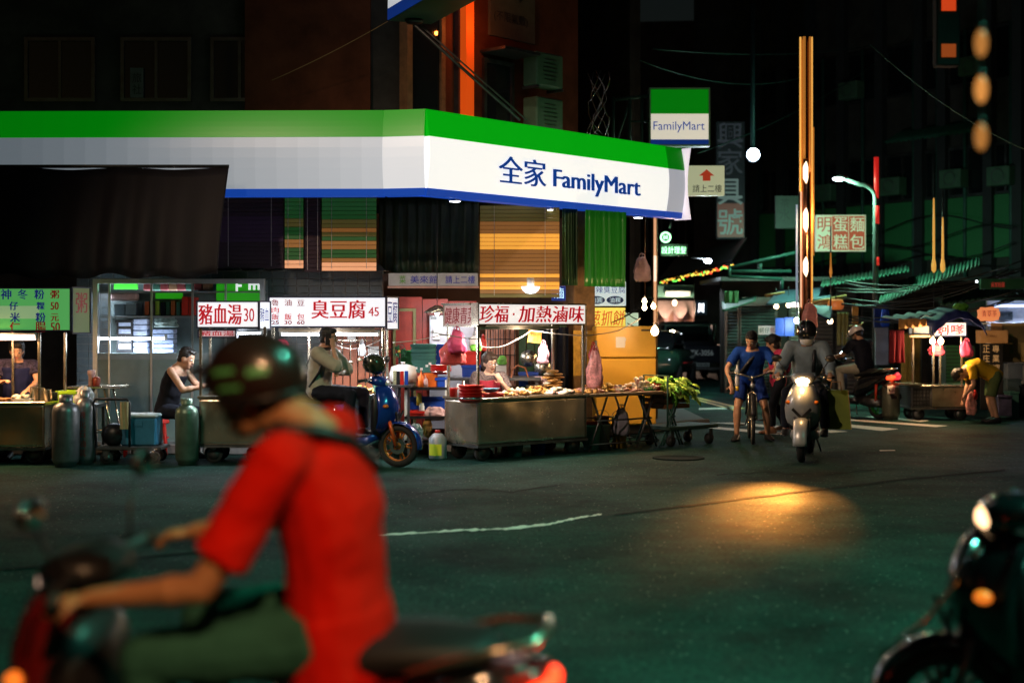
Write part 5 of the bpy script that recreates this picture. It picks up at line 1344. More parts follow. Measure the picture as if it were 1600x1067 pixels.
# ---------------------------------------------------------------- crates, shelf and goods left of the cart
def crate(name, label, px0, px1, py0, py1, Y, m, dp=0.35, group=None, ribs=True, cat="crate"):
    a_, c_ = P(px0, py1, Y), P(px1, py0, Y); w, h = c_.x - a_.x, c_.z - a_.z; t = 0.02
    o = thing(name, label, cat, (a_.x, Y, a_.z), 0, group)
    mb = MB().bx((0, 0, 0), (w, t, h)).bx((0, dp - t, 0), (w, dp, h)).bx((0, t, 0), (t, dp - t, h)).bx((w - t, t, 0), (w, dp - t, h)).bx((t, t, 0), (w - t, dp - t, t))
    mb.build("box", m, o, 0.004)
    mb = MB().bx((-0.012, -0.012, h - 0.035), (w + 0.012, -0.001, h)).bx((-0.012, 0.0, h - 0.03), (-0.001, dp, h - 0.004)).bx((w + 0.001, 0, h - 0.03), (w + 0.012, dp, h - 0.004))
    mb.build("rim", m, o, 0.003)
    if ribs:
        mb = MB(); n_ = max(2, int(w / 0.09))
        for k in range(n_): mb.bx((w * (k + 0.5) / n_ - 0.008, -0.009, 0.01), (w * (k + 0.5) / n_ + 0.008, -0.0005, h - 0.036))
        mb.build("rib", m, o)
    return o
ys = 18.35
g_ = "teal crates stacked by the shelf"
for k, (y0, y1, lab) in enumerate(((583, 562, "teal plastic crate with white scuffs, lowest of its stack"), (562, 552, "teal plastic crate second from the bottom of its stack"), (552, 545, "flat teal plastic crate third in its stack"), (545, 538, "flat teal plastic crate on top of its stack"))):
    o = crate("plastic_crate", lab, 644 - k * 0.5, 680, y1, y0 - 0.4, ys, M_tealbox, 0.4, g_, k == 3)
    if k == 0:
        for (dx, dz) in ((0.02, 0.06), (0.09, 0.05), (0.16, 0.09), (0.20, 0.12)): MB().box((dx + 0.03, -0.0025, dz), (0.035, 0.003, 0.03), rz=0.0).build("white_scuff", M_paper, o)
MB_ = None
crate("blue_bin", "tall dark blue bin behind the teal crate stack", 681, 694, 538, 575, 18.5, M_blue, 0.3, None, False, "bin")
crate("red_crate", "red crate on a blue crate behind the left cart post", 722, 750, 549, 570, 18.6, M_red, 0.3, "stacked crates behind the cart")
crate("blue_crate", "blue crate under the red crate behind the left cart post", 722, 750, 570.5, 592, 18.6, M_blue, 0.3, "stacked crates behind the cart")
crate("blue_crate", "blue crate behind the counter right of the seated vendor", 811, 840, 582, 604, 19.0, M_blue, 0.3, "stacked crates behind the cart", False)
crate("green_box", "bright green box behind the parked helmet", 626, 645, 548, 580, 18.9, M_green, 0.3, None, False, "box")
# table under them
o = thing("back_table", "low dark table carrying the crates behind the shelf", "table", (0, 0, 0))
a_, c_ = P(612, 0, 18.3), P(845, 0, 18.3)
MB().bx((a_.x, 18.3, 0.92), (c_.x, 18.95, 0.955)).build("table_top", M_dsteel, o)
for x in (a_.x + 0.05, (a_.x + c_.x) / 2, c_.x - 0.05):
    for y in (18.35, 18.9): MB().bx((x - 0.02, y - 0.02, 0.11), (x + 0.02, y + 0.02, 0.919)).build("leg", M_dsteel, o)
# meter box
o = thing("meter_box", "grey electric cabinet with a white switch box behind the crates", "cabinet")
a_, c_ = P(671, 590, 19.6), P(745, 493, 19.6)
MB().bx((a_.x, 19.6, 0.2), (c_.x, 19.85, c_.z)).build("cabinet", mat("lilac_grey_paint", (0.40, 0.38, 0.42), 0.5), o, 0.01)
a1, c1_ = P(677, 531, 19.58), P(687, 511, 19.58)
MB().bx((a1.x, 19.55, a1.z), (c1_.x, 19.598, c1_.z)).build("switch_box", M_white, o, 0.008)
a1, c1_ = P(673, 499, 19.58), P(682, 495, 19.58)
MB().bx((a1.x, 19.585, a1.z), (c1_.x, 19.599, c1_.z)).build("label_plate", M_black, o)
# steel shelf with goods
Yh = 17.75
o = thing("shelf_rack", "black two tier rack of sauces and bowls between the scooter and the cart", "shelf")
x0, x1 = PX(632, Yh), PX(698, Yh)
for z in (0.50, 0.86, 0.20): MB().bx((x0, Yh, z - 0.035), (x1, Yh + 0.36, z)).build("shelf_board", M_black, o)
for x in (x0 + 0.01, x1 - 0.01):
    for y in (Yh + 0.015, Yh + 0.345): MB().bx((x - 0.012, y - 0.012, 0.12), (x + 0.012, y + 0.012, 0.95)).build("upright", M_white, o)
def small(name, label, cat, px, z, Y, mb, m, rz=0, group=None):
    o = tag(mb.build(name, m), label, cat, group); o.location = (PX(px, Y), Y, z); o.rotation_euler.z = rz; return o
bottle = lambda r, h: MB().lathe([(r, 0), (r, h * 0.6), (r * 0.5, h * 0.72), (r * 0.28, h * 0.8), (r * 0.1, h)], 14)
small("sauce_bottle", "orange squeeze bottle standing on the upper rack shelf", "bottle", 658, 0.861, Yh + 0.06, bottle(0.04, 0.21), M_orange)
small("sauce_bottle", "pale squeeze bottle right of the orange one on the rack", "bottle", 665, 0.861, Yh + 0.06, bottle(0.03, 0.15), M_pale)
small("cooker", "orange rice box with a dark dial on the upper rack shelf", "cooker", 675, 0.861, Yh + 0.2, MB().bx((-0.10, -0.08, 0), (0.07, 0.08, 0.17)), M_orange)
o = thing("red_basin", "stack of wide red basins on top of the rack", "basin", (PX(688, Yh), Yh + 0.15, 1.02), 0)
for k in range(3): MB().lathe([(0.10, 0.03 * k), (0.135, 0.05 + 0.03 * k), (0.142, 0.055 + 0.03 * k), (0.125, 0.05 + 0.03 * k), (0.09, 0.01 + 0.03 * k)], 24).build("basin", M_red, o)
MB().lathe([(0.125, 0.028), (0.128, 0.04), (0.120, 0.04), (0.118, 0.028)], 24, None, True, False).build("silver_band", M_chrome, o)
crate("blue_tub", "dark blue tub between the rack shelf and the red basins", 681, 697, 590, 606, Yh + 0.12, M_blue, 0.2, None, False, "tub")
crate("red_tray", "red tray full of packets on the lower rack shelf", 639, 662, 642, 655, Yh + 0.05, M_red, 0.25, None, False, "tray")
crate("blue_basket", "blue basket at the back of the lower rack shelf", 640, 697, 620, 640, Yh + 0.29, M_blue, 0.1, None, False, "basket")
small("spice_jar", "white spice jar with dark lid on the lower rack shelf", "jar", 659, 0.501, Yh + 0.1, MB().lathe([(0.035, 0), (0.035, 0.12), (0.028, 0.125), (0.028, 0.155), (0.005, 0.155)], 14), M_white)
small("spice_jar", "yellow green sauce jar on the lower rack shelf", "jar", 655, 0.62, Yh + 0.24, MB().lathe([(0.035, 0), (0.035, 0.12), (0.028, 0.125), (0.028, 0.155), (0.005, 0.155)], 14), M_yellow)
bag("plastic_bag", "clear bag of white noodles lying on the lower rack shelf", 664, 694, 636, 657, Yh + 0.12, M_pale, 13, False, None, "plastic bag", 0.6, None, 0.6)
bag("plastic_bag", "creased white bag on the ground by the scooter front wheel", 640, 660, 662, 690, Yh - 0.1, M_clearbag, 15, False, None, "plastic bag", 0.6, None, 0.5)
# white enamel basin set, packets, drum fan left of the rack
o = thing("white_pot", "upturned white enamel pot behind the blue scooter nose", "pot", (PX(630, 18.0), 18.0, 0.92), 0)
MB().lathe([(0.17, 0), (0.175, 0.10), (0.15, 0.19), (0.06, 0.22), (0.01, 0.222)], 24).build("pot", M_white, o); MB().lathe([(0.02, 0.222), (0.03, 0.25), (0.008, 0.252)], 12).build("knob", M_white, o)
for k, (px, m, lab) in enumerate(((617, M_pale, "olive patterned packet beside the white pot"), (622, M_black, "dark packet between the patterned packet and the red one"), (628, M_red, "red packet next to the blue one by the white pot"), (635, M_blue, "blue packet at the end of the packet row"))):
    small("packet", lab, "packet", px, 0.90, 17.6, MB().bx((-0.022, -0.05, 0), (0.022, 0.05, 0.17)), m if k else mat("patterned_packet", (0.3, 0.28, 0.16), 0.6, 0, 0.6, 40), 0.1, "packets by the white pot")
o = thing("packet_table", "low table under the packets and the white pot", "table")
a_, c_ = P(608, 0, 17.5), P(642, 0, 17.5)
MB().bx((a_.x, 17.5, 0.87), (c_.x, 18.2, 0.899)).build("table_top", M_dsteel, o)
for x in (a_.x + 0.03, c_.x - 0.03):
    for y in (17.54, 18.15): MB().bx((x - 0.015, y - 0.015, 0), (x + 0.015, y + 0.015, 0.869)).build("leg", M_dsteel, o)
o = thing("electric_fan", "small green electric fan above the parked helmet", "fan", P(624, 549, 18.6), 0)
for rr in (0.03, 0.06, 0.09): MB().tube([(rr * math.cos(a), -0.02, rr * math.sin(a)) for a in [2 * math.pi * i / 18 for i in range(19)]], 0.004, 5).build("guard_ring", M_gsteel, o)
MB().ell((0, -0.02, 0), (0.02, 0.02, 0.02), 10, 6).build("hub", M_yellow, o)
for k in range(3):
    M_ = Matrix.Rotation(k * 2.094, 4, 'Y'); MB().sheet(lambda u, v: (0.015 + 0.06 * u, 0.012 * (v - 0.5), (v - 0.5) * 0.06 * (0.4 + u)), 3, 3, M_).build("blade", M_green, o)
MB().cyl((0, 0.01, -0.09), (0, 0.02, -0.42), 0.014).build("stand", M_gsteel, o)
small("fan_ornament", "round golden paper fan standing on the low board by the rack", "ornament", 668, 0.20, Yh + 0.05, MB().lathe([(0.004, 0), (0.1, 0), (0.1, 0.012), (0.004, 0.012)], 24, Matrix.Translation((0, 0, 0.15)) @ Matrix.Rotation(R(90), 4, 'X') @ Matrix.Diagonal((0.62, 1.25, 1, 1))), mat("golden_paper", (0.45, 0.25, 0.06), 0.6, 0, 0.7, 14))
o = thing("oil_can", "translucent oil can with yellow label on the ground left of the cart", "can", (PX(684, 17.4), 17.4, 0), 0)
MB().lathe([(0.10, 0.0), (0.11, 0.02), (0.11, 0.25), (0.06, 0.31), (0.03, 0.32)], 20).build("body", mat("grey_translucent_plastic", (0.32, 0.32, 0.33), 0.3), o)
MB().lathe([(0.034, 0.32), (0.034, 0.35), (0.005, 0.351)], 12).build("cap", M_red, o)
MB().sheet(lambda u, v: (0.112 * math.sin((u - 0.7) * 1.6), -0.112 * math.cos((u - 0.7) * 1.6), 0.05 + 0.14 * v), 8, 2).build("label", glow("yellow_label", (0.6, 0.6, 0.02), 0.08, (0.75, 0.75, 0.05)), o)  # faint glow put into the can label colour
# goods behind the braised food counter
small("menu_board", "pinkish white notice board behind the seated vendor", "board", 783, PZ(590, 19.0), 19.0, MB().bx((-0.07, -0.005, 0), (0.07, 0.005, 0.20)), M_paper)
o = bag("potted_herb", "little green herb above the notice board", 778, 792, 556, 570, 18.95, M_leaf, 3, False, None, "plant", 0.5, None, 0.4)
o = thing("tool_hook", "curved rusty hook frame standing behind the counter", "hook", (PX(812, 18.5), 18.5, 0.75), 0)
MB().tube([(-0.10, 0, 0.30), (-0.12, 0, 0.12), (-0.05, 0, 0.06), (0.06, 0, 0.05), (0.13, 0, 0.06)], 0.010, 6).tube([(0.13, 0, 0), (0.12, 0, 0.18), (0.07, 0, 0.33), (-0.03, 0, 0.36), (-0.10, 0, 0.30)], 0.010, 6).build("hook_frame", mat("rusty_iron", (0.3, 0.09, 0.03), 0.6), o)
o = small("steel_pot", "steel pot behind the fish balls on the cart", "pot", 840, 0.767, 18.25, MB().lathe([(0.15, 0), (0.15, 0.09), (0.16, 0.095), (0.14, 0.09), (0.13, 0.01)], 20), M_steel)
bag("plastic_bag", "crumpled pale bag of buns behind the fish balls", 830, 855, 588, 606, 18.6, M_pale, 21, False, None, "plastic bag", 0.6, None, 0.4)
small("dark_curtain", "dark hanging curtain between the counter and the pillar", "curtain", 866, 0.3, 19.9, MB().sheet(lambda u, v: (-0.2 + 0.4 * u, 0.03 * math.sin(u * 22), 1.3 * v), 24, 4), M_denim)
# ---------------------------------------------------------------- pig blood soup stall
QL = Vector((PX(313, 16.85), 16.85, 0)); QM = frame_of(QL, 0)
c3 = stall_cart("soup_cart", "stainless pig blood soup cart with small white sign behind the red rider", QL, 0, 0.78, 0.6, 0.22, 0.80, 1.62, [(0.0, 0.03), (0.0, 0.56), (0.76, 0.03), (0.76, 0.56)])
zs0, zs1 = PZ(513, 16.85), PZ(470, 16.85)
f, d, nn, a, ln = sign_box(c3, "sign_board", (-0.045, -0.02), (0.70, -0.02), zs0, zs1, E_sign, M_frm, 0.25)
sign_text(f, "豬血湯", a, d, nn, 0.03, 0.535, zs0 + 0.045, zs1 - 0.04, M_txtred, 0, 3)
sign_text(f, "30", a, d, nn, 0.565, 0.685, zs0 + 0.08, zs1 - 0.09, M_txtred, 0.0, 1)
f, d, nn, a, ln = sign_box(c3, "side_sign_board", (0.705, -0.02), (0.80, 0.25), zs0 - 0.02, zs1, E_sign, M_frm, 0.02)
sign_text(f, "豬血", a, d, nn, 0.04, 0.24, zs0 + 0.08, zs1 - 0.08, M_txtblue, 0, 0)
f, d, nn, a, ln = sign_box(c3, "lower_sign_board", (-0.045, 0.05), (0.42, 0.05), zs0 - 0.115, zs0 - 0.01, glow("pink_lit_face", (0.75, 0.55, 0.60), 0.55, (0.6, 0.5, 0.5)), M_frm, 0.1)
sign_text(f, "豬血湯", a, d, nn, 0.03, 0.43, zs0 - 0.09, zs0 - 0.03, M_txtred, 0, 1)
tube_light("cold tube light under the pig blood soup sign", QM @ Vector((0.40, 0.2, zs0 - 0.06)), 0.6, 0, E_tube, 14, (0.8, 0.9, 1.0))
for x, lab in ((0.2, "steel soup pot at the left of the soup cart counter"), (0.52, "steel soup pot at the right of the soup cart counter")):
    o = thing("soup_pot", lab, "pot", QM @ Vector((x, 0.3, 0.80)), 0, "soup pots")
    MB().lathe([(0.13, 0), (0.13, 0.16), (0.14, 0.165), (0.12, 0.16), (0.11, 0.02)], 20).build("pot", M_steel, o); MB().lathe([(0.12, 0.15), (0.005, 0.151)], 20).build("soup", M_brown, o)
# ---------------------------------------------------------------- green sign stall on the far left
GL = Vector((PX(-45, 16.7), 16.7, 0)); GM = frame_of(GL, 0)
c4 = stall_cart("porridge_cart", "steel porridge cart under the green sign at the left edge", GL, 0, PX(68, 16.7) - GL.x, 0.6, 0.20, 0.74, 1.55, [(PX(66, 16.7) - GL.x - 0.05, 0.05), (PX(80, 16.7) - GL.x, 0.52), (0.3, 0.55)])
zs0, zs1 = PZ(518, 16.7), PZ(449, 16.7)
gx = lambda px: PX(px, 16.7) - GL.x
f, d, nn, a, ln = sign_box(c4, "sign_board", (0, -0.02), (gx(112), -0.02), zs0, zs1, glow("green_lit_face", (0.10, 0.46, 0.12), 0.6, (0.1, 0.4, 0.1)), M_frm, 0.2)
MB().bx((0.02, -0.0100, zs0 + 0.15), (gx(62), -0.0082, zs0 + 0.30)).build("bright_panel", glow("pale_green_lit_face", (0.42, 0.68, 0.34), 0.42, (0.3, 0.5, 0.3)), f)
for st_, px, py, w_, mm in (("神", 10, 460, 16, M_txtblue), ("冬", 36, 460, 15, M_txtblue), ("粉", 62, 460, 15, M_txtblue), ("粥", 86, 460, 13, M_txtred2), ("仔", 22, 478, 13, M_txtblue), ("米", 24, 496, 15, M_txtblue), ("仁", 24, 511, 16, M_txtred2), ("粿", 64, 478, 12, M_txtblue), ("粉", 64, 496, 15, M_txtblue), ("腸", 64, 511, 16, M_txtred2), ("50", 86, 478, 12, M_txtred2), ("元", 86, 496, 12, M_txtred2), ("50", 87, 511, 14, M_txtred2)):
    s_ = gx(px); hw = w_ / 2 / F * 16.7
    sign_text(f, st_, a, d, nn, s_ - hw, s_ + hw, PZ(py, 16.7) - hw, PZ(py, 16.7) + hw, mm, 0, 2, 0, 0.004)
f, d, nn, a, ln = sign_box(c4, "side_sign_board", (gx(113), 0.0), (gx(129), 0.35), zs0 - 0.03, zs1 + 0.01, glow("dim_olive_face", (0.12, 0.17, 0.06), 0.35, (0.2, 0.25, 0.1)), M_frm, 0.02)
sign_text(f, "粥", a, d, nn, 0.08, 0.3, zs0 + 0.22, zs1 - 0.06, M_txtred2, 0, 1)
MB().bx((0, 0.18, zs1 - 0.03), (gx(112), 0.6, zs1 - 0.01)).build("roof", M_dsteel, c4)
tube_light("pinkish glowing tube light under the green sign", GM @ Vector((gx(5), 0.0, PZ(527, 16.7))), 0.75, 0, glow("pink_fluorescent", (1.0, 0.66, 0.50), 7.0), 14, (1.0, 0.55, 0.25), 0.035)
for i, (px, r_, h_) in enumerate(((54, 0.05, 0.16), (64, 0.045, 0.15), (74, 0.05, 0.13), (84, 0.05, 0.10))):
    o = small("steel_canister", ["tallest steel canister nearest the vendor on the porridge cart", "second steel canister on the porridge cart counter", "third steel canister on the porridge cart counter", "lowest steel canister at the end of the porridge cart"][i], "canister", px, 0.741, 16.9, MB().lathe([(r_, 0), (r_, h_), (r_ * 1.08, h_ + 0.005), (r_ * 0.9, h_), (r_ * 0.85, 0.02)], 16), M_steel, 0, "steel canisters on the porridge cart")
small("white_board", "white chopping board with food on the porridge cart", "board", 36, 0.741, 16.85, MB().bx((-0.12, -0.09, 0), (0.12, 0.09, 0.03)), M_white)
inst_pile("sliced_food_pile", "pale sliced food on the white chopping board", "food", Matrix.Translation((PX(36, 16.85), 16.85, 0.772)), sl_c + sl_l[:1], 14, (0.10, 0.06), 0.03, 31, "food heaps on the counter")
inst_pile("sliced_food_pile", "brown sliced food at the left of the porridge cart", "food", Matrix.Translation((PX(5, 16.85), 16.85, 0.742)), sl_b + sl_p[:1], 20, (0.16, 0.10), 0.03, 32, "food heaps on the counter")
# gas cylinders
def gas(label, px, Y, r, h, m=None, letter=False):
    o = thing("gas_cylinder", label, "gas cylinder", (PX(px, Y), Y, 0), 0, "gas cylinders by the stalls")
    m = m or mat("grey_gas_steel", (0.20, 0.20, 0.21), 0.38, 0.75, 0.35, 5, 0.08, 20)
    MB().lathe([(r * 0.78, 0.0), (r * 0.80, 0.04), (r * 0.92, 0.05), (r, 0.09), (r, h * 0.80), (r * 0.9, h * 0.88), (r * 0.45, h * 0.94), (0.03, h * 0.95)], 24).build("tank", m, o)
    MB().lathe([(r * 0.5, h * 0.93), (r * 0.52, h * 1.04), (r * 0.48, h * 1.04), (r * 0.46, h * 0.93)], 20, None, True, False).build("collar", m, o)
    MB().cyl((0, 0, h * 0.94), (0, 0, h * 1.02), 0.022).ell((0, 0, h * 1.03), (0.035, 0.035, 0.012), 10, 4).build("valve", M_dsteel, o)
    if letter:
        for k, ch in enumerate("液化石油氣"): text(o, ch, (0.0, -r - 0.003, h * 0.70 - k * 0.11), 0.08, 0.085, mat("gas_letter_red", (0.35, 0.03, 0.02), 0.5, 0, 0, 1, 0), bold=0)
    return o
gas("big grey gas cylinder next to the porridge cart", 103, 16.5, 0.155, 0.80)
gas("slimmer grey gas cylinder with red characters behind the big one", 133, 16.75, 0.115, 0.84, None, True)
gas("dim green grey gas cylinder beside the seated man in black vest", 292, 16.7, 0.135, 0.75, mat("green_gas_steel", (0.10, 0.16, 0.12), 0.4, 0.6, 0.3, 5))
crate("yellow_green_basket", "bright yellow green basket behind the gas cylinders", 88, 118, 611, 634, 17.1, glow("lime_plastic", (0.30, 0.55, 0.02), 0.05, (0.45, 0.75, 0.03)), 0.3, None, True, "basket")  # basket plastic brightened by a faint glow of its own
bag("plastic_bag", "crumpled clear bag beside the yellow green basket", 116, 146, 604, 632, 17.15, M_clearbag, 33, False, None, "plastic bag", 0.6, None, 0.4)
o = thing("basket_table", "small dark table carrying the yellow green basket", "table")
a_, c_ = P(84, 0, 17.0), P(150, 0, 17.0)
MB().bx((a_.x, 17.0, 0.65), (c_.x, 17.45, 0.69)).build("table_top", M_dsteel, o)
for x in (a_.x + 0.03, c_.x - 0.03):
    for y in (17.04, 17.41): MB().bx((x - 0.015, y - 0.015, 0), (x + 0.015, y + 0.015, 0.649)).build("leg", M_dsteel, o)
# folding steel table with condiments
o = thing("dining_table", "small steel folding table with condiment caddy before the lit shop window", "table", (PX(155, 17.9), 17.9, 0), 0)
MB().bx((-0.33, -0.25, 0.845), (0.33, 0.25, 0.875)).build("table_top", M_steel, o, 0.008)
for sx_ in (-1, 1):
    for yy in (-0.2, 0.2): MB().tube([(0.26 * sx_, yy, 0.01), (0.12 * sx_, yy, 0.84)], 0.013, 6).build("leg", M_steel, o)
MB().cyl((-0.2, -0.2, 0.3), (0.2, -0.2, 0.3), 0.009, n=6).cyl((-0.2, 0.2, 0.3), (0.2, 0.2, 0.3), 0.009, n=6).build("brace", M_steel, o)
small("condiment_pot", "red brown chilli pot on the steel folding table", "jar", 151, 0.876, 17.85, MB().lathe([(0.045, 0), (0.048, 0.09), (0.03, 0.11), (0.01, 0.115)], 14), mat("chilli_brown", (0.3, 0.05, 0.03), 0.3))
small("condiment_pot", "white topped condiment jar on the steel folding table", "jar", 143, 0.876, 17.9, MB().lathe([(0.04, 0), (0.04, 0.13), (0.05, 0.135), (0.05, 0.19), (0.01, 0.195)], 14), M_pale)
# red stools
def stool(label, px, Y):
    o = thing("plastic_stool", label, "stool", (PX(px, Y), Y, 0), 0.2, "red plastic stools")
    MB().lathe([(0.155, 0.40), (0.165, 0.41), (0.165, 0.43), (0.15, 0.445), (0.01, 0.44)], 18).build("seat", M_red, o)
    for k in range(4):
        an = math.pi / 4 + k * math.pi / 2
        MB().tube([(0.18 * math.cos(an), 0.18 * math.sin(an), 0.01), (0.135 * math.cos(an), 0.135 * math.sin(an), 0.41)], 0.018, 6).build("leg", M_red, o)
    MB().tube([(0.155 * math.cos(2 * math.pi * k / 16), 0.155 * math.sin(2 * math.pi * k / 16), 0.22) for k in range(17)], 0.008, 5).build("ring", M_red, o)
    return o
stool("red stool left of the blue cooler before the lit window", 212, 17.7); stool("red stool partly behind the seated man in black vest", 244, 17.9)
# hand cart with blue cooler
o = thing("hand_truck", "black platform hand truck carrying the blue cooler", "hand truck", (PX(205, 16.9), 16.9, 0), 0)
MB().bx((-0.36, -0.2, 0.17), (0.40, 0.25, 0.21)).build("platform", M_dsteel, o, 0.008)
MB().tube([(-0.36, -0.18, 0.2), (-0.40, -0.18, 0.72), (-0.37, -0.18, 0.77), (0.0, -0.18, 0.77), (0.03, -0.18, 0.72), (0.03, -0.18, 0.2)], 0.016, 8).build("handle", M_black, o)
for x in (-0.25, 0.3):
    for y in (-0.14, 0.2): caster(o, x, y, 0.075, 0.08)
o = thing("cooler_box", "blue cooler box with pale lid on the hand truck", "cooler", (PX(222, 17.0), 17.0, 0.21), 0)
MB().bx((-0.21, -0.17, 0.0), (0.21, 0.17, 0.33)).build("tub", mat("cooler_blue", (0.03, 0.17, 0.30), 0.45), o, 0.02)
MB().bx((-0.22, -0.18, 0.331), (0.22, 0.18, 0.375)).build("lid", mat("pale_blue_plastic", (0.40, 0.48, 0.50), 0.5), o, 0.015)
MB().box((0.0, -0.176, 0.26), (0.10, 0.012, 0.05)).build("latch", mat("cooler_blue", (0.03, 0.17, 0.30)), o)
small("folded_cloth", "yellowish cloth draped over the hand truck handle", "cloth", 188, 0.42, 16.7, MB().sheet(lambda u, v: (0.10 * u, -0.02 + 0.012 * math.sin(u * 12 + v * 2), 0.32 * v), 8, 6), mat("beige_cloth", (0.38, 0.32, 0.18), 0.8))
small("black_sack", "black sack slumped on the hand truck left of the cooler", "sack", 178, 0.21, 16.9, MB().ell((0, 0, 0.13), (0.15, 0.13, 0.14), 14, 8), M_black)
# ---------------------------------------------------------------- glazed shop window of the store (left)
Yw = 18.55
o = thing("shop_window", "aluminium framed lit shop window full of boxes and packets at the left", "shop window")
x0, x1, x2 = PX(145, Yw), PX(413, Yw), PX(282, Yw)
zt2, zb2 = PZ(436, Yw), 0.12
t = 0.06
M_alu = mat("brushed_aluminium", (0.48, 0.50, 0.50), 0.4, 0.8, 0.12, 4)
fr2 = MB().bx((x0, Yw, zt2 - t), (x1, Yw + 0.08, zt2)).bx((x0, Yw, zb2), (x0 + t, Yw + 0.08, zt2 - t)).bx((x1 - t, Yw, zb2), (x1, Yw + 0.08, zt2 - t)).build("window_frame", M_alu, o)
for px in (170, 236, 300, 352): MB().bx((PX(px, Yw) - 0.012, Yw + 0.01, zb2), (PX(px, Yw) + 0.012, Yw + 0.05, zt2 - t)).build("mullion", M_alu, o)
MB().bx((x0 + t, Yw + 0.012, PZ(562, Yw)), (x1 - t, Yw + 0.05, PZ(552, Yw))).build("transom", mat("grey_laminate", (0.22, 0.28, 0.30), 0.5), o)
MB().bx((x0 + t, Yw + 0.03, zb2), (x1 - t, Yw + 0.045, PZ(562, Yw))).build("lower_panel", mat("grey_green_panel", (0.13, 0.20, 0.20), 0.35, 0, 0.25, 2), o)
mb = MB().bx((x0 + t, Yw + 0.60, zb2), (x1 - t, Yw + 0.62, zt2)).build("back_wall", mat("window_back_wall", (0.14, 0.18, 0.18), 0.6), o)
for py in (455, 494): MB().bx((x0 + t, Yw + 0.12, PZ(py, Yw) - 0.02), (x1 - t, Yw + 0.58, PZ(py, Yw))).build("shelf_board", mat("shelf_grey", (0.2, 0.22, 0.22), 0.5), o)
q = tube_light("cold tube light inside the lit shop window", ((PX(155, 18.72) + PX(261, 18.72)) / 2, 18.66, PZ(529, 18.66)), PX(261, 18.7) - PX(155, 18.7), 0, E_tube, 10, (0.75, 0.88, 1.0), 0.018, "tube lights of the snack stalls", False)
l = light("window_lamp", 'AREA', (0, 0.2, 0.62), 40, (0.75, 0.88, 1), q, 1.5, 0.2)
light("window_spill", 'POINT', (0, 0.02, -0.5), 16, (0.7, 0.85, 1), q, 0.15)
# goods: packets, boxes
rnd = random.Random(3)
def goods(name, label_f, cat, px0, px1, py_b, hpx, n, mats_, Y, group, dp=0.2, gap=0.92):
    wpx = (px1 - px0) / n; last = {}
    for i in range(n):
        h = hpx * rnd.uniform(0.85, 1.0); m = mats_[i % len(mats_)]
        a_, c_ = P(px0 + i * wpx, py_b, Y), P(px0 + (i + gap) * wpx, py_b - h, Y)
        b_ = MB().bx((0, 0, 0), (c_.x - a_.x, dp, c_.z - a_.z)).build(name, m, None, 0.005)
        b_.location = (a_.x, Y, a_.z + 0.002); tag(b_, label_f(i, m), cat, group)
ORD = ["leftmost", "second from the left", "third from the left", "fourth from the left", "fifth from the left", "sixth from the left", "seventh from the left", "eighth from the left", "ninth from the left", "tenth from the left"]
M_gb = mat("grey_blue_carton", (0.20, 0.28, 0.34), 0.6); M_pw = mat("pale_lilac_packet", (0.34, 0.38, 0.52), 0.5, 0, 0.3, 16)
M_grs = glow("store_green_strip", (0.02, 0.45, 0.005), 0.35, (0.05, 0.45, 0.03))
goods("carton", lambda i, m: "grey blue carton on the upper shop window shelf, " + ORD[i], "carton", 178, 214, 493, 20, 2, [M_gb], 18.8, "cartons in the shop window", 0.3)
tag(MB().bx(P(172, 470, 18.85), P(218, 458, 19.0)).build("pale_sack", M_pale, None, 0.02), "flat pale pink sack lying on the grey blue cartons", "sack")
goods("box", lambda i, m: "coloured box on the upper shop window shelf right of the cartons, " + ORD[i], "box", 226, 300, 493, 24, 9, [mat("rust_box", (0.4, 0.08, 0.02), 0.6), M_black, mat("olive_box", (0.2, 0.3, 0.03), 0.6), M_denim, mat("dark_green_box", (0.02, 0.08, 0.05), 0.6), MATS["rust_box"], M_tealbox, M_red, M_red], 18.8, "coloured boxes in the shop window", 0.2, 0.8)
for k in range(6):
    tag(MB().bx(P(208, 551.5 - k * 9, 18.85), P(236, 543.5 - k * 9, 19.05)).build("packet", M_pw, None, 0.008), "pale grey packet in the middle pile of the shop window, " + ["lowest", "second from below", "third from below", "fourth from below", "fifth from below", "uppermost"][k], "packet", "packets piled in the shop window")
for k in range(5):
    tag(MB().bx(P(238, 551.5 - k * 7.6, 18.85), P(277, 544.8 - k * 7.6, 19.05)).build("packet", mat("lilac_packet", (0.30, 0.36, 0.55), 0.5, 0, 0.35, 16), None, 0.008), "lilac blue packet in the right pile of the shop window, " + ["lowest", "second from below", "third from below", "fourth from below", "uppermost"][k], "packet", "packets piled in the shop window")
o = crate("wire_tray", "black wire tray rack left of the packet piles", 182, 206, 500, 551, 18.8, M_black, 0.25, None, False, "rack")
for k in range(4): MB().bx((0.03, -0.004, 0.05 + k * 0.10), (0.19, 0.0 - 0.0005, 0.11 + k * 0.10)).build("tray", M_pw, o)
o = tag(MB().bx(P(178, 452, 18.9), P(216, 443, 18.95)).build("green_strip_sign", M_grs, None), "bright green strip sign at the upper left inside the shop window", "sign")
o = tag(MB().bx(P(243, 467, 18.75), P(286, 458, 18.78)).build("green_strip_sign", M_grs, None), "bright green strip sign on the shelf in the middle of the shop window", "sign")
o = thing("green_store_panel", "green panel with cropped white letters at the right end of the shop window", "sign")
a_, c_ = P(338, 477, 18.72), P(411, 440, 18.72)
MB().bx((a_.x, 18.72, a_.z), (c_.x, 18.75, c_.z)).build("panel", M_grs, o)
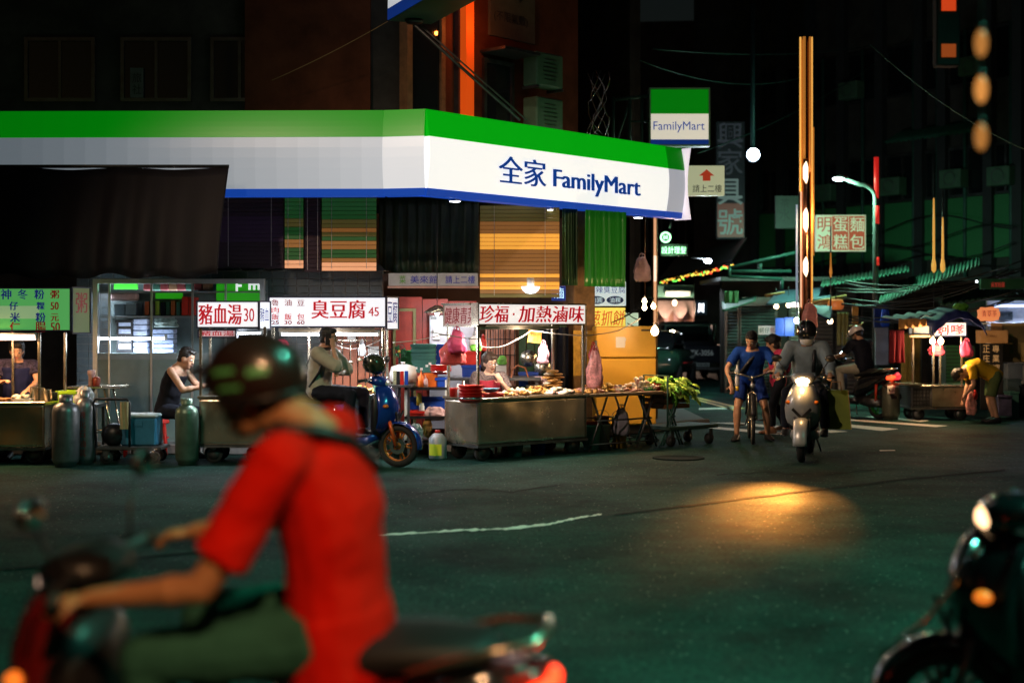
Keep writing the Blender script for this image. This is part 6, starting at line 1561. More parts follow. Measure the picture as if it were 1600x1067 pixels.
text(o, "F", P(373, 447, 18.713), 0.08, 0.16, glow("store_white_letter", (0.85, 0.92, 0.9), 0.7), bold=0.03); text(o, "mi", P(400, 446, 18.713), 0.2, 0.12, MATS["store_white_letter"], bold=0.03)
goods("box", lambda i, m: "dark red packet on the top shop window shelf, " + ORD[i], "box", 224, 330, 454, 13, 8, [mat("maroon_box", (0.18, 0.02, 0.02), 0.6), MATS["dark_green_box"], MATS["maroon_box"], M_wood], 18.8, "packets on the top shop window shelf", 0.2, 0.85)
bag("plastic_bag", "see through bag with green print on the right packet pile", 242, 276, 496, 511, 18.75, mat("green_print_bag", (0.3, 0.42, 0.40), 0.3, 0, 0.5, 12, 0.4), 41, False, None, "plastic bag", 0.5, None, 0.7)
goods("red_carton", lambda i, m: "tall red carton beside the soup sign in the shop window, " + ORD[i], "carton", 284, 306, 493, 30, 2, [M_red], 18.7, "red cartons in the shop window", 0.2)
# ================================================================== RIGHT SIDE: alley and facing buildings
AL = thing("alley_building", "dark narrow building along the left of the alley behind the parked truck", "building")
wall_path(MB(), [(2.35, 27.5), (3.2, 44), (3.4, 70)], 0.1, 12).build("wall", M_dwall, AL)
wall_path(MB(), [(0.9, 30), (2.35, 27.5)], 0.1, 12).build("wall", M_dwall, AL)
for k, Y in enumerate((30, 34, 38)):
    x = 2.35 + 0.85 * (Y - 27.5) / 16.5
    MB().box((x + 0.14, Y, 5.6), (0.08, 1.5, 1.2)).build("window_frame", M_dsteel, AL)
    MB().box((x + 0.185, Y, 5.6), (0.02, 1.36, 1.06)).build("pane", M_glass, AL)
EB = thing("alley_end_building", "far dark building closing the alley behind the truck", "building")
wall_path(MB(), [(2, 64), (12, 63)], 0, 15).build("wall", M_dwall, EB)
for i in range(6):
    for j in range(3): window(1010 + i * 38, 1034 + i * 38, 150 + j * 95, 205 + j * 95, 62.6, EB, depth=0.1)
# warm lit shop under awnings at the left of the alley
o = thing("warm_shop_front", "warmly lit far shop front with pale scalloped awning left of the truck", "shop front")
Yp = 52
mb = MB()
a_, c_ = P(1024, 600, Yp), P(1090, 472, Yp)
MB().bx((a_.x, Yp + 0.4, 0), (c_.x, Yp + 0.5, c_.z)).build("back_wall", mat("warm_wall", (0.45, 0.28, 0.2), 0.7), o)
for px in (1026, 1042, 1057, 1072, 1088): MB().bx((PX(px, Yp) - 0.07, Yp + 0.2, 0), (PX(px, Yp) + 0.07, Yp + 0.39, c_.z)).build("post", M_pale, o)
def fs(u, v): return (PX(1024, Yp) + (PX(1092, Yp) - PX(1024, Yp)) * u, Yp - 0.9 * v, PZ(470, Yp) - 0.35 * v - (0.30 * abs(math.sin(u * 3 * math.pi)) * v))
MB().sheet(fs, 36, 5).build("scalloped_awning", mat("pale_awning", (0.62, 0.5, 0.46), 0.7), o)
light("shop_bulb_light", 'POINT', (PX(1052, 50), 49.6, 2.0), 420, (1, 0.62, 0.45), o, 0.15)
MB().ell((PX(1052, 50), 49.6, 2.3), (0.07, 0.07, 0.09), 10, 8).build("bulb", E_bulb, o)
o = thing("teal_canopy", "flat teal shop canopy above the warm shop front", "canopy")
MB().bx(P(1022, 464, 50), P(1088, 449, 53)).build("fascia", mat("teal_fascia", (0.03, 0.12, 0.09), 0.6), o)
MB().bx(P(1040, 463, 49.9), P(1078, 455, 49.95)).build("sign_face", glow("dim_teal_sign", (0.3, 0.5, 0.38), 0.35, (0.3, 0.4, 0.35)), o)
o = thing("small_lit_sign", "small white lit character sign above the truck cab", "sign")
MB().bx(P(1086, 492, 46), P(1104, 470, 46.1)).build("box", mat("navy_box", (0.03, 0.04, 0.10), 0.5), o)
text(o, "川", P(1095, 481, 45.99), 0.17, 0.28, E_tube, bold=0.0)
tag(MB().ell(P(1089, 509, 44), (0.09, 0.09, 0.06), 10, 8).build("lamp", E_cold), "small white lamp glowing just above the truck cab", "lamp")
# string of coloured fairy lights along the eave
o = thing("fairy_lights", "string of tiny red amber and green lights along a dark eave over the alley", "light string")
eave = [P(1032, 439, 40), P(1145, 411, 34)]
MB().tube(eave, 0.02, 5).build("wire", M_cable, o)
fl = {}
for nm, c in (("amber", (1, 0.45, 0.05)), ("red", (1, 0.08, 0.03)), ("green", (0.15, 0.9, 0.1)), ("yellow", (0.9, 0.8, 0.1))):
    me = MB().ell((0, 0, 0), (0.035, 0.03, 0.03), 7, 5).mesh("bulb"); me.materials.append(glow("fairy_" + nm, c, 2.2)); fl[nm] = me
rnd = random.Random(9)
for i in range(60):
    q = put("bulb", fl[rnd.choice(["amber", "amber", "red", "green", "yellow"])], None, o)
    q.location = eave[0].lerp(eave[1], i / 59) + Vector((0, 0, -0.05 + rnd.uniform(-0.07, 0.05))); s = rnd.uniform(0.5, 1.0); q.scale = (s, s, s)
o = thing("dark_eave", "dark corrugated eave carrying the fairy lights over the alley", "eave")
MB().loft([[eave[i] + Vector((0.0, 0.1, 0.05)), eave[i] + Vector((0.6, 1.6, 0.65)), eave[i] + Vector((0.6, 1.6, 0.7)), eave[i] + Vector((0, 0.1, 0.1))] for i in (0, 1)], True, False).build("roof_sheet", M_dsteel, o)
# FamilyMart hanging sign
Yf = 25.5
o = thing("hanging_shop_sign", "square green and white FamilyMart sign box hanging on a steel frame above the canopy end", "sign")
a_, c_ = P(1017, 226, Yf), P(1107, 140, Yf)
zA, zB = PZ(218, Yf), PZ(178, Yf)
MB().bx((a_.x, Yf, zB), (c_.x, Yf + 0.25, c_.z)).build("green_panel", glow("sign_green_soft", (0.0, 0.26, 0.004), 0.55, (0.01, 0.2, 0.02)), o)
MB().bx((a_.x, Yf, zA), (c_.x, Yf + 0.25, zB - 0.003)).build("white_panel", glow("sign_cream", (0.80, 0.74, 0.60), 0.72, (0.7, 0.7, 0.6)), o)
MB().bx((a_.x, Yf, a_.z), (c_.x, Yf + 0.25, zA - 0.003)).build("blue_trim", E_bl2, o)
for k in range(2): text(o, "FamilyMart", P(1061, 199, Yf - 0.008 - 0.001 * k), 0.92, 0.20, M_signblue, bold=0)
t = 0.03
MB().bx((a_.x - t, Yf - 0.01, a_.z - t), (c_.x + t, Yf + 0.26, a_.z - 0.001)).bx((a_.x - t, Yf - 0.01, c_.z + 0.001), (c_.x + t, Yf + 0.26, c_.z + t)).bx((c_.x + 0.001, Yf - 0.01, a_.z), (c_.x + t, Yf + 0.26, c_.z)).bx((a_.x - t, Yf - 0.01, a_.z), (a_.x - 0.001, Yf + 0.26, c_.z)).build("frame", mat("mint_frame", (0.20, 0.45, 0.32), 0.4), o)
mb = MB()
for x in (958, 984, 1003): mb.cyl(P(x, 260, Yf + 0.1), P(x, 152, Yf + 0.1), 0.03, n=8)
mb.cyl(P(958, 157, Yf + 0.1), P(1015, 150, Yf + 0.1), 0.03, n=8).cyl(P(958, 240, Yf + 0.1), P(984, 158, Yf + 0.1), 0.02, n=8).cyl(P(984, 190, Yf + 0.1), P(1015, 190, Yf + 0.1), 0.02, n=8)
mb.build("support_frame", M_gsteel, o)
# arrow sign
o = thing("upstairs_sign", "cream sign with a red arrow and dark lettering beyond the shop sign", "sign")
Ya = 24.5
a_, c_ = P(1058, 306, Ya), P(1132, 259, Ya)
MB().bx((a_.x, Ya, a_.z), (c_.x, Ya + 0.12, c_.z)).build("box", glow("cream_green_face", (0.55, 0.60, 0.36), 0.55, (0.6, 0.6, 0.45)), o, 0.01)
cx, cz, s = PX(1104, Ya), PZ(274, Ya), 0.011
MB().prism([(cx - 6*s, cz - 9*s), (cx + 6*s, cz - 9*s), (cx + 6*s, cz - 1*s), (cx + 12*s, cz - 1*s), (cx, cz + 9*s), (cx - 12*s, cz - 1*s), (cx - 6*s, cz - 1*s)], Ya - 0.006, Ya - 0.002).build("arrow", glow("arrow_red", (0.5, 0.05, 0.02), 0.5), o)
text(o, "請上二樓", P(1105, 295, Ya - 0.006), 0.50, 0.13, M_black, bold=0)
text(o, "9", P(1069, 282, Ya - 0.006), 0.11, 0.27, glow("arrow_red", (0.5, 0.05, 0.02), 0.5), bold=0.02)
# green neon barber sign
o = thing("green_neon_sign", "white and green neon barber sign with a round badge under the canopy end", "sign")
Yn = 30
M_neong = glow("neon_green_white", (0.45, 1.0, 0.55), 2.4)
MB().bx(P(1032, 400, Yn + 0.06), P(1074, 382, Yn + 0.12)).build("backing", M_black, o)
text(o, "設計理髮", P(1053, 391, Yn), 0.52, 0.15, M_neong, bold=0)
q = P(1040, 371, Yn)
MB().tube([(q.x + 0.10 * math.cos(a), Yn, q.z + 0.10 * math.sin(a)) for a in [2 * math.pi * k / 20 for k in range(21)]], 0.018, 6).build("badge_ring", M_neong, o)
MB().lathe([(0.004, 0), (0.09, 0), (0.09, 0.01), (0.004, 0.01)], 20, Matrix.Translation(q + Vector((0, 0.04, 0))) @ Matrix.Rotation(R(90), 4, 'X')).build("badge", M_black, o)
text(o, "88", q + Vector((0, -0.005, 0)), 0.10, 0.09, M_neong, bold=0.01)
MB().cyl(P(1046, 357, Yn), P(1048, 345, Yn), 0.02).build("bracket", M_dsteel, o)
light("neon_light", 'POINT', P(1053, 391, Yn - 0.3), 12, (0.35, 1, 0.45), o, 0.15)
# little lamp above alley
tag(MB().ell(P(1106, 408, 33), (0.09, 0.09, 0.06), 10, 8).build("lamp", E_cold), "white lamp on a thin bracket above the alley eave", "lamp")
light("alley_lamp_light", 'POINT', P(1106, 411, 32.8), 130, (0.75, 0.92, 1.0), None, 0.1)
cable("thin bracket arm holding the white lamp above the alley eave", [P(1080, 403, 33), P(1106, 405, 33)], 0.012, M_dsteel, 0, 3, "bracket_arm", "bracket")
# ------------------------------------------------ facing block
A_, B_ = Vector((6.9, 46, 0)), Vector((14.6, 35.0, 0))
fd = (B_ - A_).normalized(); fang = math.atan2(fd.y, fd.x); FB = Matrix.Translation(A_) @ Matrix.Rotation(fang, 4, 'Z'); FL = (B_ - A_).length
fb = thing("market_building", "long dark building with green mosaic spandrels above the market stalls", "building", A_, fang)
MB().bx((-1.5, 0, 0), (FL + 4, 0.3, 12.5)).build("wall", M_dwall, fb)
MB().bx((-1.5, -0.1, 12.5), (FL + 4, 9, 12.7)).build("roof", M_dwall, fb)
MB().bx((-1.5, 0.3, 0), (-1.2, 9, 12.5)).build("side_wall", M_dwall, fb)
def fs_of(px):  # distance along the facade seen at column px
    k = (px - 800) / F
    return (k * A_.y - A_.x) / (fd.x - k * fd.y)
for px in (1442, 1478, 1550, 1596, 1380, 1320, 1270, 1225, 1185):
    s = fs_of(px); MB().bx((s - 0.14, -0.22, 0.02), (s + 0.14, -0.001, 12.4)).build("pilaster", mat("dark_pilaster", (0.03, 0.03, 0.034), 0.7), fb)
M_gw2 = M_gwall
for k, (p0, p1) in enumerate(((1446, 1474), (1484, 1545), (1555, 1592), (1601, 1640), (1386, 1438), (1326, 1376), (1276, 1316), (1230, 1266), (1189, 1221))):
    s0, s1 = fs_of(p0), fs_of(p1)
    MB().bx((s0, -0.10, 3.35), (s1, -0.001, 5.0)).build("spandrel", M_gw2, fb)
    f = MB().bx((s0, -0.08, 5.02), (s1, -0.001, 5.09)).bx((s0, -0.08, 6.3), (s1, -0.001, 6.37)).bx((s0, -0.08, 5.091), (s0 + 0.06, -0.001, 6.299)).bx((s1 - 0.06, -0.08, 5.091), (s1, -0.001, 6.299)).bx(((s0 + s1) / 2 - 0.03, -0.07, 5.091), ((s0 + s1) / 2 + 0.03, -0.001, 6.299)).build("window_frame", M_dsteel, fb)
    MB().bx((s0 + 0.062, -0.03, 5.092), (s1 - 0.062, -0.02, 6.298)).build("pane", M_glass, f)
    f = MB().bx((s0, -0.08, 8.0), (s1, -0.001, 8.07)).bx((s0, -0.08, 9.4), (s1, -0.001, 9.47)).bx((s0, -0.08, 8.071), (s0 + 0.06, -0.001, 9.399)).bx((s1 - 0.06, -0.08, 8.071), (s1, -0.001, 9.399)).build("window_frame", M_dsteel, fb)
    MB().bx((s0 + 0.062, -0.03, 8.072), (s1 - 0.062, -0.02, 9.398)).build("pane", M_glass, f)
# downpipes, air conditioners and loose cables on the facade
for px in (1432, 1469, 1512, 1584, 1352, 1290): MB().cyl((fs_of(px), -0.12, 0.02), (fs_of(px), -0.12, 9.5), 0.05, n=8).build("downpipe", M_gsteel, fb)
for px, z in ((1500, 5.25), (1530, 8.2), (1575, 5.2), (1405, 5.2), (1340, 8.1), (1300, 5.2)):
    s0 = fs_of(px); f = MB().bx((s0 - 0.35, -0.45, z), (s0 + 0.35, -0.09, z + 0.5)).build("air_conditioner_box", mat("ac_casing", (0.16, 0.30, 0.2)), fb, 0.02)
    MB().lathe([(0.17, 0), (0.19, 0.01), (0.19, -0.01), (0.17, 0)], 16, Matrix.Translation((s0, -0.455, z + 0.25)) @ Matrix.Rotation(R(90), 4, 'X'), True, False).build("fan_ring", M_dsteel, f)
for k in range(5): MB().tube([(fs_of(1250) + (fs_of(1600) - fs_of(1250)) * t, -0.3 - 0.05 * k, 2.9 + 0.35 * k + 0.25 * math.sin(t * 9 + k * 2)) for t in [i / 16 for i in range(17)]], 0.018, 5).build("loose_cable", M_cable, fb)
# corrugated hood above the windows
def corr(u, v): return (fs_of(1415) + (fs_of(1560) - fs_of(1415)) * u, -0.02 - 0.9 * v, 7.05 - 0.45 * v + 0.035 * math.sin(u * 120))
MB().sheet(corr, 160, 3).build("corrugated_hood", M_awn, fb).modifiers.new("t", 'SOLIDIFY').thickness = 0.01
# cake shop sign
o = thing("bakery_sign", "cream and red bakery sign with six characters above the riders", "sign")
Yb = 33
a_, c_ = P(1275, 393, Yb), P(1353, 336, Yb)
MB().bx((a_.x, Yb, a_.z), (c_.x, Yb + 0.16, c_.z)).build("box", glow("cream_face", (0.52, 0.52, 0.36), 0.42, (0.6, 0.58, 0.45)), o, 0.01)
x1_, x2_, x3_ = PX(1300, Yb), PX(1326, Yb), PX(1351, Yb)
M_srd = glow("sign_red_panel", (0.42, 0.04, 0.02), 0.42, (0.5, 0.08, 0.04))
MB().bx((x1_, Yb - 0.004, a_.z + 0.03), (x2_ - 0.01, Yb - 0.0005, c_.z - 0.03)).bx((x2_ + 0.005, Yb - 0.004, a_.z + 0.03), (x3_, Yb - 0.0005, c_.z - 0.03)).build("red_panel", M_srd, o)
for ch, px, py, m in (("明", 1288, 351, M_srd), ("鴻", 1288, 378, M_srd), ("蛋", 1313, 351, MATS["cream_face"]), ("糕", 1313, 378, MATS["cream_face"]), ("麵", 1339, 351, MATS["cream_face"]), ("包", 1339, 378, MATS["cream_face"])):
    for k in range(2): text(o, ch, P(px + 0.4 * k, py, Yb - 0.008 - 0.001 * k), 0.32, 0.34, m, bold=0)
# furniture vertical sign
o = thing("furniture_sign", "tall dim vertical furniture shop sign with grey characters on dark red", "sign")
Yv = 36
a_, c_ = P(1119, 374, Yv), P(1164, 190, Yv)
MB().bx((a_.x, Yv, a_.z), (c_.x, Yv + 0.2, c_.z)).build("box", mat("dark_sign_box", (0.03, 0.035, 0.045), 0.6), o, 0.01)
MB().bx((a_.x + 0.03, Yv - 0.004, PZ(371, Yv)), (c_.x - 0.03, Yv - 0.001, PZ(318, Yv))).build("red_panel", glow("dim_red_panel", (0.12, 0.012, 0.014), 0.35, (0.2, 0.03, 0.03)), o)
M_gch = glow("dim_grey_char", (0.13, 0.19, 0.18), 0.5, (0.12, 0.14, 0.14)); M_gch2 = glow("dimmer_grey_char", (0.035, 0.045, 0.055), 0.5, (0.012, 0.012, 0.014))
for ch, py, m in (("號", 347, M_gch), ("具", 300, M_gch), ("家", 253, M_gch2), ("興", 212, M_gch2)): text(o, ch, P(1141, py, Yv - 0.008), 0.64, 0.66, m, bold=0.01)
o = thing("water_sign", "dim narrow sign with dark characters left of the bakery sign", "sign")
MB().bx(P(1212, 357, 34), P(1246, 307, 34.12)).build("box", mat("dim_green_board", (0.06, 0.09, 0.07), 0.6), o)
text(o, "水", P(1226, 336, 33.99), 0.25, 0.28, M_black, bold=0); text(o, "茶", P(1226, 318, 33.99), 0.22, 0.22, M_black, bold=0)
# round lit lamp / mirror
o = thing("round_lamp", "round bluish white lamp glowing on a dark pipe high over the street", "lamp", P(1177, 242, 30))
RX = Matrix.Rotation(R(90), 4, 'X')
MB().lathe([(0.005, 0.0), (0.14, 0.0), (0.155, -0.03), (0.155, -0.10), (0.13, -0.14), (0.01, -0.15)], 24, RX).build("housing", mat("blue_grey_metal", (0.10, 0.16, 0.25), 0.4, 0.6), o)
MB().lathe([(0.005, 0.015), (0.08, 0.014), (0.135, 0.003), (0.005, 0.002)], 24, RX).build("lens", E_cold, o)
MB().cyl((0, 0.08, 0.12), (0, 0.08, 3.2), 0.05, n=10).build("drop_pipe", mat("blue_grey_pipe", (0.03, 0.07, 0.09), 0.5, 0.3), o)  # faint blue light streak above the lamp, built as a pipe
light("lamp_beam", 'SPOT', (0, -0.1, 0), 50, (0.6, 0.8, 1.0), o, 0.12, rot=(R(62), 0, 0), spot=R(110), blend=0.9)
# street lamp
Yl = 29.0
o = thing("street_lamp", "grey street lamp with curved arm, lit white head and red bands", "street lamp", (PX(1368, Yl), Yl, 0))
zl = PZ(300, Yl)
arc = [(0, 0, 0.05), (0, 0, zl - 0.15)] + [(-0.32 * (1 - math.cos(a)), 0, zl - 0.15 + 0.30 * math.sin(a)) for a in [math.pi / 2 * k / 6 for k in range(1, 7)]] + [(PX(1318, Yl) - PX(1368, Yl), 0, PZ(279, Yl))]
MB().tube(arc, 0, 12, [0.075, 0.055] + [0.045] * 6 + [0.038]).build("pole", mat("galvanised_pole", (0.07, 0.085, 0.08), 0.6, 0.2, 0.3), o)
hx = PX(1312, Yl) - PX(1368, Yl)
MB().loft([se_ring(x, PZ(277, Yl) + dz, a, b_) for x, dz, a, b_ in ((hx + 0.14, -0.01, 0.04, 0.03), (hx + 0.05, 0, 0.08, 0.045), (hx - 0.08, 0.0, 0.08, 0.04), (hx - 0.15, 0.0, 0.04, 0.02))]).build("lamp_head", M_dsteel, o)
MB().ell((hx - 0.03, -0.02, PZ(280, Yl)), (0.12, 0.075, 0.045), 14, 8).build("lens", E_cold, o)
ll = light("street_light", 'SPOT', (hx, -0.05, PZ(285, Yl)), 700, (0.40, 1.0, 0.65), o, 0.1, rot=(R(22), 0, R(-35)), spot=R(168), blend=0.5)
light("lamp_spread", 'POINT', (hx - 0.03, -0.1, PZ(288, Yl)), 90, (0.40, 1.0, 0.62), o, 0.12)
E_redb = glow("red_reflective_band", (0.8, 0.02, 0.015), 0.55, (0.5, 0.02, 0.02))  # red light streak, painted as glowing bands on the pole
for y0, y1 in ((310, 246), (350, 322), (415, 402)):
    MB().cyl((0.015, 0, PZ(y0, Yl)), (0.015, 0, PZ(y1, Yl)), 0.062 if y0 != 310 else 0.05, n=12).build("red_band", E_redb, o)
MB().lathe([(0.16, 0), (0.16, 0.03), (0.10, 0.04), (0.09, 0.22), (0.078, 0.24)], 16).build("base", M_dsteel, o)
# vertical golden light streak, built as a lit pole with thin tubes
Yg = 24.5
o = thing("gilded_pole", "tall polished copper coloured pole with glowing light tubes behind the scooter rider", "pole", (PX(1259, Yg), Yg, 0))
M_cop = mat("polished_copper", (0.55, 0.26, 0.12), 0.22, 1.0, 0.2, 4, 0.05, 8)
zt3 = PZ(58, Yg)
MB().lathe([(0.17, 0), (0.17, 0.1), (0.125, 0.14), (0.12, zt3), (0.02, zt3 + 0.02)], 20).build("shaft", M_cop, o)
E_gold = glow("golden_tube", (1.0, 0.50, 0.10), 0.85); E_peach = glow("peach_tube", (1.0, 0.55, 0.32), 1.0); E_am = glow("amber_dim_tube", (0.55, 0.20, 0.03), 0.6); E_hot = glow("hot_tube", (1.0, 0.78, 0.5), 2.4)
for x, y0, y1, r_, m in ((-0.10, 480, 300, 0.012, E_peach), (-0.04, 480, 250, 0.036, mat("dull_copper_tube", (0.4, 0.16, 0.09), 0.3, 0.8)), (-0.11, 300, 60, 0.016, E_gold), (-0.05, 250, 60, 0.026, E_am), (0.09, 480, 60, 0.012, E_gold), (0.05, 270, 60, 0.02, E_am), (0.12, 400, 200, 0.010, E_am)):
    MB().cyl((x, -0.135 + abs(x) * 0.5, PZ(y0, Yg)), (x, -0.135 + abs(x) * 0.5, PZ(y1, Yg)), r_, n=8).build("light_tube", m, o)
for y0, y1 in ((280, 262), (356, 334), (425, 410)):
    MB().loft([[( -0.03 + rr * math.cos(2*math.pi*k/12), -0.13 + rr * math.sin(2*math.pi*k/12), z) for k in range(12)] for z, rr in ((PZ(y0 + 10, Yg), 0.01), (PZ(y0, Yg), 0.045), (PZ(y1, Yg), 0.045), (PZ(y1 - 10, Yg), 0.01))]).build("bright_lamp", E_hot, o)
MB().cyl((-0.16, -0.02, PZ(480, Yg)), (-0.16, -0.02, PZ(320, Yg)), 0.018, n=8).build("side_pipe", glow("pale_blue_tube", (0.35, 0.45, 0.6), 0.45), o)
light("pole_light", 'POINT', (-0.02, -0.35, PZ(345, Yg)), 25, (1, 0.6, 0.3), o, 0.1)  # light added for the streak, no lamp hangs here
# thin light streak above the bulb, built as a copper pole
Yq = 23.0
o = thing("copper_pipe", "thin copper coloured pipe rising past the canopy end beside the fridge", "pipe", (PX(1023, Yq), Yq, 0))
MB().cyl((0, 0, 0), (0, 0, PZ(262, Yq)), 0.05, n=14).build("shaft", mat("dull_brass", (0.38, 0.22, 0.09), 0.3, 0.9), o)
MB().cyl((0, -0.045, PZ(520, Yq)), (0, -0.045, PZ(330, Yq)), 0.022, n=8).build("light_tube", glow("soft_peach_tube", (0.95, 0.45, 0.22), 0.75), o)
MB().cyl((0, -0.058, PZ(440, Yq)), (0, -0.058, PZ(400, Yq)), 0.022, n=8).build("bright_lamp", glow("soft_hot_tube", (1, 0.7, 0.5), 1.3), o)
MB().cyl((-0.16, 0, PZ(480, Yq)), (-0.16, 0, PZ(338, Yq)), 0.012, n=8).build("side_pipe", M_cop, o)
# thin golden light streaks above bulbs, built as glowing rods
for px, top, lab in ((1459, 310, "thin golden light rod, left of the pair over the blue stall roof"), (1473, 340, "thin golden light rod, right of the pair over the blue stall roof"), (1298, 395, "thin dim golden light rod below the bakery sign")):
    Y = 27.0
    o = thing("light_rod", lab, "light", (PX(px, Y), Y, PZ(455, Y)), 0, "thin golden light rods")
    h = PZ(top, Y) - PZ(455, Y)
    MB().cyl((0, 0, -0.35), (0, 0, h + 0.5), 0.012, n=8).build("rod", M_dsteel, o)
    MB().lathe([(0.012, 0.35), (0.045, 0.4), (0.045, 0.5), (0.024, 0.62), (0.022, h * 0.72), (0.014, h), (0.01, h)] if px != 1298 else [(0.01, 0.25), (0.03, 0.35), (0.016, 0.5), (0.012, h)], 10).build("glow_tube", glow("gold_rod", (0.85, 0.42, 0.08), 0.7) if px != 1298 else E_am, o)
# three amber lamps hanging in the foreground sky
ol = []
for i, (py, lab) in enumerate(((68, "highest of three blurred amber lamps hanging at the upper right"), (140, "middle and brightest of three blurred amber lamps at the upper right"), (214, "lowest of three blurred amber lamps hanging at the upper right"))):
    p = P(1533, py, 4.6)
    o = thing("amber_lamp", lab, "lamp", p, 0, "amber lamps hanging on one cable")
    MB().ell((0, 0, 0), (0.020, 0.020, 0.044), 16, 10).build("shade", glow("amber_shade" + str(i), (0.85, 0.33, 0.07), (0.55, 0.85, 0.5)[i], (0.03, 0.02, 0.01)), o)
    MB().cyl((0, 0, 0.043), (0, 0, 0.06), 0.010).build("cap", M_black, o)
cable("black cable carrying the three amber lamps", [P(1533, -60, 4.62), P(1533, 214, 4.62)], 0.003)
# red led boxes
o = thing("signal_box", "black signal housing with two red lit squares at the top right", "traffic signal", P(1482, 40, 12))
MB().bx((-0.10, 0, -0.34), (0.10, 0.12, 0.36)).build("housing", mat("black_housing", (0.006, 0.006, 0.008), 0.7), o, 0.01)
MB().bx((-0.06, -0.012, 0.12), (0.06, -0.001, 0.23)).build("lit_square", glow("red_led", (0.75, 0.06, 0.008), 0.75, (0.1, 0.01, 0.01)), o)
MB().bx((-0.06, -0.012, -0.27), (0.06, -0.001, -0.16)).build("lit_square", glow("orange_led", (0.6, 0.10, 0.01), 0.4, (0.1, 0.02, 0.01)), o)
MB().cyl((0, 0.06, 0.36), (0, 0.06, 2.5), 0.03).build("hanger", M_black, o)
# overhead wires
for pts, sag, lab in ((((1020, 77, 26), (1400, 62, 44)), 0.25, "thin bright wire running right above the square sign"), (((1000, 95, 27), (1260, 120, 33)), 0.3, "dark overhead wire dipping toward the gilded pole"), (((1090, 240, 30), (1420, 60, 40)), 0.3, "dark overhead wire rising over the round lamp"), (((1360, 70, 24), (1640, 250, 22)), 0.2, "dark overhead wire falling to the right edge")):
    cable(lab, [P(*p_) for p_ in pts], 0.012, M_gsteel, sag)
# tangled shiny wires by the wall top
mb = MB(); rnd = random.Random(4)
for k in range(7):
    x = 930 + rnd.uniform(-6, 22)
    mb.tube([P(x + 14 * math.sin(t * 5 + k), 115 + 100 * t + rnd.uniform(-6, 6), 23.5) for t in [i / 8 for i in range(9)]], 0.008, 5)
tag(mb.build("wire_tangle", M_chrome), "tangle of shiny wires hanging above the canopy left of the square sign", "wires")
# ------------------------------------------------ market shutters and awnings between alley and right stall
Ym = 33.0
o = thing("market_shopfronts", "row of closed market shopfronts with steel shutters behind the riders", "building")
MB().bx((PX(1128, Ym), Ym + 0.1, 0), (PX(1660, Ym), Ym + 0.35, PZ(440, Ym))).build("wall", M_dwall, o)
MB().bx((PX(1120, Ym), Ym - 0.6, PZ(440, Ym)), (PX(1660, Ym), Ym + 3, PZ(434, Ym))).build("roof", M_dsteel, o)
def shutter(px0, px1, py0, pitch=0.075, m=M_shutter, name="roller_shutter"):
    a_, c_ = P(px0, 0, Ym), P(px1, 0, Ym); z1 = PZ(py0, Ym); n_ = int(z1 / pitch); f = None
    me = MB().loft([[(x, 0, 0.0), (x, -0.022, 0.012), (x, -0.026, pitch * 0.55), (x, -0.006, pitch * 0.92), (x, 0.01, pitch * 0.92), (x, 0.01, 0)] for x in (0, c_.x - a_.x)], True, False).mesh("slat"); me.materials.append(m)
    fr3 = MB().bx((a_.x - 0.06, Ym - 0.04, 0), (a_.x - 0.002, Ym + 0.09, z1)).bx((c_.x + 0.002, Ym - 0.04, 0), (c_.x + 0.06, Ym + 0.09, z1)).bx((a_.x, Ym - 0.1, z1), (c_.x, Ym + 0.09, z1 + 0.2)).build(name, M_dsteel, o)
    for k in range(n_):
        q = put("slat", me, None, fr3); q.location = (a_.x, Ym, k * pitch)
shutter(1136, 1152, 476); shutter(1158, 1210, 478); shutter(1236, 1300, 470, 0.09, mat("pale_louvre", (0.25, 0.22, 0.20), 0.5, 0.3)); shutter(1306, 1336, 470, 0.09, mat("pale_louvre", (0.3, 0.3, 0.3), 0.5)); shutter(1348, 1362, 470); shutter(1373, 1392, 470, 0.075)
def lean_roof(label, pts, m, name="awning_roof", th=0.02, corrug=0, cat="awning"):
    p = [P(*q) for q in pts]  # front-left, front-right, back-right, back-left
    def f(u, v):
        a = p[0].lerp(p[1], u); b2 = p[3].lerp(p[2], u); q = a.lerp(b2, v)
        q.z += 0.02 * math.sin(u * corrug * 6.28) - 0.03 * math.sin(math.pi * v) * math.sin(math.pi * u) ; return tuple(q)
    ob = MB().sheet(f, max(8, corrug * 6), 5).build(name, m); ob.modifiers.new("t", 'SOLIDIFY').thickness = th
    return tag(ob, label, cat)
lean_roof("blue grey tarpaulin awning left of the gilded pole", [(1196, 478, 28.5), (1300, 466, 28.5), (1290, 450, 31), (1215, 456, 31)], M_bluegreytarp)
lean_roof("dark green awning over the shutter right of the truck", [(1128, 486, 30), (1180, 470, 30), (1182, 462, 32.5), (1128, 472, 32.5)], M_awn)
lean_roof("wide green corrugated roof over the market row by the street lamp", [(1282, 448, 29), (1420, 424, 29), (1420, 414, 32.8), (1285, 436, 32.8)], M_awn, "corrugated_roof", 0.01, 22)
lean_roof("long green corrugated roof sheet rising to the right above the blue stall", [(1372, 476, 27), (1530, 415, 25.5), (1530, 402, 31), (1380, 446, 32)], M_awn, "corrugated_roof", 0.01, 26)
lean_roof("dark green sheet awning across the top of the right hand stalls", [(1470, 478, 26.5), (1660, 448, 26.5), (1660, 430, 30), (1480, 452, 30)], mat("dark_green_awning", (0.012, 0.05, 0.03), 0.6), "corrugated_roof", 0.012, 20)
lean_roof("navy tarpaulin corner drooping right of the pink bag", [(1268, 488, 25.5), (1298, 503, 25.5), (1300, 480, 27), (1270, 478, 27)], M_navytarp)
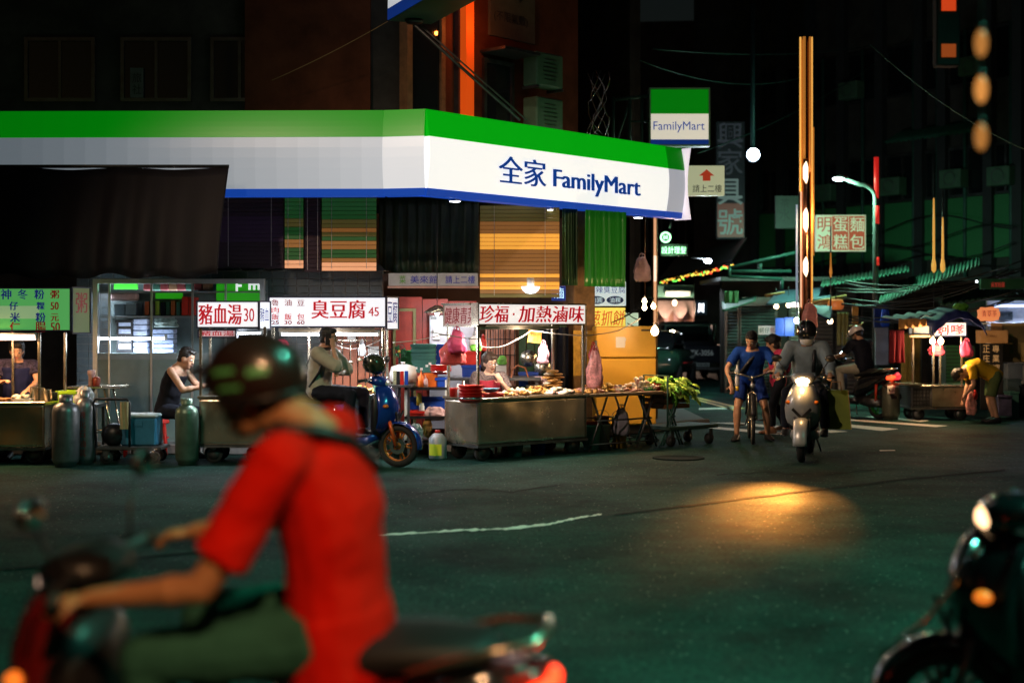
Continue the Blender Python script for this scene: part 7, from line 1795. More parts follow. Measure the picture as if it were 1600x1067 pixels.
for i, (x0_, y0_, x1_, y1_) in enumerate(((1262, 474, 1322, 462), (1268, 479, 1320, 465), (1196, 462, 1225, 457))):
    tag(MB().tube([P(x0_, y0_, 28.0), P(x1_, y1_, 28.4)], 0.03, 6).build("bamboo_pole", mat("bamboo", (0.45, 0.26, 0.08), 0.6)), ["bamboo pole under the awning, upper of the pair right of the gilded pole", "bamboo pole under the awning, lower of the pair right of the gilded pole", "short bamboo pole at the left end of the blue grey awning"][i], "pole", "bamboo poles under the awnings")
# pipes of the awning skeleton
for i, (x0_, y0_, x1_, y1_) in enumerate(((1140, 424, 1236, 424), (1140, 432, 1222, 436), (1140, 418, 1255, 392), (1188, 424, 1188, 412), (1222, 436, 1222, 452), (1140, 416, 1140, 434))):
    tag(MB().cyl(P(x0_, y0_, 31), P(x1_, y1_, 31), 0.04, n=6).build("awning_pipe", M_gsteel), ["upper level pipe of the bare awning frame", "sloping lower pipe of the bare awning frame", "rising slanted pipe of the bare awning frame", "short upright in the middle of the bare awning frame", "drooping end upright of the bare awning frame", "upright at the left end of the bare awning frame"][i], "pipe", "pipes of the bare awning frame")
# messy cables over the roofs
for i in range(12):
    r1 = random.Random(i + 50); y = 405 + 8 * r1.random() * 6
    cable("dark cable strung over the market roofs", [P(1290 + 30 * r1.random(), y + 30 + 20 * r1.random(), 28), P(1560 + 50 * r1.random(), y - 20 + 40 * r1.random(), 26)], 0.014, M_cable, 0.12 + 0.2 * r1.random(), 8, group="dark cables over the market roofs")
# hanging goods along the market row
def hang_lamp(px, py, Y, r_, m, lab, e, col):
    p = P(px, py, Y); o = thing("market_lamp", lab, "lamp", p, 0, "lamps along the market row")
    MB().ell((0, 0, 0), (r_, r_, r_), 12, 8).build("globe", m, o); MB().cyl((0, 0, r_), (0, 0, r_ + 0.35), 0.008, n=6).build("flex", M_cable, o)
    if e: light("market_light", 'POINT', (0, -0.2, -0.1), e, col, o, 0.08)
hang_lamp(1245, 501, 26.5, 0.055, E_cold, "bluish globe lamp beside the blue notice boards", 12, (0.6, 0.8, 1))
hang_lamp(1297, 502, 26.5, 0.050, E_bulb, "warm globe lamp below the navy tarpaulin corner", 12, (1, 0.6, 0.3))
hang_lamp(1316, 552, 27, 0.035, E_cold, "tiny white lamp low between the shutters", 2, (0.8, 0.9, 1))
hang_lamp(1213, 479, 30, 0.05, E_bulb, "small warm lamp under the left end of the blue grey awning", 8, (1, 0.6, 0.35))
hang_lamp(1232, 477, 30, 0.05, E_bulb, "small warm lamp under the middle of the blue grey awning", 8, (1, 0.6, 0.35))
tube_light("short pinkish tube light under the blue grey awning", P(1243, 476, 29.5), 0.16, 0, E_wtube, 4, (1, 0.7, 0.55), 0.05)
for k, (p0, p1) in enumerate(((1212, 1224), (1226, 1240))):
    tag(MB().bx(P(p0, 525, 26.8), P(p1, 496 + 1 * (1 - k), 26.85)).build("notice_board", glow("blue_lit_board", (0.03, 0.14, 0.55), 0.4, (0.03, 0.12, 0.5))), ["blue notice board, left of the pair behind the cyclist", "blue notice board, right of the pair behind the cyclist"][k], "board", "blue notice boards")
o = thing("menu_banner", "pale banner with green characters behind the cyclist", "banner")
MB().bx(P(1185, 523, 26.9), P(1212, 509, 26.93)).build("cloth", glow("pale_banner", (0.5, 0.5, 0.36), 0.4, (0.6, 0.6, 0.5)), o)  # banner cloth brightened by emission in its colour
for i, ch in enumerate("蚵仔煎"): text(o, ch, P(1190 + i * 8.5, 516, 26.89), 0.085, 0.10, mat("banner_green", (0.02, 0.15, 0.03), 0.6, 0, 0, 1, 0) if i < 2 else M_txtred2, bold=0)
bag("plastic_bag", "pink plastic bag hanging above the helmet of the scooter rider", 1253, 1277, 474, 514, 23.6, mat("pink_lit_bag", (0.75, 0.30, 0.28), 0.35, 0, 0.3, 9, 0.5, 12, subs=0.2), 51)
o = thing("paper_lantern", "orange paper lantern under the bamboo poles", "lantern", P(1306, 476, 28))
MB().lathe([(0.05, -0.10)] + [(0.05 + 0.11 * math.cos(a) ** 0.6, 0.11 * math.sin(a)) for a in [-1.2 + 2.4 * k / 8 for k in range(9)]] + [(0.05, 0.11)], 16).build("shade", glow("lantern_orange", (0.45, 0.10, 0.02), 0.45, (0.6, 0.2, 0.05)), o); MB().cyl((0, 0, 0.11), (0, 0, 0.2), 0.012).build("hook", M_black, o)
tag(MB().bx(P(1332, 506, 28), P(1340, 474, 28.05)).build("wooden_plaque", mat("orange_plaque", (0.55, 0.26, 0.06), 0.6)), "narrow orange wooden plaque hanging on the shutter", "plaque")
hang_sheet("hanging_cloth", "dull green brown cloth hanging between the louvred shutters", "cloth", 1308, 1326, 488, 540, 27.5, mat("olive_cloth", (0.10, 0.09, 0.03), 0.8), 0.04, 3, 0, None, 16)
tag(MB().tube([P(1323, 510, 28), P(1345, 508, 28), P(1350, 502, 28)], 0.02, 6).build("bent_pipe", mat("rusty_pipe", (0.4, 0.18, 0.06), 0.6)), "bent rusty pipe fixed beside the shutter", "pipe")
# blue shop panel behind the street lamp
o = thing("blue_shop_panel", "blue topped grey panel with a bright blue bag behind the street lamp", "panel")
MB().bx(P(1368, 570, 28.3), P(1387, 512, 28.35)).build("lower_panel", mat("lilac_panel", (0.28, 0.28, 0.34), 0.5), o)
MB().bx(P(1366, 511, 28.3), P(1388, 476, 28.35)).build("upper_panel", mat("deep_blue_panel", (0.012, 0.03, 0.16), 0.5), o)
bag("plastic_bag", "bright blue plastic bag hanging behind the street lamp", 1376, 1390, 482, 510, 28.0, mat("blue_lit_bag", (0.02, 0.08, 0.6), 0.35, 0, 0.3, 9, 0.5, 12), 61)
# ------------------------------------------------ oyster cake stall on the right
Yo = 24.0
OL = Vector((PX(1424, Yo), Yo, 0))
oc = stall_cart("oyster_cart", "dark oyster cake cart under a navy tarpaulin on the right", OL, 0, PX(1516, Yo) - OL.x, 0.7, 0.22, 0.60, 1.62, [(PX(1427, Yo) - OL.x, 0.02), (PX(1459, Yo) - OL.x, 0.03), (PX(1470, Yo) - OL.x, 0.05), (PX(1503, Yo) - OL.x, 0.02)], M_dsteel)
gxo = lambda px: PX(px, Yo) - OL.x
mb = MB()
for k in range(6): mb.bx((0.02 + k * 0.055, -0.02, 0.24), (0.03 + k * 0.055, -0.004, 0.54))
for k in range(5): mb.bx((0.02, -0.028, 0.26 + k * 0.065), (0.305, -0.021, 0.275 + k * 0.065))
mb.build("crate_grid", M_black, oc)
MB().bx((gxo(1456), -0.022, 0.235), (gxo(1508), -0.008, 0.555)).build("steel_front", mat("patchy_steel", (0.42, 0.36, 0.26), 0.3, 0.9, 0.35, 3, 0.15, 5), oc)
MB().bx((gxo(1404), -0.06, 0.605), (gxo(1440), 0.5, 0.63)).build("side_shelf", M_steel, oc)
f, d, nn, a, ln = sign_box(oc, "sign_board", (gxo(1456), -0.1), (gxo(1508), -0.1), PZ(526, Yo), PZ(503, Yo), E_signw, M_frm, 0.15)
sign_text(f, "蚵嗲", a, d, nn, 0.04, ln - 0.04, PZ(523, Yo), PZ(507, Yo), M_txtred, 0, 2, 0, 0.004)
f, d, nn, a, ln = sign_box(oc, "side_sign_board", (gxo(1420), 0.05), (gxo(1452), -0.06), PZ(523, Yo), PZ(508, Yo), glow("dim_white_sign_face", (0.5, 0.48, 0.42), 0.5, (0.6, 0.6, 0.55)), M_frm, 0.1)
MB().bx((gxo(1422), -0.05, PZ(527, Yo)), (gxo(1452), 0.05, PZ(524, Yo))).build("shelf_lamp", glow("warm_shelf_strip", (0.9, 0.55, 0.25), 0.7), oc)
def humped(u, v):
    x = gxo(1450) + (gxo(1532) - gxo(1450)) * u
    return (x, -0.35 + 1.1 * v, PZ(506, Yo) + 0.28 * math.sin(math.pi * u) ** 0.8 - (0.12 if v < 0.01 else 0) - 0.06 * (1 - v) + 0.012 * math.sin(u * 30))
MB().sheet(humped, 30, 8).build("navy_roof", M_navytarp, oc).modifiers.new("t", 'SOLIDIFY').thickness = 0.012
def left_roof(u, v):
    x = gxo(1396) + (gxo(1456) - gxo(1396)) * u
    return (x, -0.25 + 1.0 * v, PZ(500, Yo) + 0.09 * u + 0.02 * math.sin(u * 20) + 0.05 * v)
MB().sheet(left_roof, 20, 5).build("blue_roof", M_bluegreytarp, oc).modifiers.new("t", 'SOLIDIFY').thickness = 0.012
def val(u, v):
    x = gxo(1398) + (gxo(1441) - gxo(1398)) * u
    return (x, -0.262 + 0.02 * math.sin(u * 25) * v, PZ(498.5, Yo) - v * (0.17 - 0.05 * u) - 0.0)
MB().sheet(val, 24, 3).build("orange_valance", mat("orange_canvas", (0.50, 0.24, 0.06), 0.7, 0, 0.35, 8), oc).modifiers.new("t", 'SOLIDIFY').thickness = 0.008
for px, lab in ((1457, "left warm bulb of the pair hanging in the oyster stall"), (1470, "right warm bulb of the pair hanging in the oyster stall")):
    p = P(px, 533, Yo - 0.15); o = thing("bulb", lab, "light bulb", p, 0, "bulbs in the oyster stall")
    MB().ell((0, 0, 0), (0.048, 0.048, 0.052), 12, 8).build("glass", E_bulb, o); MB().cyl((0, 0, 0.05), (0, 0, 0.12), 0.02).build("cap", M_dsteel, o)
    light("bulb_light", 'POINT', (0, -0.1, -0.08), 40, (1, 0.62, 0.30), o, 0.05)
bag("plastic_bag", "dark red bag hanging between the two bulbs of the oyster stall", 1452, 1475, 536, 556, 24.1, mat("maroon_bag", (0.25, 0.03, 0.06), 0.4, 0, 0.4, 9, 0.5, 12), 71)
bag("plastic_bag", "bright pink bag hanging at the right post of the oyster stall", 1500, 1520, 533, 558, 23.9, M_pink, 72)
hang_sheet("hanging_apron", "dark red apron hanging at the left of the oyster stall", "apron", 1390, 1413, 516, 567, 24.3, mat("maroon_cloth", (0.16, 0.02, 0.03), 0.8), 0.05, 2.5, 0, None, 18)
hang_sheet("hanging_cloth", "olive curtain behind the left posts of the oyster stall", "curtain", 1408, 1440, 520, 610, 25.3, mat("olive_curtain", (0.12, 0.10, 0.03), 0.8), 0.03, 3, 0, None, 20)
o = thing("green_shutter_box", "dark green slatted cabinet behind the oyster cart posts", "cabinet")
MB().bx(P(1478, 620, 25.2), P(1512, 540, 25.6)).build("cabinet", mat("dark_green_cabinet", (0.01, 0.05, 0.025), 0.5), o)
for k in range(12): MB().bx((PX(1479, 25.2), 25.18, 0.5 + k * 0.065), (PX(1511, 25.2), 25.199, 0.535 + k * 0.065)).build("slat", mat("green_slat", (0.02, 0.12, 0.05), 0.4), o)
gas("tall dull gas cylinder standing between the white helmet rider and the oyster cart", 1392, 24.3, 0.15, 0.66, mat("olive_gas_steel", (0.20, 0.20, 0.14), 0.4, 0.6, 0.3, 5))
bag("plastic_bag", "small pink bag on top of the dull gas cylinder", 1397, 1407, 582, 594, 24.2, M_pink, 73, False)
bag("plastic_bag", "red and white printed bag hanging at the right of the oyster cart", 1509, 1525, 612, 648, 23.7, mat("red_white_bag", (0.6, 0.25, 0.22), 0.4, 0, 0.7, 16, 0.4), 74)
o = small("red_jug", "small red jug in the hand of the bending vendor", "jug", 1523, PZ(624, 23.7), 23.7, MB().lathe([(0.04, 0), (0.05, 0.03), (0.05, 0.09), (0.03, 0.12), (0.02, 0.16), (0.004, 0.16)], 14), M_red)
crate("blue_print_bin", "dark blue and red bin on the ground behind the bending vendor", 1560, 1581, 618, 650, 24.2, mat("blue_red_bin", (0.05, 0.05, 0.12), 0.5, 0, 0.8, 5), 0.3, None, False, "bin")
crate("teal_bin", "teal bucket bin at the far right of the stalls", 1578, 1592, 612, 652, 24.5, mat("teal_bin_plastic", (0.04, 0.14, 0.14), 0.5), 0.3, None, False, "bin")
# stacked bins and boxes on the right
for k, (x0_, x1_, y0_, y1_, m, lab) in enumerate(((1575, 1598, 568, 592, mat("slate_box", (0.09, 0.12, 0.17), 0.5), "slate blue box on top of the pile at the right edge"), (1574, 1596, 592, 614, mat("dark_slate_box", (0.04, 0.07, 0.09), 0.5), "dark slate box in the middle of the pile at the right edge"), (1593, 1612, 602, 660, M_denim, "dark navy barrel box at the right edge of the picture"))):
    crate("storage_box", lab, x0_, x1_, y0_, y1_ - 0.3, 24.8, m, 0.35, None, False, "box")
o = thing("menu_board", "black standing board with gold characters right of the oyster stall", "board")
Yk = 25.0
MB().bx(P(1532, 640, Yk), P(1566, 537, Yk + 0.05)).build("board", M_black, o, 0.006)
M_gold = glow("gold_char", (0.45, 0.28, 0.12), 0.35, (0.6, 0.4, 0.2))
for ch, px, py in (("正", 1541, 545), ("庄", 1541, 560), ("蚵", 1541, 574), ("專", 1556, 545), ("業", 1556, 560), ("調", 1556, 575)): text(o, ch, P(px, py, Yk - 0.005), 0.12, 0.13, M_gold, bold=0)
o = thing("cardboard_box", "brown cardboard box with faint print standing on the black board", "box")
MB().bx(P(1533, 536.5, Yk), P(1566, 516, Yk + 0.3)).build("box", M_card, o, 0.006)
text(o, "TO ANGELS", P(1549, 525, Yk - 0.004), 0.2, 0.04, M_wood, bold=0.01)
o = thing("tall_carton", "tall olive brown carton with green characters behind the cardboard box", "carton")
MB().bx(P(1564, 566, Yk + 0.4), P(1593, 506, Yk + 0.7)).build("carton", mat("olive_carton", (0.32, 0.24, 0.10), 0.7), o, 0.008)
for i, ch in enumerate("高山茶葉"): text(o, ch, P(1580, 525 + 8 * i, Yk + 0.395), 0.07, 0.075, mat("print_green", (0.02, 0.2, 0.05), 0.6, 0, 0, 1, 0), bold=0)
MB().bx(P(1549, 566, Yk + 0.35), P(1565, 505.5, Yk + 0.39)).build("flap", M_card, o)
o = thing("orange_sign", "glowing orange cloud shaped tea sign above the cardboard boxes", "sign")
a_, c_ = P(1529, 502, 25.6), P(1562, 480, 25.6)
w_, h_ = c_.x - a_.x, c_.z - a_.z
poly = [((a_.x + c_.x) / 2 + w_ / 2 * (1 + 0.05 * math.cos(9 * t)) * math.copysign(abs(math.cos(t)) ** 0.6, math.cos(t)), (a_.z + c_.z) / 2 + h_ / 2 * (1 + 0.07 * math.cos(9 * t)) * math.copysign(abs(math.sin(t)) ** 0.6, math.sin(t))) for t in [2 * math.pi * k / 40 for k in range(40)]]
MB().prism(poly, 25.6, 25.68).build("face", glow("orange_lit_face", (0.9, 0.26, 0.10), 0.65, (0.6, 0.3, 0.1)), o)
text(o, "青草茶", P(1546, 490, 25.594), 0.27, 0.12, M_txtred2, bold=0)
o = thing("lit_drink_shop", "white lit drink shop interior with blue tube strip at the right edge", "shop front")
MB().bx(P(1543, 600, 27.5), P(1665, 470, 27.6)).build("back_wall", mat("white_shop_wall", (0.6, 0.6, 0.64), 0.6), o)
MB().bx(P(1563, 500, 27.3), P(1578, 487, 27.45)).build("screen", M_glass, o)
MB().bx(P(1535, 507, 26.4), P(1662, 504, 27.4)).build("counter", M_white, o)
for x0_, x1_ in ((1551, 1582), (1585, 1640)):
    MB().bx(P(x0_, 480, 27.2), P(x1_, 476, 27.25)).build("blue_tube", glow("blue_white_tube", (0.45, 0.6, 1.0), 3.0), o)
light("shop_tube_light", 'AREA', P(1590, 478, 26.9), 60, (0.6, 0.72, 1.0), o, 1.0, 0.15, rot=(R(-20), 0, 0))
o = thing("red_letter_sign", "tiny red lettered green sign on the dark awning at the upper right", "sign")
MB().bx(P(1532, 452, 25.2), P(1600, 436, 25.25)).build("board", mat("dark_green_signboard", (0.02, 0.12, 0.05), 0.6), o)
text(o, "吳家粉圓", P(1559, 445, 25.19), 0.24, 0.09, glow("small_red_text", (0.5, 0.05, 0.03), 0.5), bold=0)
tag(MB().ell(P(1526, 440, 25.2), (0.02, 0.02, 0.02), 8, 6).build("lamp", E_tube), "tiny white point lamp beside the red lettered sign", "lamp")
bag("lettuce_bag", "green netted vegetables hanging above the navy stall roof", 1490, 1512, 474, 488, 24.6, M_leaf, 81, False, None, "vegetables", 0.6, None, 0.5)
# far vegetable: green pots near the truck
hang_sheet("hanging_sheet", "pale green sheet hanging over the shutter right of the truck", "tarpaulin", 1132, 1154, 455, 474, 30.5, mat("pale_green_cloth", (0.10, 0.22, 0.10), 0.7), 0.05, 2, 0, None, 16)
# ------------------------------------------------ truck
Yt2 = 39.0
tk = thing("pickup_truck", "dark blue pickup truck parked tail toward us in the alley, number on its tailgate", "truck", (PX(1098, Yt2), Yt2, 0), R(93))
M_tp = mat("truck_blue_black", (0.012, 0.017, 0.03), 0.3, 0, 0.2, 4, 0.02, coat=0.5)
# local: x forward, y left
MB().bx((0.05, -0.80, 0.52), (2.35, 0.80, 0.60)).build("bed_floor", M_tp, tk)
tg = MB().bx((0.0, -0.82, 0.55), (0.05, 0.82, 0.98)).build("tailgate", M_tp, tk, 0.01)
for sg in (-1, 1):
    MB().bx((0.052, 0.80 * sg - 0.02, 0.60), (2.35, 0.80 * sg + 0.02, 0.98)).build("bed_side", M_tp, tk, 0.008)
MB().loft([[(x, -w_, 0.45), (x, w_, 0.45), (x, w_, 1.0), (x, w_ * wt, zt), (x, -w_ * wt, zt), (x, -w_, 1.0)] for x, w_, wt, zt in ((2.40, 0.80, 0.84, 1.60), (2.75, 0.81, 0.85, 1.66), (3.5, 0.81, 0.84, 1.64), (4.0, 0.80, 0.9, 1.1), (4.15, 0.78, 0.9, 0.9))], True, False).build("cab", M_tp, tk, 0.04)
MB().bx((2.385, -0.62, 1.08), (2.398, 0.62, 1.52)).build("rear_window", M_glass, tk)
for sg in (-1, 1): MB().prism([(2.55, 1.06), (3.75, 1.06), (3.45, 1.52), (2.55, 1.55)], -0.01, 0.01, Matrix.Translation((0, 0.775 * sg, 0)) @ Matrix.Rotation(0, 4, 'X')).build("side_window", M_glass, tk)
for x in (0.75, 3.4):
    for sg in (-1, 1):
        w = MB().lathe([(0.17, -0.09), (0.28, -0.09), (0.30, -0.05), (0.30, 0.05), (0.28, 0.09), (0.17, 0.09)], 22, Matrix.Translation((x, 0.68 * sg, 0.30)) @ Matrix.Rotation(R(90), 4, 'X')).build("wheel", M_rubber, tk)
        MB().lathe([(0.01, -0.06), (0.17, -0.08), (0.17, 0.08), (0.01, 0.06)], 18, Matrix.Translation((x, 0.68 * sg, 0.30)) @ Matrix.Rotation(R(90), 4, 'X')).build("rim", M_steel, w)
for sg in (-1, 1):
    MB().bx((-0.03, 0.60 * sg - 0.12, 0.40), (0.0 - 0.001, 0.60 * sg + 0.12, 0.50)).build("tail_lamp", glow("dim_tail_lamp", (0.5, 0.03, 0.04), 0.35, (0.4, 0.02, 0.02)), tk)
    mb = MB().tube([(3.5, 0.82 * sg, 1.15), (3.62, 0.98 * sg, 1.2)], 0.012, 6); m2 = mb.build("mirror_arm", M_black, tk); MB().box((3.62, 1.02 * sg, 1.22), (0.05, 0.14, 0.22)).build("mirror", M_black, m2, 0.02)
MB().bx((-0.06, -0.75, 0.34), (-0.031, 0.75, 0.40)).build("bumper", M_dsteel, tk)
MB().bx((2.36, -0.84, 0.75), (2.384, -0.805, 1.55)).bx((2.36, 0.805, 0.75), (2.384, 0.84, 1.55)).bx((2.36, -0.84, 1.551), (2.384, 0.84, 1.58)).build("guard_frame", M_chrome, tk)
p_ = MB().bx((-0.04, -0.18, 0.42), (-0.032, 0.18, 0.53)).build("number_plate", mat("dull_plate", (0.35, 0.4, 0.4), 0.5), tk)
text(p_, "ATK-3056", (-0.0425, 0, 0.475), 0.3, 0.06, M_black, (0, -1, 0), (0, 0, 1), 0.01)
text(tg, "ATK-3056", (-0.004, 0.08, 0.80), 0.74, 0.15, glow("faded_white_paint", (0.30, 0.36, 0.36), 0.12, (0.6, 0.65, 0.65)), (0, -1, 0), (0, 0, 1), 0.01)  # tailgate lettering given a weak glow to stay bright
# crates on the truck bed: shining bundle at its left
o = thing("scrap_bundle", "glinting bundle of shiny wrapped goods at the left of the truck bed", "bundle", (PX(1046, 37.6), 37.6, 0.0))
MB().bx((-0.28, -0.2, 0.30), (0.28, 0.3, 1.02)).build("bundle", mat("foil_wrap", (0.35, 0.28, 0.18), 0.22, 0.9, 0.5, 9, 0.9, 16), o, 0.03)
mb = MB()
for x in (-0.2, 0.2): mb.cyl((x, 0, 0.0), (x, 0, 0.30), 0.05)
mb.build("leg", M_black, o)
cr_ = thing("parked_car", "dim dark green car front peeping out left of the truck", "car", (PX(1026, 36.5), 36.5, 0), R(75))
MB().loft([se_ring(x, z, a, b_, 16, 0.5) for x, z, a, b_ in ((-2.0, 0.55, 0.7, 0.2), (-1.8, 0.62, 0.80, 0.32), (-0.9, 0.66, 0.82, 0.36), (0.9, 0.64, 0.82, 0.34), (1.7, 0.6, 0.8, 0.3), (1.95, 0.5, 0.7, 0.2))]).build("body", mat("car_green", (0.02, 0.06, 0.04), 0.2, 0, 0.1, 3, 0, coat=0.8), cr_)
MB().loft([se_ring(x, z, a, b_, 16, 0.6) for x, z, a, b_ in ((-1.5, 0.95, 0.6, 0.1), (-1.0, 1.2, 0.66, 0.22), (0.3, 1.22, 0.66, 0.22), (1.0, 0.98, 0.6, 0.08))]).build("cabin_glass", M_glass, cr_)
for x in (-1.25, 1.25):
    for sg in (-1, 1): MB().lathe([(0.05, -0.09), (0.28, -0.09), (0.3, 0), (0.28, 0.09), (0.05, 0.09)], 20, Matrix.Translation((x, 0.72 * sg, 0.3)) @ Matrix.Rotation(R(90), 4, 'X')).build("wheel", M_rubber, cr_)
for sg in (-1, 1): MB().ell((-1.93, 0.55 * sg, 0.62), (0.05, 0.14, 0.07), 10, 6).build("tail_lamp", mat("red_lens", (0.5, 0.02, 0.012)), cr_)
# ================================================================== RIDERS AND VENDORS
def V(*a): return Vector(a)
# ---- silver scooter coming toward us
s1 = (3.64, 17.62, 0)
M_silver = mat("silver_paint", (0.50, 0.50, 0.50), 0.32, 0.35, 0.1, 4, 0.02, coat=0.6)
sc1 = scooter("silver scooter with lit headlight riding straight toward us", M_silver, M_black, s1, R(-106), 0, True, False, plate="MCJ-052", head_es=26.0, headcol=(1.0, 0.80, 0.52))
for sg in (-1, 1): pass
for px_, Y_, e_, sp_ in ((1190, 13.5, 1700, 13), (1185, 13.6, 1700, 19), (1130, 14.1, 420, 15), (1255, 13.3, 420, 15), (1205, 13.0, 300, 9)):   # beam lobes of the reflector
    hl = light("headlight_beam", 'SPOT', (0.56, 0, 0.965), e_, (1.0, 0.36, 0.06), sc1, 0.03, spot=R(sp_), blend=1.0)
    v_ = V(PX(px_, Y_), Y_, 0) - V(s1[0] - 0.155, s1[1] - 0.538, 0.965)
    hl.rotation_euler = (Matrix.Rotation(R(106), 3, 'Z') @ v_).to_track_quat('-Z', 'Y').to_euler()
hl2 = light("headlight_glow", 'POINT', (0.66, 0, 0.92), 5, (1.0, 0.55, 0.18), sc1, 0.04)
J = dict(pelvis=(-0.26, 0, 0.87), chest=(-0.20, 0, 1.19), neck=(-0.15, 0, 1.42), head=(-0.10, 0, 1.53), face=(1, 0, -0.1),
         shl=(-0.17, 0.19, 1.36), shr=(-0.17, -0.19, 1.36), ell=(0.02, 0.30, 1.12), elr=(0.02, -0.30, 1.12), wrl=(0.26, 0.31, 1.04), wrr=(0.26, -0.31, 1.04),
         hipl=(-0.22, 0.10, 0.86), hipr=(-0.22, -0.10, 0.86), knl=(0.20, 0.22, 0.80), knr=(0.20, -0.22, 0.80), anl=(0.12, 0.24, 0.36), anr=(0.12, -0.24, 0.36), hdl=(1, 0, -0.3), hdr=(1, 0, -0.3))
M_grey = mat("grey_blue_jacket", (0.20, 0.26, 0.30), 0.75, 0, 0.2, 6, 0.3, 80)
pr1, _, Mh = person("scooter rider in black helmet, white face mask and grey jacket facing us", J, M_grey, 2.0, M_denim, 1.0, M_black, 'short', loc=s1, rz=R(-106), mask=True, helmet=dict(shell=mat("black_gloss_shell", (0.012, 0.012, 0.014), 0.15, 0, 0, 1, 0, coat=1.0), visor=None, full=True, scale=1.08), shirt_inf=0.03)
MB().tube([J['shl'] and (-0.30, 0.10, 1.25), (-0.22, 0.10, 1.42), (-0.05, 0.10, 1.30), (-0.02, 0.09, 1.05)], 0.022, 6).build("bag_strap", M_black, pr1)
# shopping bag on the scooter hook
o = thing("paper_bag", "green and tan paper shopping bag hanging at the side of the silver scooter", "shopping bag", (s1[0] + 0.36, s1[1] - 0.10, 0.36), R(-12))
MB().loft([[(-0.17, -0.07, 0), (0.17, -0.07, 0), (0.17, 0.07, 0), (-0.17, 0.07, 0)], [(-0.15, -0.06, 0.48), (0.13, -0.06, 0.48), (0.13, 0.06, 0.48), (-0.15, 0.06, 0.48)]], True, False).build("bag_body", mat("green_paper", (0.16, 0.22, 0.03), 0.7, 0, 0.25, 4, 0.3, 14), o)
MB().loft([[(0.171, -0.07, 0.0), (0.173, 0.07, 0.0), (0.133, 0.06, 0.48), (0.131, -0.06, 0.48)], [(0.178, -0.07, 0.0), (0.18, 0.07, 0.0), (0.14, 0.06, 0.48), (0.138, -0.06, 0.48)]], True, False).build("gusset", M_card, o)
MB().tube([(-0.08, -0.062, 0.47), (-0.06, -0.062, 0.58), (0.04, -0.062, 0.58), (0.06, -0.062, 0.47)], 0.006, 5).build("handle", M_card, o)
# ---- cyclist
bq = (PX(1181, 19.6), 20.0, 0)
bk = thing("bicycle", "dark city bicycle held upright by the boy in blue, front wheel toward us", "bicycle", bq, R(-97))
def bike_wheel(name, x):
    w = thing(name, None, None); w.parent = bk; T = Matrix.Translation((x, 0, 0.34)) @ Matrix.Rotation(R(90), 4, 'X')
    MB().tube([T @ Vector((0.325 * math.cos(a), 0.325 * math.sin(a), 0)) for a in [2 * math.pi * k / 28 for k in range(29)]], 0.022, 8).build("tyre", M_rubber, w)
    MB().tube([T @ Vector((0.30 * math.cos(a), 0.30 * math.sin(a), 0)) for a in [2 * math.pi * k / 28 for k in range(29)]], 0.010, 6).build("rim", M_steel, w)
    mb = MB()
    for k in range(18): a = 2 * math.pi * k / 18; mb.cyl(T @ Vector((0, 0, 0.03 * (-1) ** k)), T @ Vector((0.30 * math.cos(a), 0.30 * math.sin(a), 0)), 0.002, n=4)
    mb.cyl(T @ Vector((0, 0, -0.05)), T @ Vector((0, 0, 0.05)), 0.02); mb.build("spokes", M_steel, w)
bike_wheel("front_wheel", 0.52); bike_wheel("rear_wheel", -0.52)
M_bk = mat("bicycle_frame_paint", (0.02, 0.02, 0.03), 0.3, 0.3, 0.1, coat=0.5)
MB().tube([(0.52, 0.055, 0.34), (0.44, 0.05, 0.68), (0.42, 0.0, 0.72)], 0.013, 8).tube([(0.52, -0.055, 0.34), (0.44, -0.05, 0.68), (0.42, 0.0, 0.72)], 0.013, 8).build("fork", M_steel, bk)
mb = MB()
for a_, c_ in (((0.42, 0, 0.70), (0.37, 0, 0.88)), ((0.40, 0, 0.80), (-0.03, 0, 0.32)), ((0.40, 0, 0.84), (-0.14, 0, 0.72)), ((-0.03, 0, 0.32), (-0.17, 0, 0.82)), ((-0.03, 0.02, 0.32), (-0.52, 0.05, 0.34)), ((-0.03, -0.02, 0.32), (-0.52, -0.05, 0.34)), ((-0.15, 0.02, 0.74), (-0.52, 0.05, 0.34)), ((-0.15, -0.02, 0.74), (-0.52, -0.05, 0.34))): mb.cyl(a_, c_, 0.016, n=8)
mb.build("frame", M_bk, bk)
MB().tube([(0.37, 0, 0.90), (0.40, 0.12, 0.94), (0.36, 0.24, 0.97), (0.26, 0.29, 0.96)][::-1] + [(0.40, -0.12, 0.94), (0.36, -0.24, 0.97), (0.26, -0.29, 0.96)], 0.012, 8).cyl((0.37, 0, 0.86), (0.37, 0, 0.93), 0.018).build("handlebar", M_steel, bk)
for sg in (-1, 1): MB().cyl((0.35, 0.245 * sg, 0.969), (0.23, 0.30 * sg, 0.957), 0.019).build("grip", M_rubber, bk)
MB().loft([se_ring(x, z, a, b_, 12, 0.8) for x, z, a, b_ in ((0.06, 0.86, 0.02, 0.015), (-0.06, 0.86, 0.05, 0.025), (-0.18, 0.87, 0.09, 0.035), (-0.24, 0.875, 0.06, 0.02))]).build("saddle", M_black, bk)
for sg in (-1, 1): MB().tube([(-0.03, 0.05 * sg, 0.32), (-0.03 + 0.12 * sg, 0.07 * sg, 0.26 + 0.04 * sg), (-0.03 + 0.12 * sg, 0.17 * sg, 0.26 + 0.04 * sg)], 0.012, 6).build("pedal", M_dsteel, bk)
def fen2(u, v):
    a = R(10) + R(120) * u; return (0.52 + 0.36 * math.cos(a), 0.032 * (v - 0.5) * 2, 0.34 + 0.36 * math.sin(a))
MB().sheet(fen2, 14, 3).build("mudguard", M_black, bk).modifiers.new("t", 'SOLIDIFY').thickness = 0.004
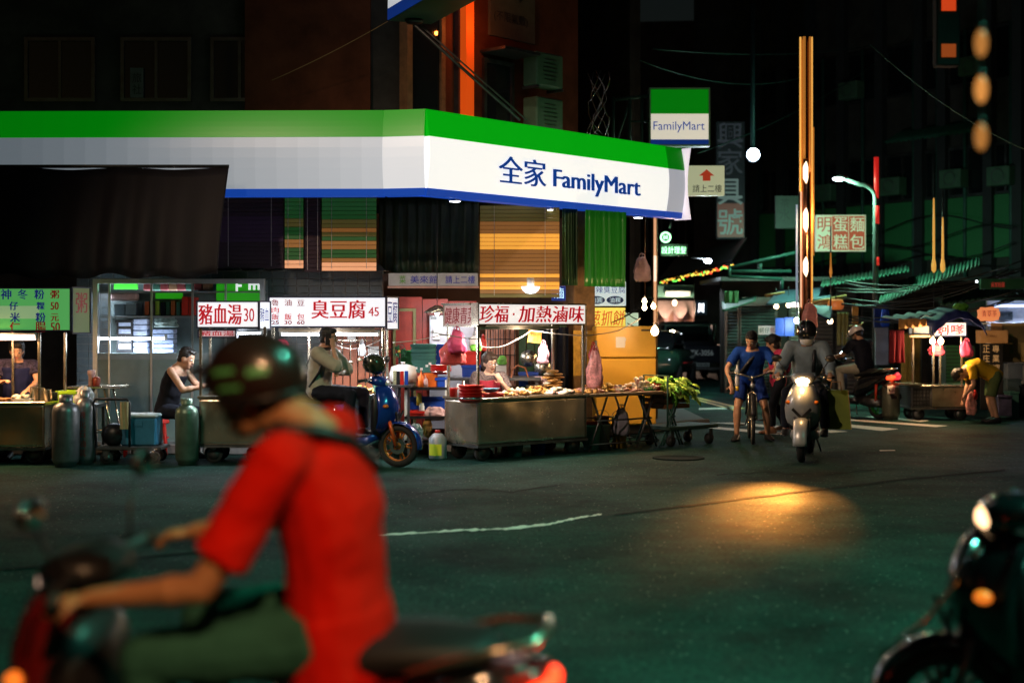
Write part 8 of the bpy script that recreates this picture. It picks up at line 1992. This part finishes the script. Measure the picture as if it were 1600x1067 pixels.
MB().ell((0.46, 0, 0.80), (0.04, 0.035, 0.035), 10, 8).build("front_lamp", mat("lamp_silver", (0.7, 0.7, 0.7), 0.15, 0.6), bk)
J = dict(pelvis=(-0.16, 0, 0.86), chest=(-0.02, 0.02, 1.13), neck=(0.08, 0.01, 1.32), head=(0.15, 0.0, 1.42), face=(1, -0.35, -0.05),
         shl=(0.02, 0.20, 1.26), shr=(0.02, -0.18, 1.26), ell=(0.14, 0.36, 1.06), elr=(0.12, -0.34, 1.02), wrl=(0.26, 0.30, 0.985), wrr=(0.24, -0.28, 0.80),
         hipl=(-0.14, 0.10, 0.85), hipr=(-0.14, -0.10, 0.85), knl=(0.04, 0.20, 0.46), knr=(0.03, -0.19, 0.47), anl=(-0.10, 0.24, 0.09), anr=(0.02, -0.20, 0.09), hdl=(0.8, 0, -0.5), hdr=(0.3, 0.1, -1), toer=(1, -0.3, 0), toel=(1, 0.3, 0), curll=1.3, w=0.97)
M_bluet = mat("blue_tshirt", (0.012, 0.055, 0.30), 0.85, 0, 0.2, 6, 0.2, 120)
pr2, _, Mh = person("boy in blue t-shirt and blue shorts standing astride the bicycle", J, M_bluet, 0.72, mat("blue_shorts", (0.012, 0.035, 0.20), 0.85, 0, 0.2), 0.36, M_black, 'short', loc=bq, rz=R(-97), long_shirt=0.05)
MB().tube([(-0.16, 0.02, 1.27), (-0.02, 0.10, 1.36), (0.11, 0.06, 1.22), (0.14, -0.03, 1.12), (0.05, -0.13, 0.98), (-0.04, -0.16, 0.94)], 0.024, 6).build("bag_strap", M_black, pr2)
o = thing("drink_bottle", "bottle with yellow tip held low by the boy in blue", "bottle", P(1152, 588, 19.75)); MB().lathe([(0.02, -0.14), (0.03, -0.12), (0.032, 0.08), (0.015, 0.12), (0.012, 0.16)], 12).build("bottle", M_clearbag, o); MB().lathe([(0.021, -0.2), (0.026, -0.14), (0.021, -0.139)], 12).build("cap", M_yellow, o)
# ---- woman in pink walking left behind the silver scooter
J = dict(pelvis=(0, 0, 0.80), chest=(0.02, 0, 1.06), neck=(0.05, 0, 1.25), head=(0.09, 0, 1.35), face=(1, -0.35, -0.1),
         shl=(0.03, 0.17, 1.20), shr=(0.03, -0.17, 1.20), ell=(0.02, 0.24, 0.98), elr=(0.0, -0.24, 0.98), wrl=(0.22, 0.18, 0.92), wrr=(0.20, -0.20, 0.90),
         hipl=(0, 0.09, 0.79), hipr=(0, -0.09, 0.79), knl=(0.12, 0.09, 0.44), knr=(0.02, -0.09, 0.43), anl=(0.14, 0.09, 0.09), anr=(-0.14, -0.09, 0.12), w=0.9)
pr3, _, Mh = person("woman in pink top with dark tied hair walking left behind the silver scooter", J, mat("pink_top", (0.60, 0.05, 0.12), 0.8, 0, 0.2), 0.9, M_denim, 1.0, mat("tan_sandal", (0.3, 0.15, 0.08), 0.7), 'bob', loc=(PX(1216, 21.4), 21.4, 0), rz=R(190))
MB().ell((-0.10, 0, 0.03), (0.05, 0.05, 0.055), 10, 8, Mh).build("hair_bun", M_hair, pr3)
o = thing("pink_backpack", "pink backpack worn by the woman in pink", "bag", (PX(1224, 21.4), 21.35, 0.93)); MB().ell((0, 0, 0.1), (0.11, 0.10, 0.16), 14, 10).build("body", mat("pink_canvas", (0.55, 0.04, 0.10), 0.8), o); MB().box((0, -0.10, 0.06), (0.14, 0.02, 0.12)).build("pocket", MATS["pink_canvas"], o, 0.02)
# ---- scooter riding away with the white helmet rider
s2 = (PX(1335, 25.0), 25.0, 0); rz2 = R(118)
scooter("black scooter with glowing red tail light seen from behind", mat("black_paint", (0.014, 0.014, 0.018), 0.22, 0, 0.1, 4, 0, coat=0.8), M_dsteel, s2, rz2, 0, False, True, mat("green_rim", (0.03, 0.25, 0.04), 0.35, 0.5), plate="MXA-717")
J = dict(pelvis=(-0.26, 0, 0.88), chest=(-0.20, 0, 1.17), neck=(-0.13, 0, 1.36), head=(-0.06, 0.0, 1.44), face=(1, 0.25, -0.1),
         shl=(-0.15, 0.19, 1.30), shr=(-0.15, -0.19, 1.30), ell=(0.0, 0.28, 1.08), elr=(0.0, -0.28, 1.08), wrl=(0.26, 0.30, 1.04), wrr=(0.26, -0.30, 1.04),
         hipl=(-0.22, 0.10, 0.86), hipr=(-0.22, -0.10, 0.86), knl=(0.16, 0.20, 0.82), knr=(0.16, -0.20, 0.82), anl=(0.06, 0.22, 0.40), anr=(0.06, -0.22, 0.40), hdl=(1, 0, -0.3), hdr=(1, 0, -0.3))
person("rider in black t-shirt, pale trousers and white helmet seen from behind", J, mat("black_tshirt", (0.010, 0.012, 0.022), 0.85), 0.75, mat("khaki_trousers", (0.42, 0.38, 0.30), 0.85, 0, 0.15), 0.92, M_card, 'short', loc=s2, rz=rz2, helmet=dict(shell=mat("white_shell", (0.75, 0.66, 0.66), 0.3, 0, 0, 1, 0, coat=0.5), peak=True, scale=1.03))
# ---- blue scooter waiting side-on with the man on the phone
s3 = (-1.93, 16.62, 0); rz3 = R(-17)
M_bpaint = mat("blue_scooter_paint", (0.008, 0.045, 0.30), 0.22, 0.2, 0.1, 4, 0.01, coat=0.8)
sc3 = scooter("blue scooter with orange fork and rims standing before the tofu stall", M_bpaint, M_black, s3, rz3, 0, False, False, mat("gold_orange_rim", (0.45, 0.16, 0.03), 0.35, 0.7), mat("orange_fork", (0.65, 0.10, 0.02), 0.35, 0.3), plate="NKB-158", calipers=mat("orange_caliper", (0.65, 0.12, 0.02), 0.4))
J = dict(pelvis=(-0.36, 0, 0.86), chest=(-0.33, 0, 1.16), neck=(-0.29, 0, 1.38), head=(-0.235, 0, 1.485), face=(1, 0.1, -0.1), hup=Vector((0.05, 0, 1)),
         shl=(-0.28, 0.19, 1.31), shr=(-0.30, -0.19, 1.31), ell=(-0.06, 0.20, 1.10), elr=(-0.02, -0.20, 1.14), wrl=(-0.05, -0.06, 1.07), wrr=(-0.12, -0.12, 1.37),
         hipl=(-0.32, 0.10, 0.85), hipr=(-0.32, -0.10, 0.85), knl=(0.13, 0.20, 0.84), knr=(0.15, -0.22, 0.84), anl=(0.12, 0.2, 0.42), anr=(0.10, -0.30, 0.10), hdr=(-0.2, 0.2, 1), pnr=(-0.6, 0.6, 0), hdl=(0, -1, 0.1))
pr4, _, Mh = person("man in pale long sleeve shirt talking on a phone astride the blue scooter", J, mat("pale_beige_shirt", (0.40, 0.37, 0.29), 0.85, 0, 0.15, 6, 0.2, 90), 1.35, M_denim, 1.0, M_black, 'short', loc=s3, rz=rz3, shirt_inf=0.022)
MB().tube([(-0.20, -0.02, 1.36), (-0.33, -0.155, 1.36), (-0.46, -0.10, 1.18), (-0.47, 0.06, 0.98)], 0.02, 6).tube([(-0.22, -0.17, 1.28), (-0.26, -0.19, 1.10), (-0.40, -0.17, 0.92)], 0.016, 6).build("bag_strap", M_black, pr4)
o = thing("mobile_phone", "mobile phone held to the ear of the man on the blue scooter", "phone"); o.location = s3; o.rotation_euler.z = rz3
MB().box((-0.19, -0.105, 1.475), (0.07, 0.010, 0.14)).build("phone_body", M_black, o, 0.003)
q = Matrix.Translation(s3) @ Matrix.Rotation(rz3, 4, 'Z')
o = thing("shoulder_bag", "dark shoulder bag behind the man on the blue scooter", "bag", q @ Vector((-0.50, 0.05, 0.82)), rz3); MB().bx((-0.10, -0.14, 0), (0.06, 0.14, 0.24)).build("bag_body", M_black, o, 0.03); MB().bx((-0.104, -0.145, 0.12), (0.064, 0.145, 0.245)).build("flap", M_denim, o, 0.02)
# helmet resting on the handlebar
hm = thing("helmet", "glossy dark olive helmet resting on the handlebar of the blue scooter", "helmet", q @ Vector((0.37, -0.05, 1.17)), rz3 + R(30))
helmet_mesh(Matrix.Translation((0, 0, -0.02)) @ Matrix.Rotation(R(18), 4, 'Y'), hm, mat("olive_gloss_shell", (0.05, 0.06, 0.035), 0.15, 0.3, 0.2, 8, 0, coat=1.0), None, True, False, None, 1.02, "shell")
# ---- foreground rider (out of focus)
s4 = (-0.805, 4.14, 0); rz4 = R(167); ln4 = R(-7)
M_rpaint = mat("dark_red_scooter_paint", (0.16, 0.008, 0.008), 0.22, 0.1, 0.1, 4, 0.01, coat=0.8)
sc4 = scooter("dark red scooter ridden left across the foreground, out of focus", M_rpaint, M_black, s4, rz4, ln4, True, True, plate="MDX-603", sig_es=0.9, signal=True, head_es=1.6, headcol=(1, 0.62, 0.45), cowl=M_black)
tgl = MB().tube([(-0.52, 0.172, 0.70), (-0.74, 0.150, 0.765), (-0.92, 0.11, 0.80)], 0, 10, [0.016, 0.024, 0.016]).build("silver_trim", M_chrome, sc4)
J = dict(pelvis=(-0.36, 0, 0.87), chest=(-0.345, 0, 1.20), neck=(-0.28, 0, 1.425), head=(-0.135, 0.0, 1.515), face=(1, 0.05, -0.1), hup=Vector((0.12, 0, 1)),
         shl=(-0.29, 0.21, 1.365), shr=(-0.29, -0.21, 1.365), ell=(-0.10, 0.31, 1.05), elr=(-0.08, -0.31, 1.08), wrl=(0.22, 0.315, 1.01), wrr=(0.22, -0.315, 1.02),
         hipl=(-0.32, 0.10, 0.85), hipr=(-0.32, -0.10, 0.85), knl=(0.14, 0.19, 0.80), knr=(0.14, -0.19, 0.80), anl=(0.10, 0.18, 0.40), anr=(0.10, -0.18, 0.40), hdl=(1, 0, -0.15), hdr=(1, 0, -0.15), curll=1.35, curlr=1.35, w=1.05)
pr5, _, Mh = person("man in bright red t-shirt and black helmet riding left in the blurred foreground", J, mat("red_tshirt", (0.66, 0.010, 0.003), 0.95, 0, 0.08, 3, 0.2, 110), 0.78, mat("green_jeans", (0.03, 0.12, 0.09), 0.85, 0, 0.2), 1.0, M_black, 'short', skin=mat("tan_skin", (0.46, 0.22, 0.10), 0.5, 0, 0.1, 14, 0.1, 90, subs=0.15), loc=s4, rz=rz4, vox=0.010, helmet=dict(shell=mat("dark_brown_shell", (0.022, 0.012, 0.010), 0.3, 0, 0.1, 4, 0, coat=0.5), visor=None, full=False, peak=True, scale=1.06, brand=mat("green_decal", (0.10, 0.42, 0.14), 0.4, 0, 0, 1, 0)), long_shirt=0.14, wr=0.009)  # green light on the jeans put into their cloth colour
pr5.rotation_euler = (ln4, 0, rz4)
MB().tube([(-0.20, 0.17, 1.32), (-0.275, 0.175, 1.45), (-0.37, 0.12, 1.43), (-0.42, 0.03, 1.39), (-0.46, -0.08, 1.29)], 0.02, 8).build("bag_strap", M_black, pr5)
# ---- foreground parked scooter at the right edge
s5 = (2.27, 5.3, 0); rz5 = R(176)
sc5 = scooter("dark scooter with lit lamp and orange signal cut off by the right edge", mat("dark_green_black_paint", (0.006, 0.009, 0.010), 0.2, 0, 0.1, 4, 0, coat=0.9), M_black, s5, rz5, R(-3), True, False, plate="PLD-229", head_es=3.2, headcol=(1, 0.60, 0.30), signal=True, sig_es=2.4, mirrors=False)
MB().tube([(0.57, 0.10, 0.90), (0.66, 0.12, 0.72), (0.74, 0.09, 0.60), (0.90, 0.06, 0.46)], 0.012, 8).build("chrome_trim", M_chrome, sc5)
light("parking_lamp", 'SPOT', (0.56, 0, 0.965), 6, (1, 0.6, 0.3), sc5, 0.04, rot=(0, R(-65), 0), spot=R(90), blend=0.8)
# ---- seated vendor with hand at chin
J = dict(pelvis=(0, 0, 0.55), chest=(0.02, 0, 0.84), neck=(0.05, 0, 1.04), head=(0.08, 0, 1.155), face=(1, 0.25, -0.05),
         shl=(0.04, 0.17, 0.98), shr=(0.04, -0.17, 0.98), ell=(0.20, 0.22, 0.80), elr=(0.10, -0.23, 0.78), wrl=(0.235, 0.12, 0.905), wrr=(0.30, -0.10, 0.82),
         hipl=(0.02, 0.09, 0.54), hipr=(0.02, -0.09, 0.54), knl=(0.40, 0.10, 0.52), knr=(0.40, -0.11, 0.52), anl=(0.40, 0.10, 0.09), anr=(0.34, -0.11, 0.09), hdl=(-0.1, -0.5, 0.8), pnl=(-1, 0, 0.2), w=0.9)
pr6, _, Mh = person("elderly vendor with short hair and glasses seated behind the braised food, hand at her chin", J, mat("patterned_blouse", (0.13, 0.10, 0.10), 0.85, 0, 1.0, 55, 0.1), 0.9, M_denim, 1.0, M_black, 'bob', mat("brown_hair", (0.035, 0.018, 0.010), 0.45, 0, 0.4, 50, 0.6, 160), mat("light_skin", (0.60, 0.36, 0.26), 0.5, 0, 0.08, 14, 0.1, 90, subs=0.15), loc=(PX(762, 18.2), 18.2, 0), rz=R(-72), vox=0.010, specs=True, vest=mat("maroon_apron", (0.32, 0.03, 0.05), 0.8), shirt_inf=0.018)
small("stool_seat", "low wooden stool under the seated vendor", "stool", 760, 0.0, 18.25, MB().bx((-0.16, -0.16, 0.40), (0.16, 0.16, 0.44)).cyl((-0.12, -0.12, 0), (-0.12, -0.12, 0.4), 0.018).cyl((0.12, -0.12, 0), (0.12, -0.12, 0.4), 0.018).cyl((-0.12, 0.12, 0), (-0.12, 0.12, 0.4), 0.018).cyl((0.12, 0.12, 0), (0.12, 0.12, 0.4), 0.018), M_wood)
# ---- porridge vendor at the far left
J = dict(pelvis=(0, 0, 0.74), chest=(0.03, 0, 1.02), neck=(0.06, 0, 1.22), head=(0.10, 0.0, 1.325), face=(1, 0.1, -0.5), hup=Vector((0.35, 0, 1)),
         shl=(0.05, 0.18, 1.15), shr=(0.05, -0.18, 1.15), ell=(0.12, 0.25, 0.95), elr=(0.10, -0.26, 0.92), wrl=(0.30, 0.16, 0.86), wrr=(0.30, -0.12, 0.96),
         hipl=(0, 0.09, 0.73), hipr=(0, -0.09, 0.73), knl=(0.03, 0.1, 0.42), knr=(0.03, -0.1, 0.42), anl=(0, 0.1, 0.09), anr=(0, -0.1, 0.09), w=1.0)
person("woman in dark blue apron chopping food under the pinkish tube light at the far left", J, mat("dark_print_shirt", (0.04, 0.035, 0.07), 0.85, 0, 0.9, 26), 0.55, M_denim, 1.0, M_black, 'bob', loc=(PX(24, 17.35), 17.45, 0), rz=R(-80), vest=mat("navy_apron", (0.012, 0.016, 0.06), 0.85))
# ---- man in black vest
J = dict(pelvis=(-0.04, 0, 0.62), chest=(0.06, 0, 0.94), neck=(0.15, 0, 1.15), head=(0.23, 0, 1.235), face=(1, 0.0, -0.45), hup=Vector((0.35, 0, 1)),
         shl=(0.12, 0.19, 1.09), shr=(0.12, -0.19, 1.09), ell=(0.28, 0.24, 0.88), elr=(0.30, -0.24, 0.86), wrl=(0.52, 0.10, 0.92), wrr=(0.53, -0.10, 0.91),
         hipl=(0, 0.1, 0.61), hipr=(0, -0.1, 0.61), knl=(0.38, 0.14, 0.56), knr=(0.38, -0.14, 0.56), anl=(0.30, 0.14, 0.10), anr=(0.26, -0.14, 0.10))
person("man in black sleeveless vest sitting bent over at the soup stall", J, mat("black_vest_cloth", (0.010, 0.010, 0.014), 0.85), 0, M_denim, 0.5, M_black, 'short', loc=(PX(262, 17.2), 17.25, 0), rz=R(-12), tank=True, shirt_inf=0.014)
# ---- person behind tofu stall (pink cap)
J = dict(pelvis=(0, 0, 0.72), chest=(0.02, 0, 1.0), neck=(0.05, 0, 1.20), head=(0.10, 0, 1.31), face=(-1, 0.0, 0),
         shl=(0.03, 0.18, 1.14), shr=(0.03, -0.18, 1.14), ell=(0.0, 0.24, 0.92), elr=(0.0, -0.24, 0.92), wrl=(0.2, 0.2, 0.9), wrr=(0.2, -0.2, 0.9),
         hipl=(0, 0.09, 0.71), hipr=(0, -0.09, 0.71), knl=(0.03, 0.1, 0.41), knr=(0.03, -0.1, 0.41), anl=(0, 0.1, 0.09), anr=(0, -0.1, 0.09))
J['face'] = V(1, 0, 0)
pr9, _, Mh = person("stall keeper in pink cap and grey top behind the red shirted rider", J, mat("grey_print_top", (0.22, 0.20, 0.22), 0.85, 0, 0.5, 30), 0.9, M_denim, 1.0, M_black, 'short', loc=(PX(452, 18.0), 18.0, 0), rz=R(190))
MB().ell((-0.012, 0, 0.055), (0.112, 0.098, 0.092), 16, 10, Mh).build("cap", mat("pink_cap", (0.60, 0.06, 0.12), 0.8), pr9)
# ---- bending vendor in yellow
J = dict(pelvis=(0, 0, 0.78), chest=(0.28, 0, 0.93), neck=(0.46, 0, 0.88), head=(0.56, 0, 0.80), face=(0.5, 0, -1), hup=Vector((1, 0, -0.3)),
         shl=(0.40, 0.18, 0.89), shr=(0.40, -0.18, 0.89), ell=(0.40, 0.24, 0.64), elr=(0.36, -0.24, 0.62), wrl=(0.50, 0.16, 0.48), wrr=(0.44, -0.20, 0.40),
         hipl=(0, 0.1, 0.77), hipr=(0, -0.1, 0.77), knl=(0.08, 0.1, 0.44), knr=(0.05, -0.1, 0.43), anl=(-0.02, 0.1, 0.09), anr=(-0.02, -0.1, 0.09), w=1.05)
person("vendor in yellow shirt and olive shorts bending over beside the oyster cart", J, mat("yellow_shirt", (0.62, 0.36, 0.02), 0.85, 0, 0.15), 0.7, mat("olive_shorts", (0.10, 0.14, 0.05), 0.85), 0.5, M_black, 'short', loc=(PX(1553, 23.6), 23.6, 0), rz=R(178))
# ================================================================== unseen street lamps of the near side, two of them added as fill
def near_lamp(label, x, y, z, to, energy, col, cone, blend=0.8):
    o = thing("street_lamp", label, "street lamp", (x, y, 0))
    MB().lathe([(0.11, 0), (0.11, 0.3), (0.07, 0.34), (0.055, z)], 14).build("pole", MATS["galvanised_pole"], o)
    d = (V(*to) - V(x, y, z)); d.z = 0; d.normalize(); tip = V(0, 0, z) + d * 1.4 + V(0, 0, 0.25)
    MB().tube([(0, 0, z - 0.02), V(0, 0, z) + d * 0.5 + V(0, 0, 0.2), tip], 0.035, 8).build("arm", MATS["galvanised_pole"], o)
    MB().ell(tip, (0.28, 0.16, 0.07), 14, 8).build("lamp_head", M_dsteel, o)
    MB().ell(tip - V(0, 0, 0.05), (0.2, 0.11, 0.05), 12, 6).build("lens", glow("near_lens_%s" % x, col, 6), o)
    l = light("street_light", 'SPOT', tip - V(0, 0, 0.16), energy, col, o, 0.15, spot=cone, blend=blend)
    wp = V(x, y, 0) + tip - V(0, 0, 0.16); l.rotation_euler = (V(*to) - wp).to_track_quat('-Z', 'Y').to_euler()
near_lamp("tall teal tinted street lamp on the near pavement to the right", 7.6, 3.2, 9.0, (1.2, 8.0, 0), 5000, (0.14, 1.0, 0.66), R(74), 1.0)  # added lamp, gives the road its green tint
near_lamp("warm sodium street lamp behind the foreground rider", 1.4, -4.2, 6.0, (-0.75, 4.2, 1.15), 2100, (1.0, 0.52, 0.24), R(16), 0.8)
near_lamp("warm white street lamp across the road from the food stalls", -7.0, 5.0, 8.5, (0.6, 17.4, 0.7), 3600, (1.0, 0.70, 0.48), R(52), 0.9)  # added fill lamp for the stall fronts and riders
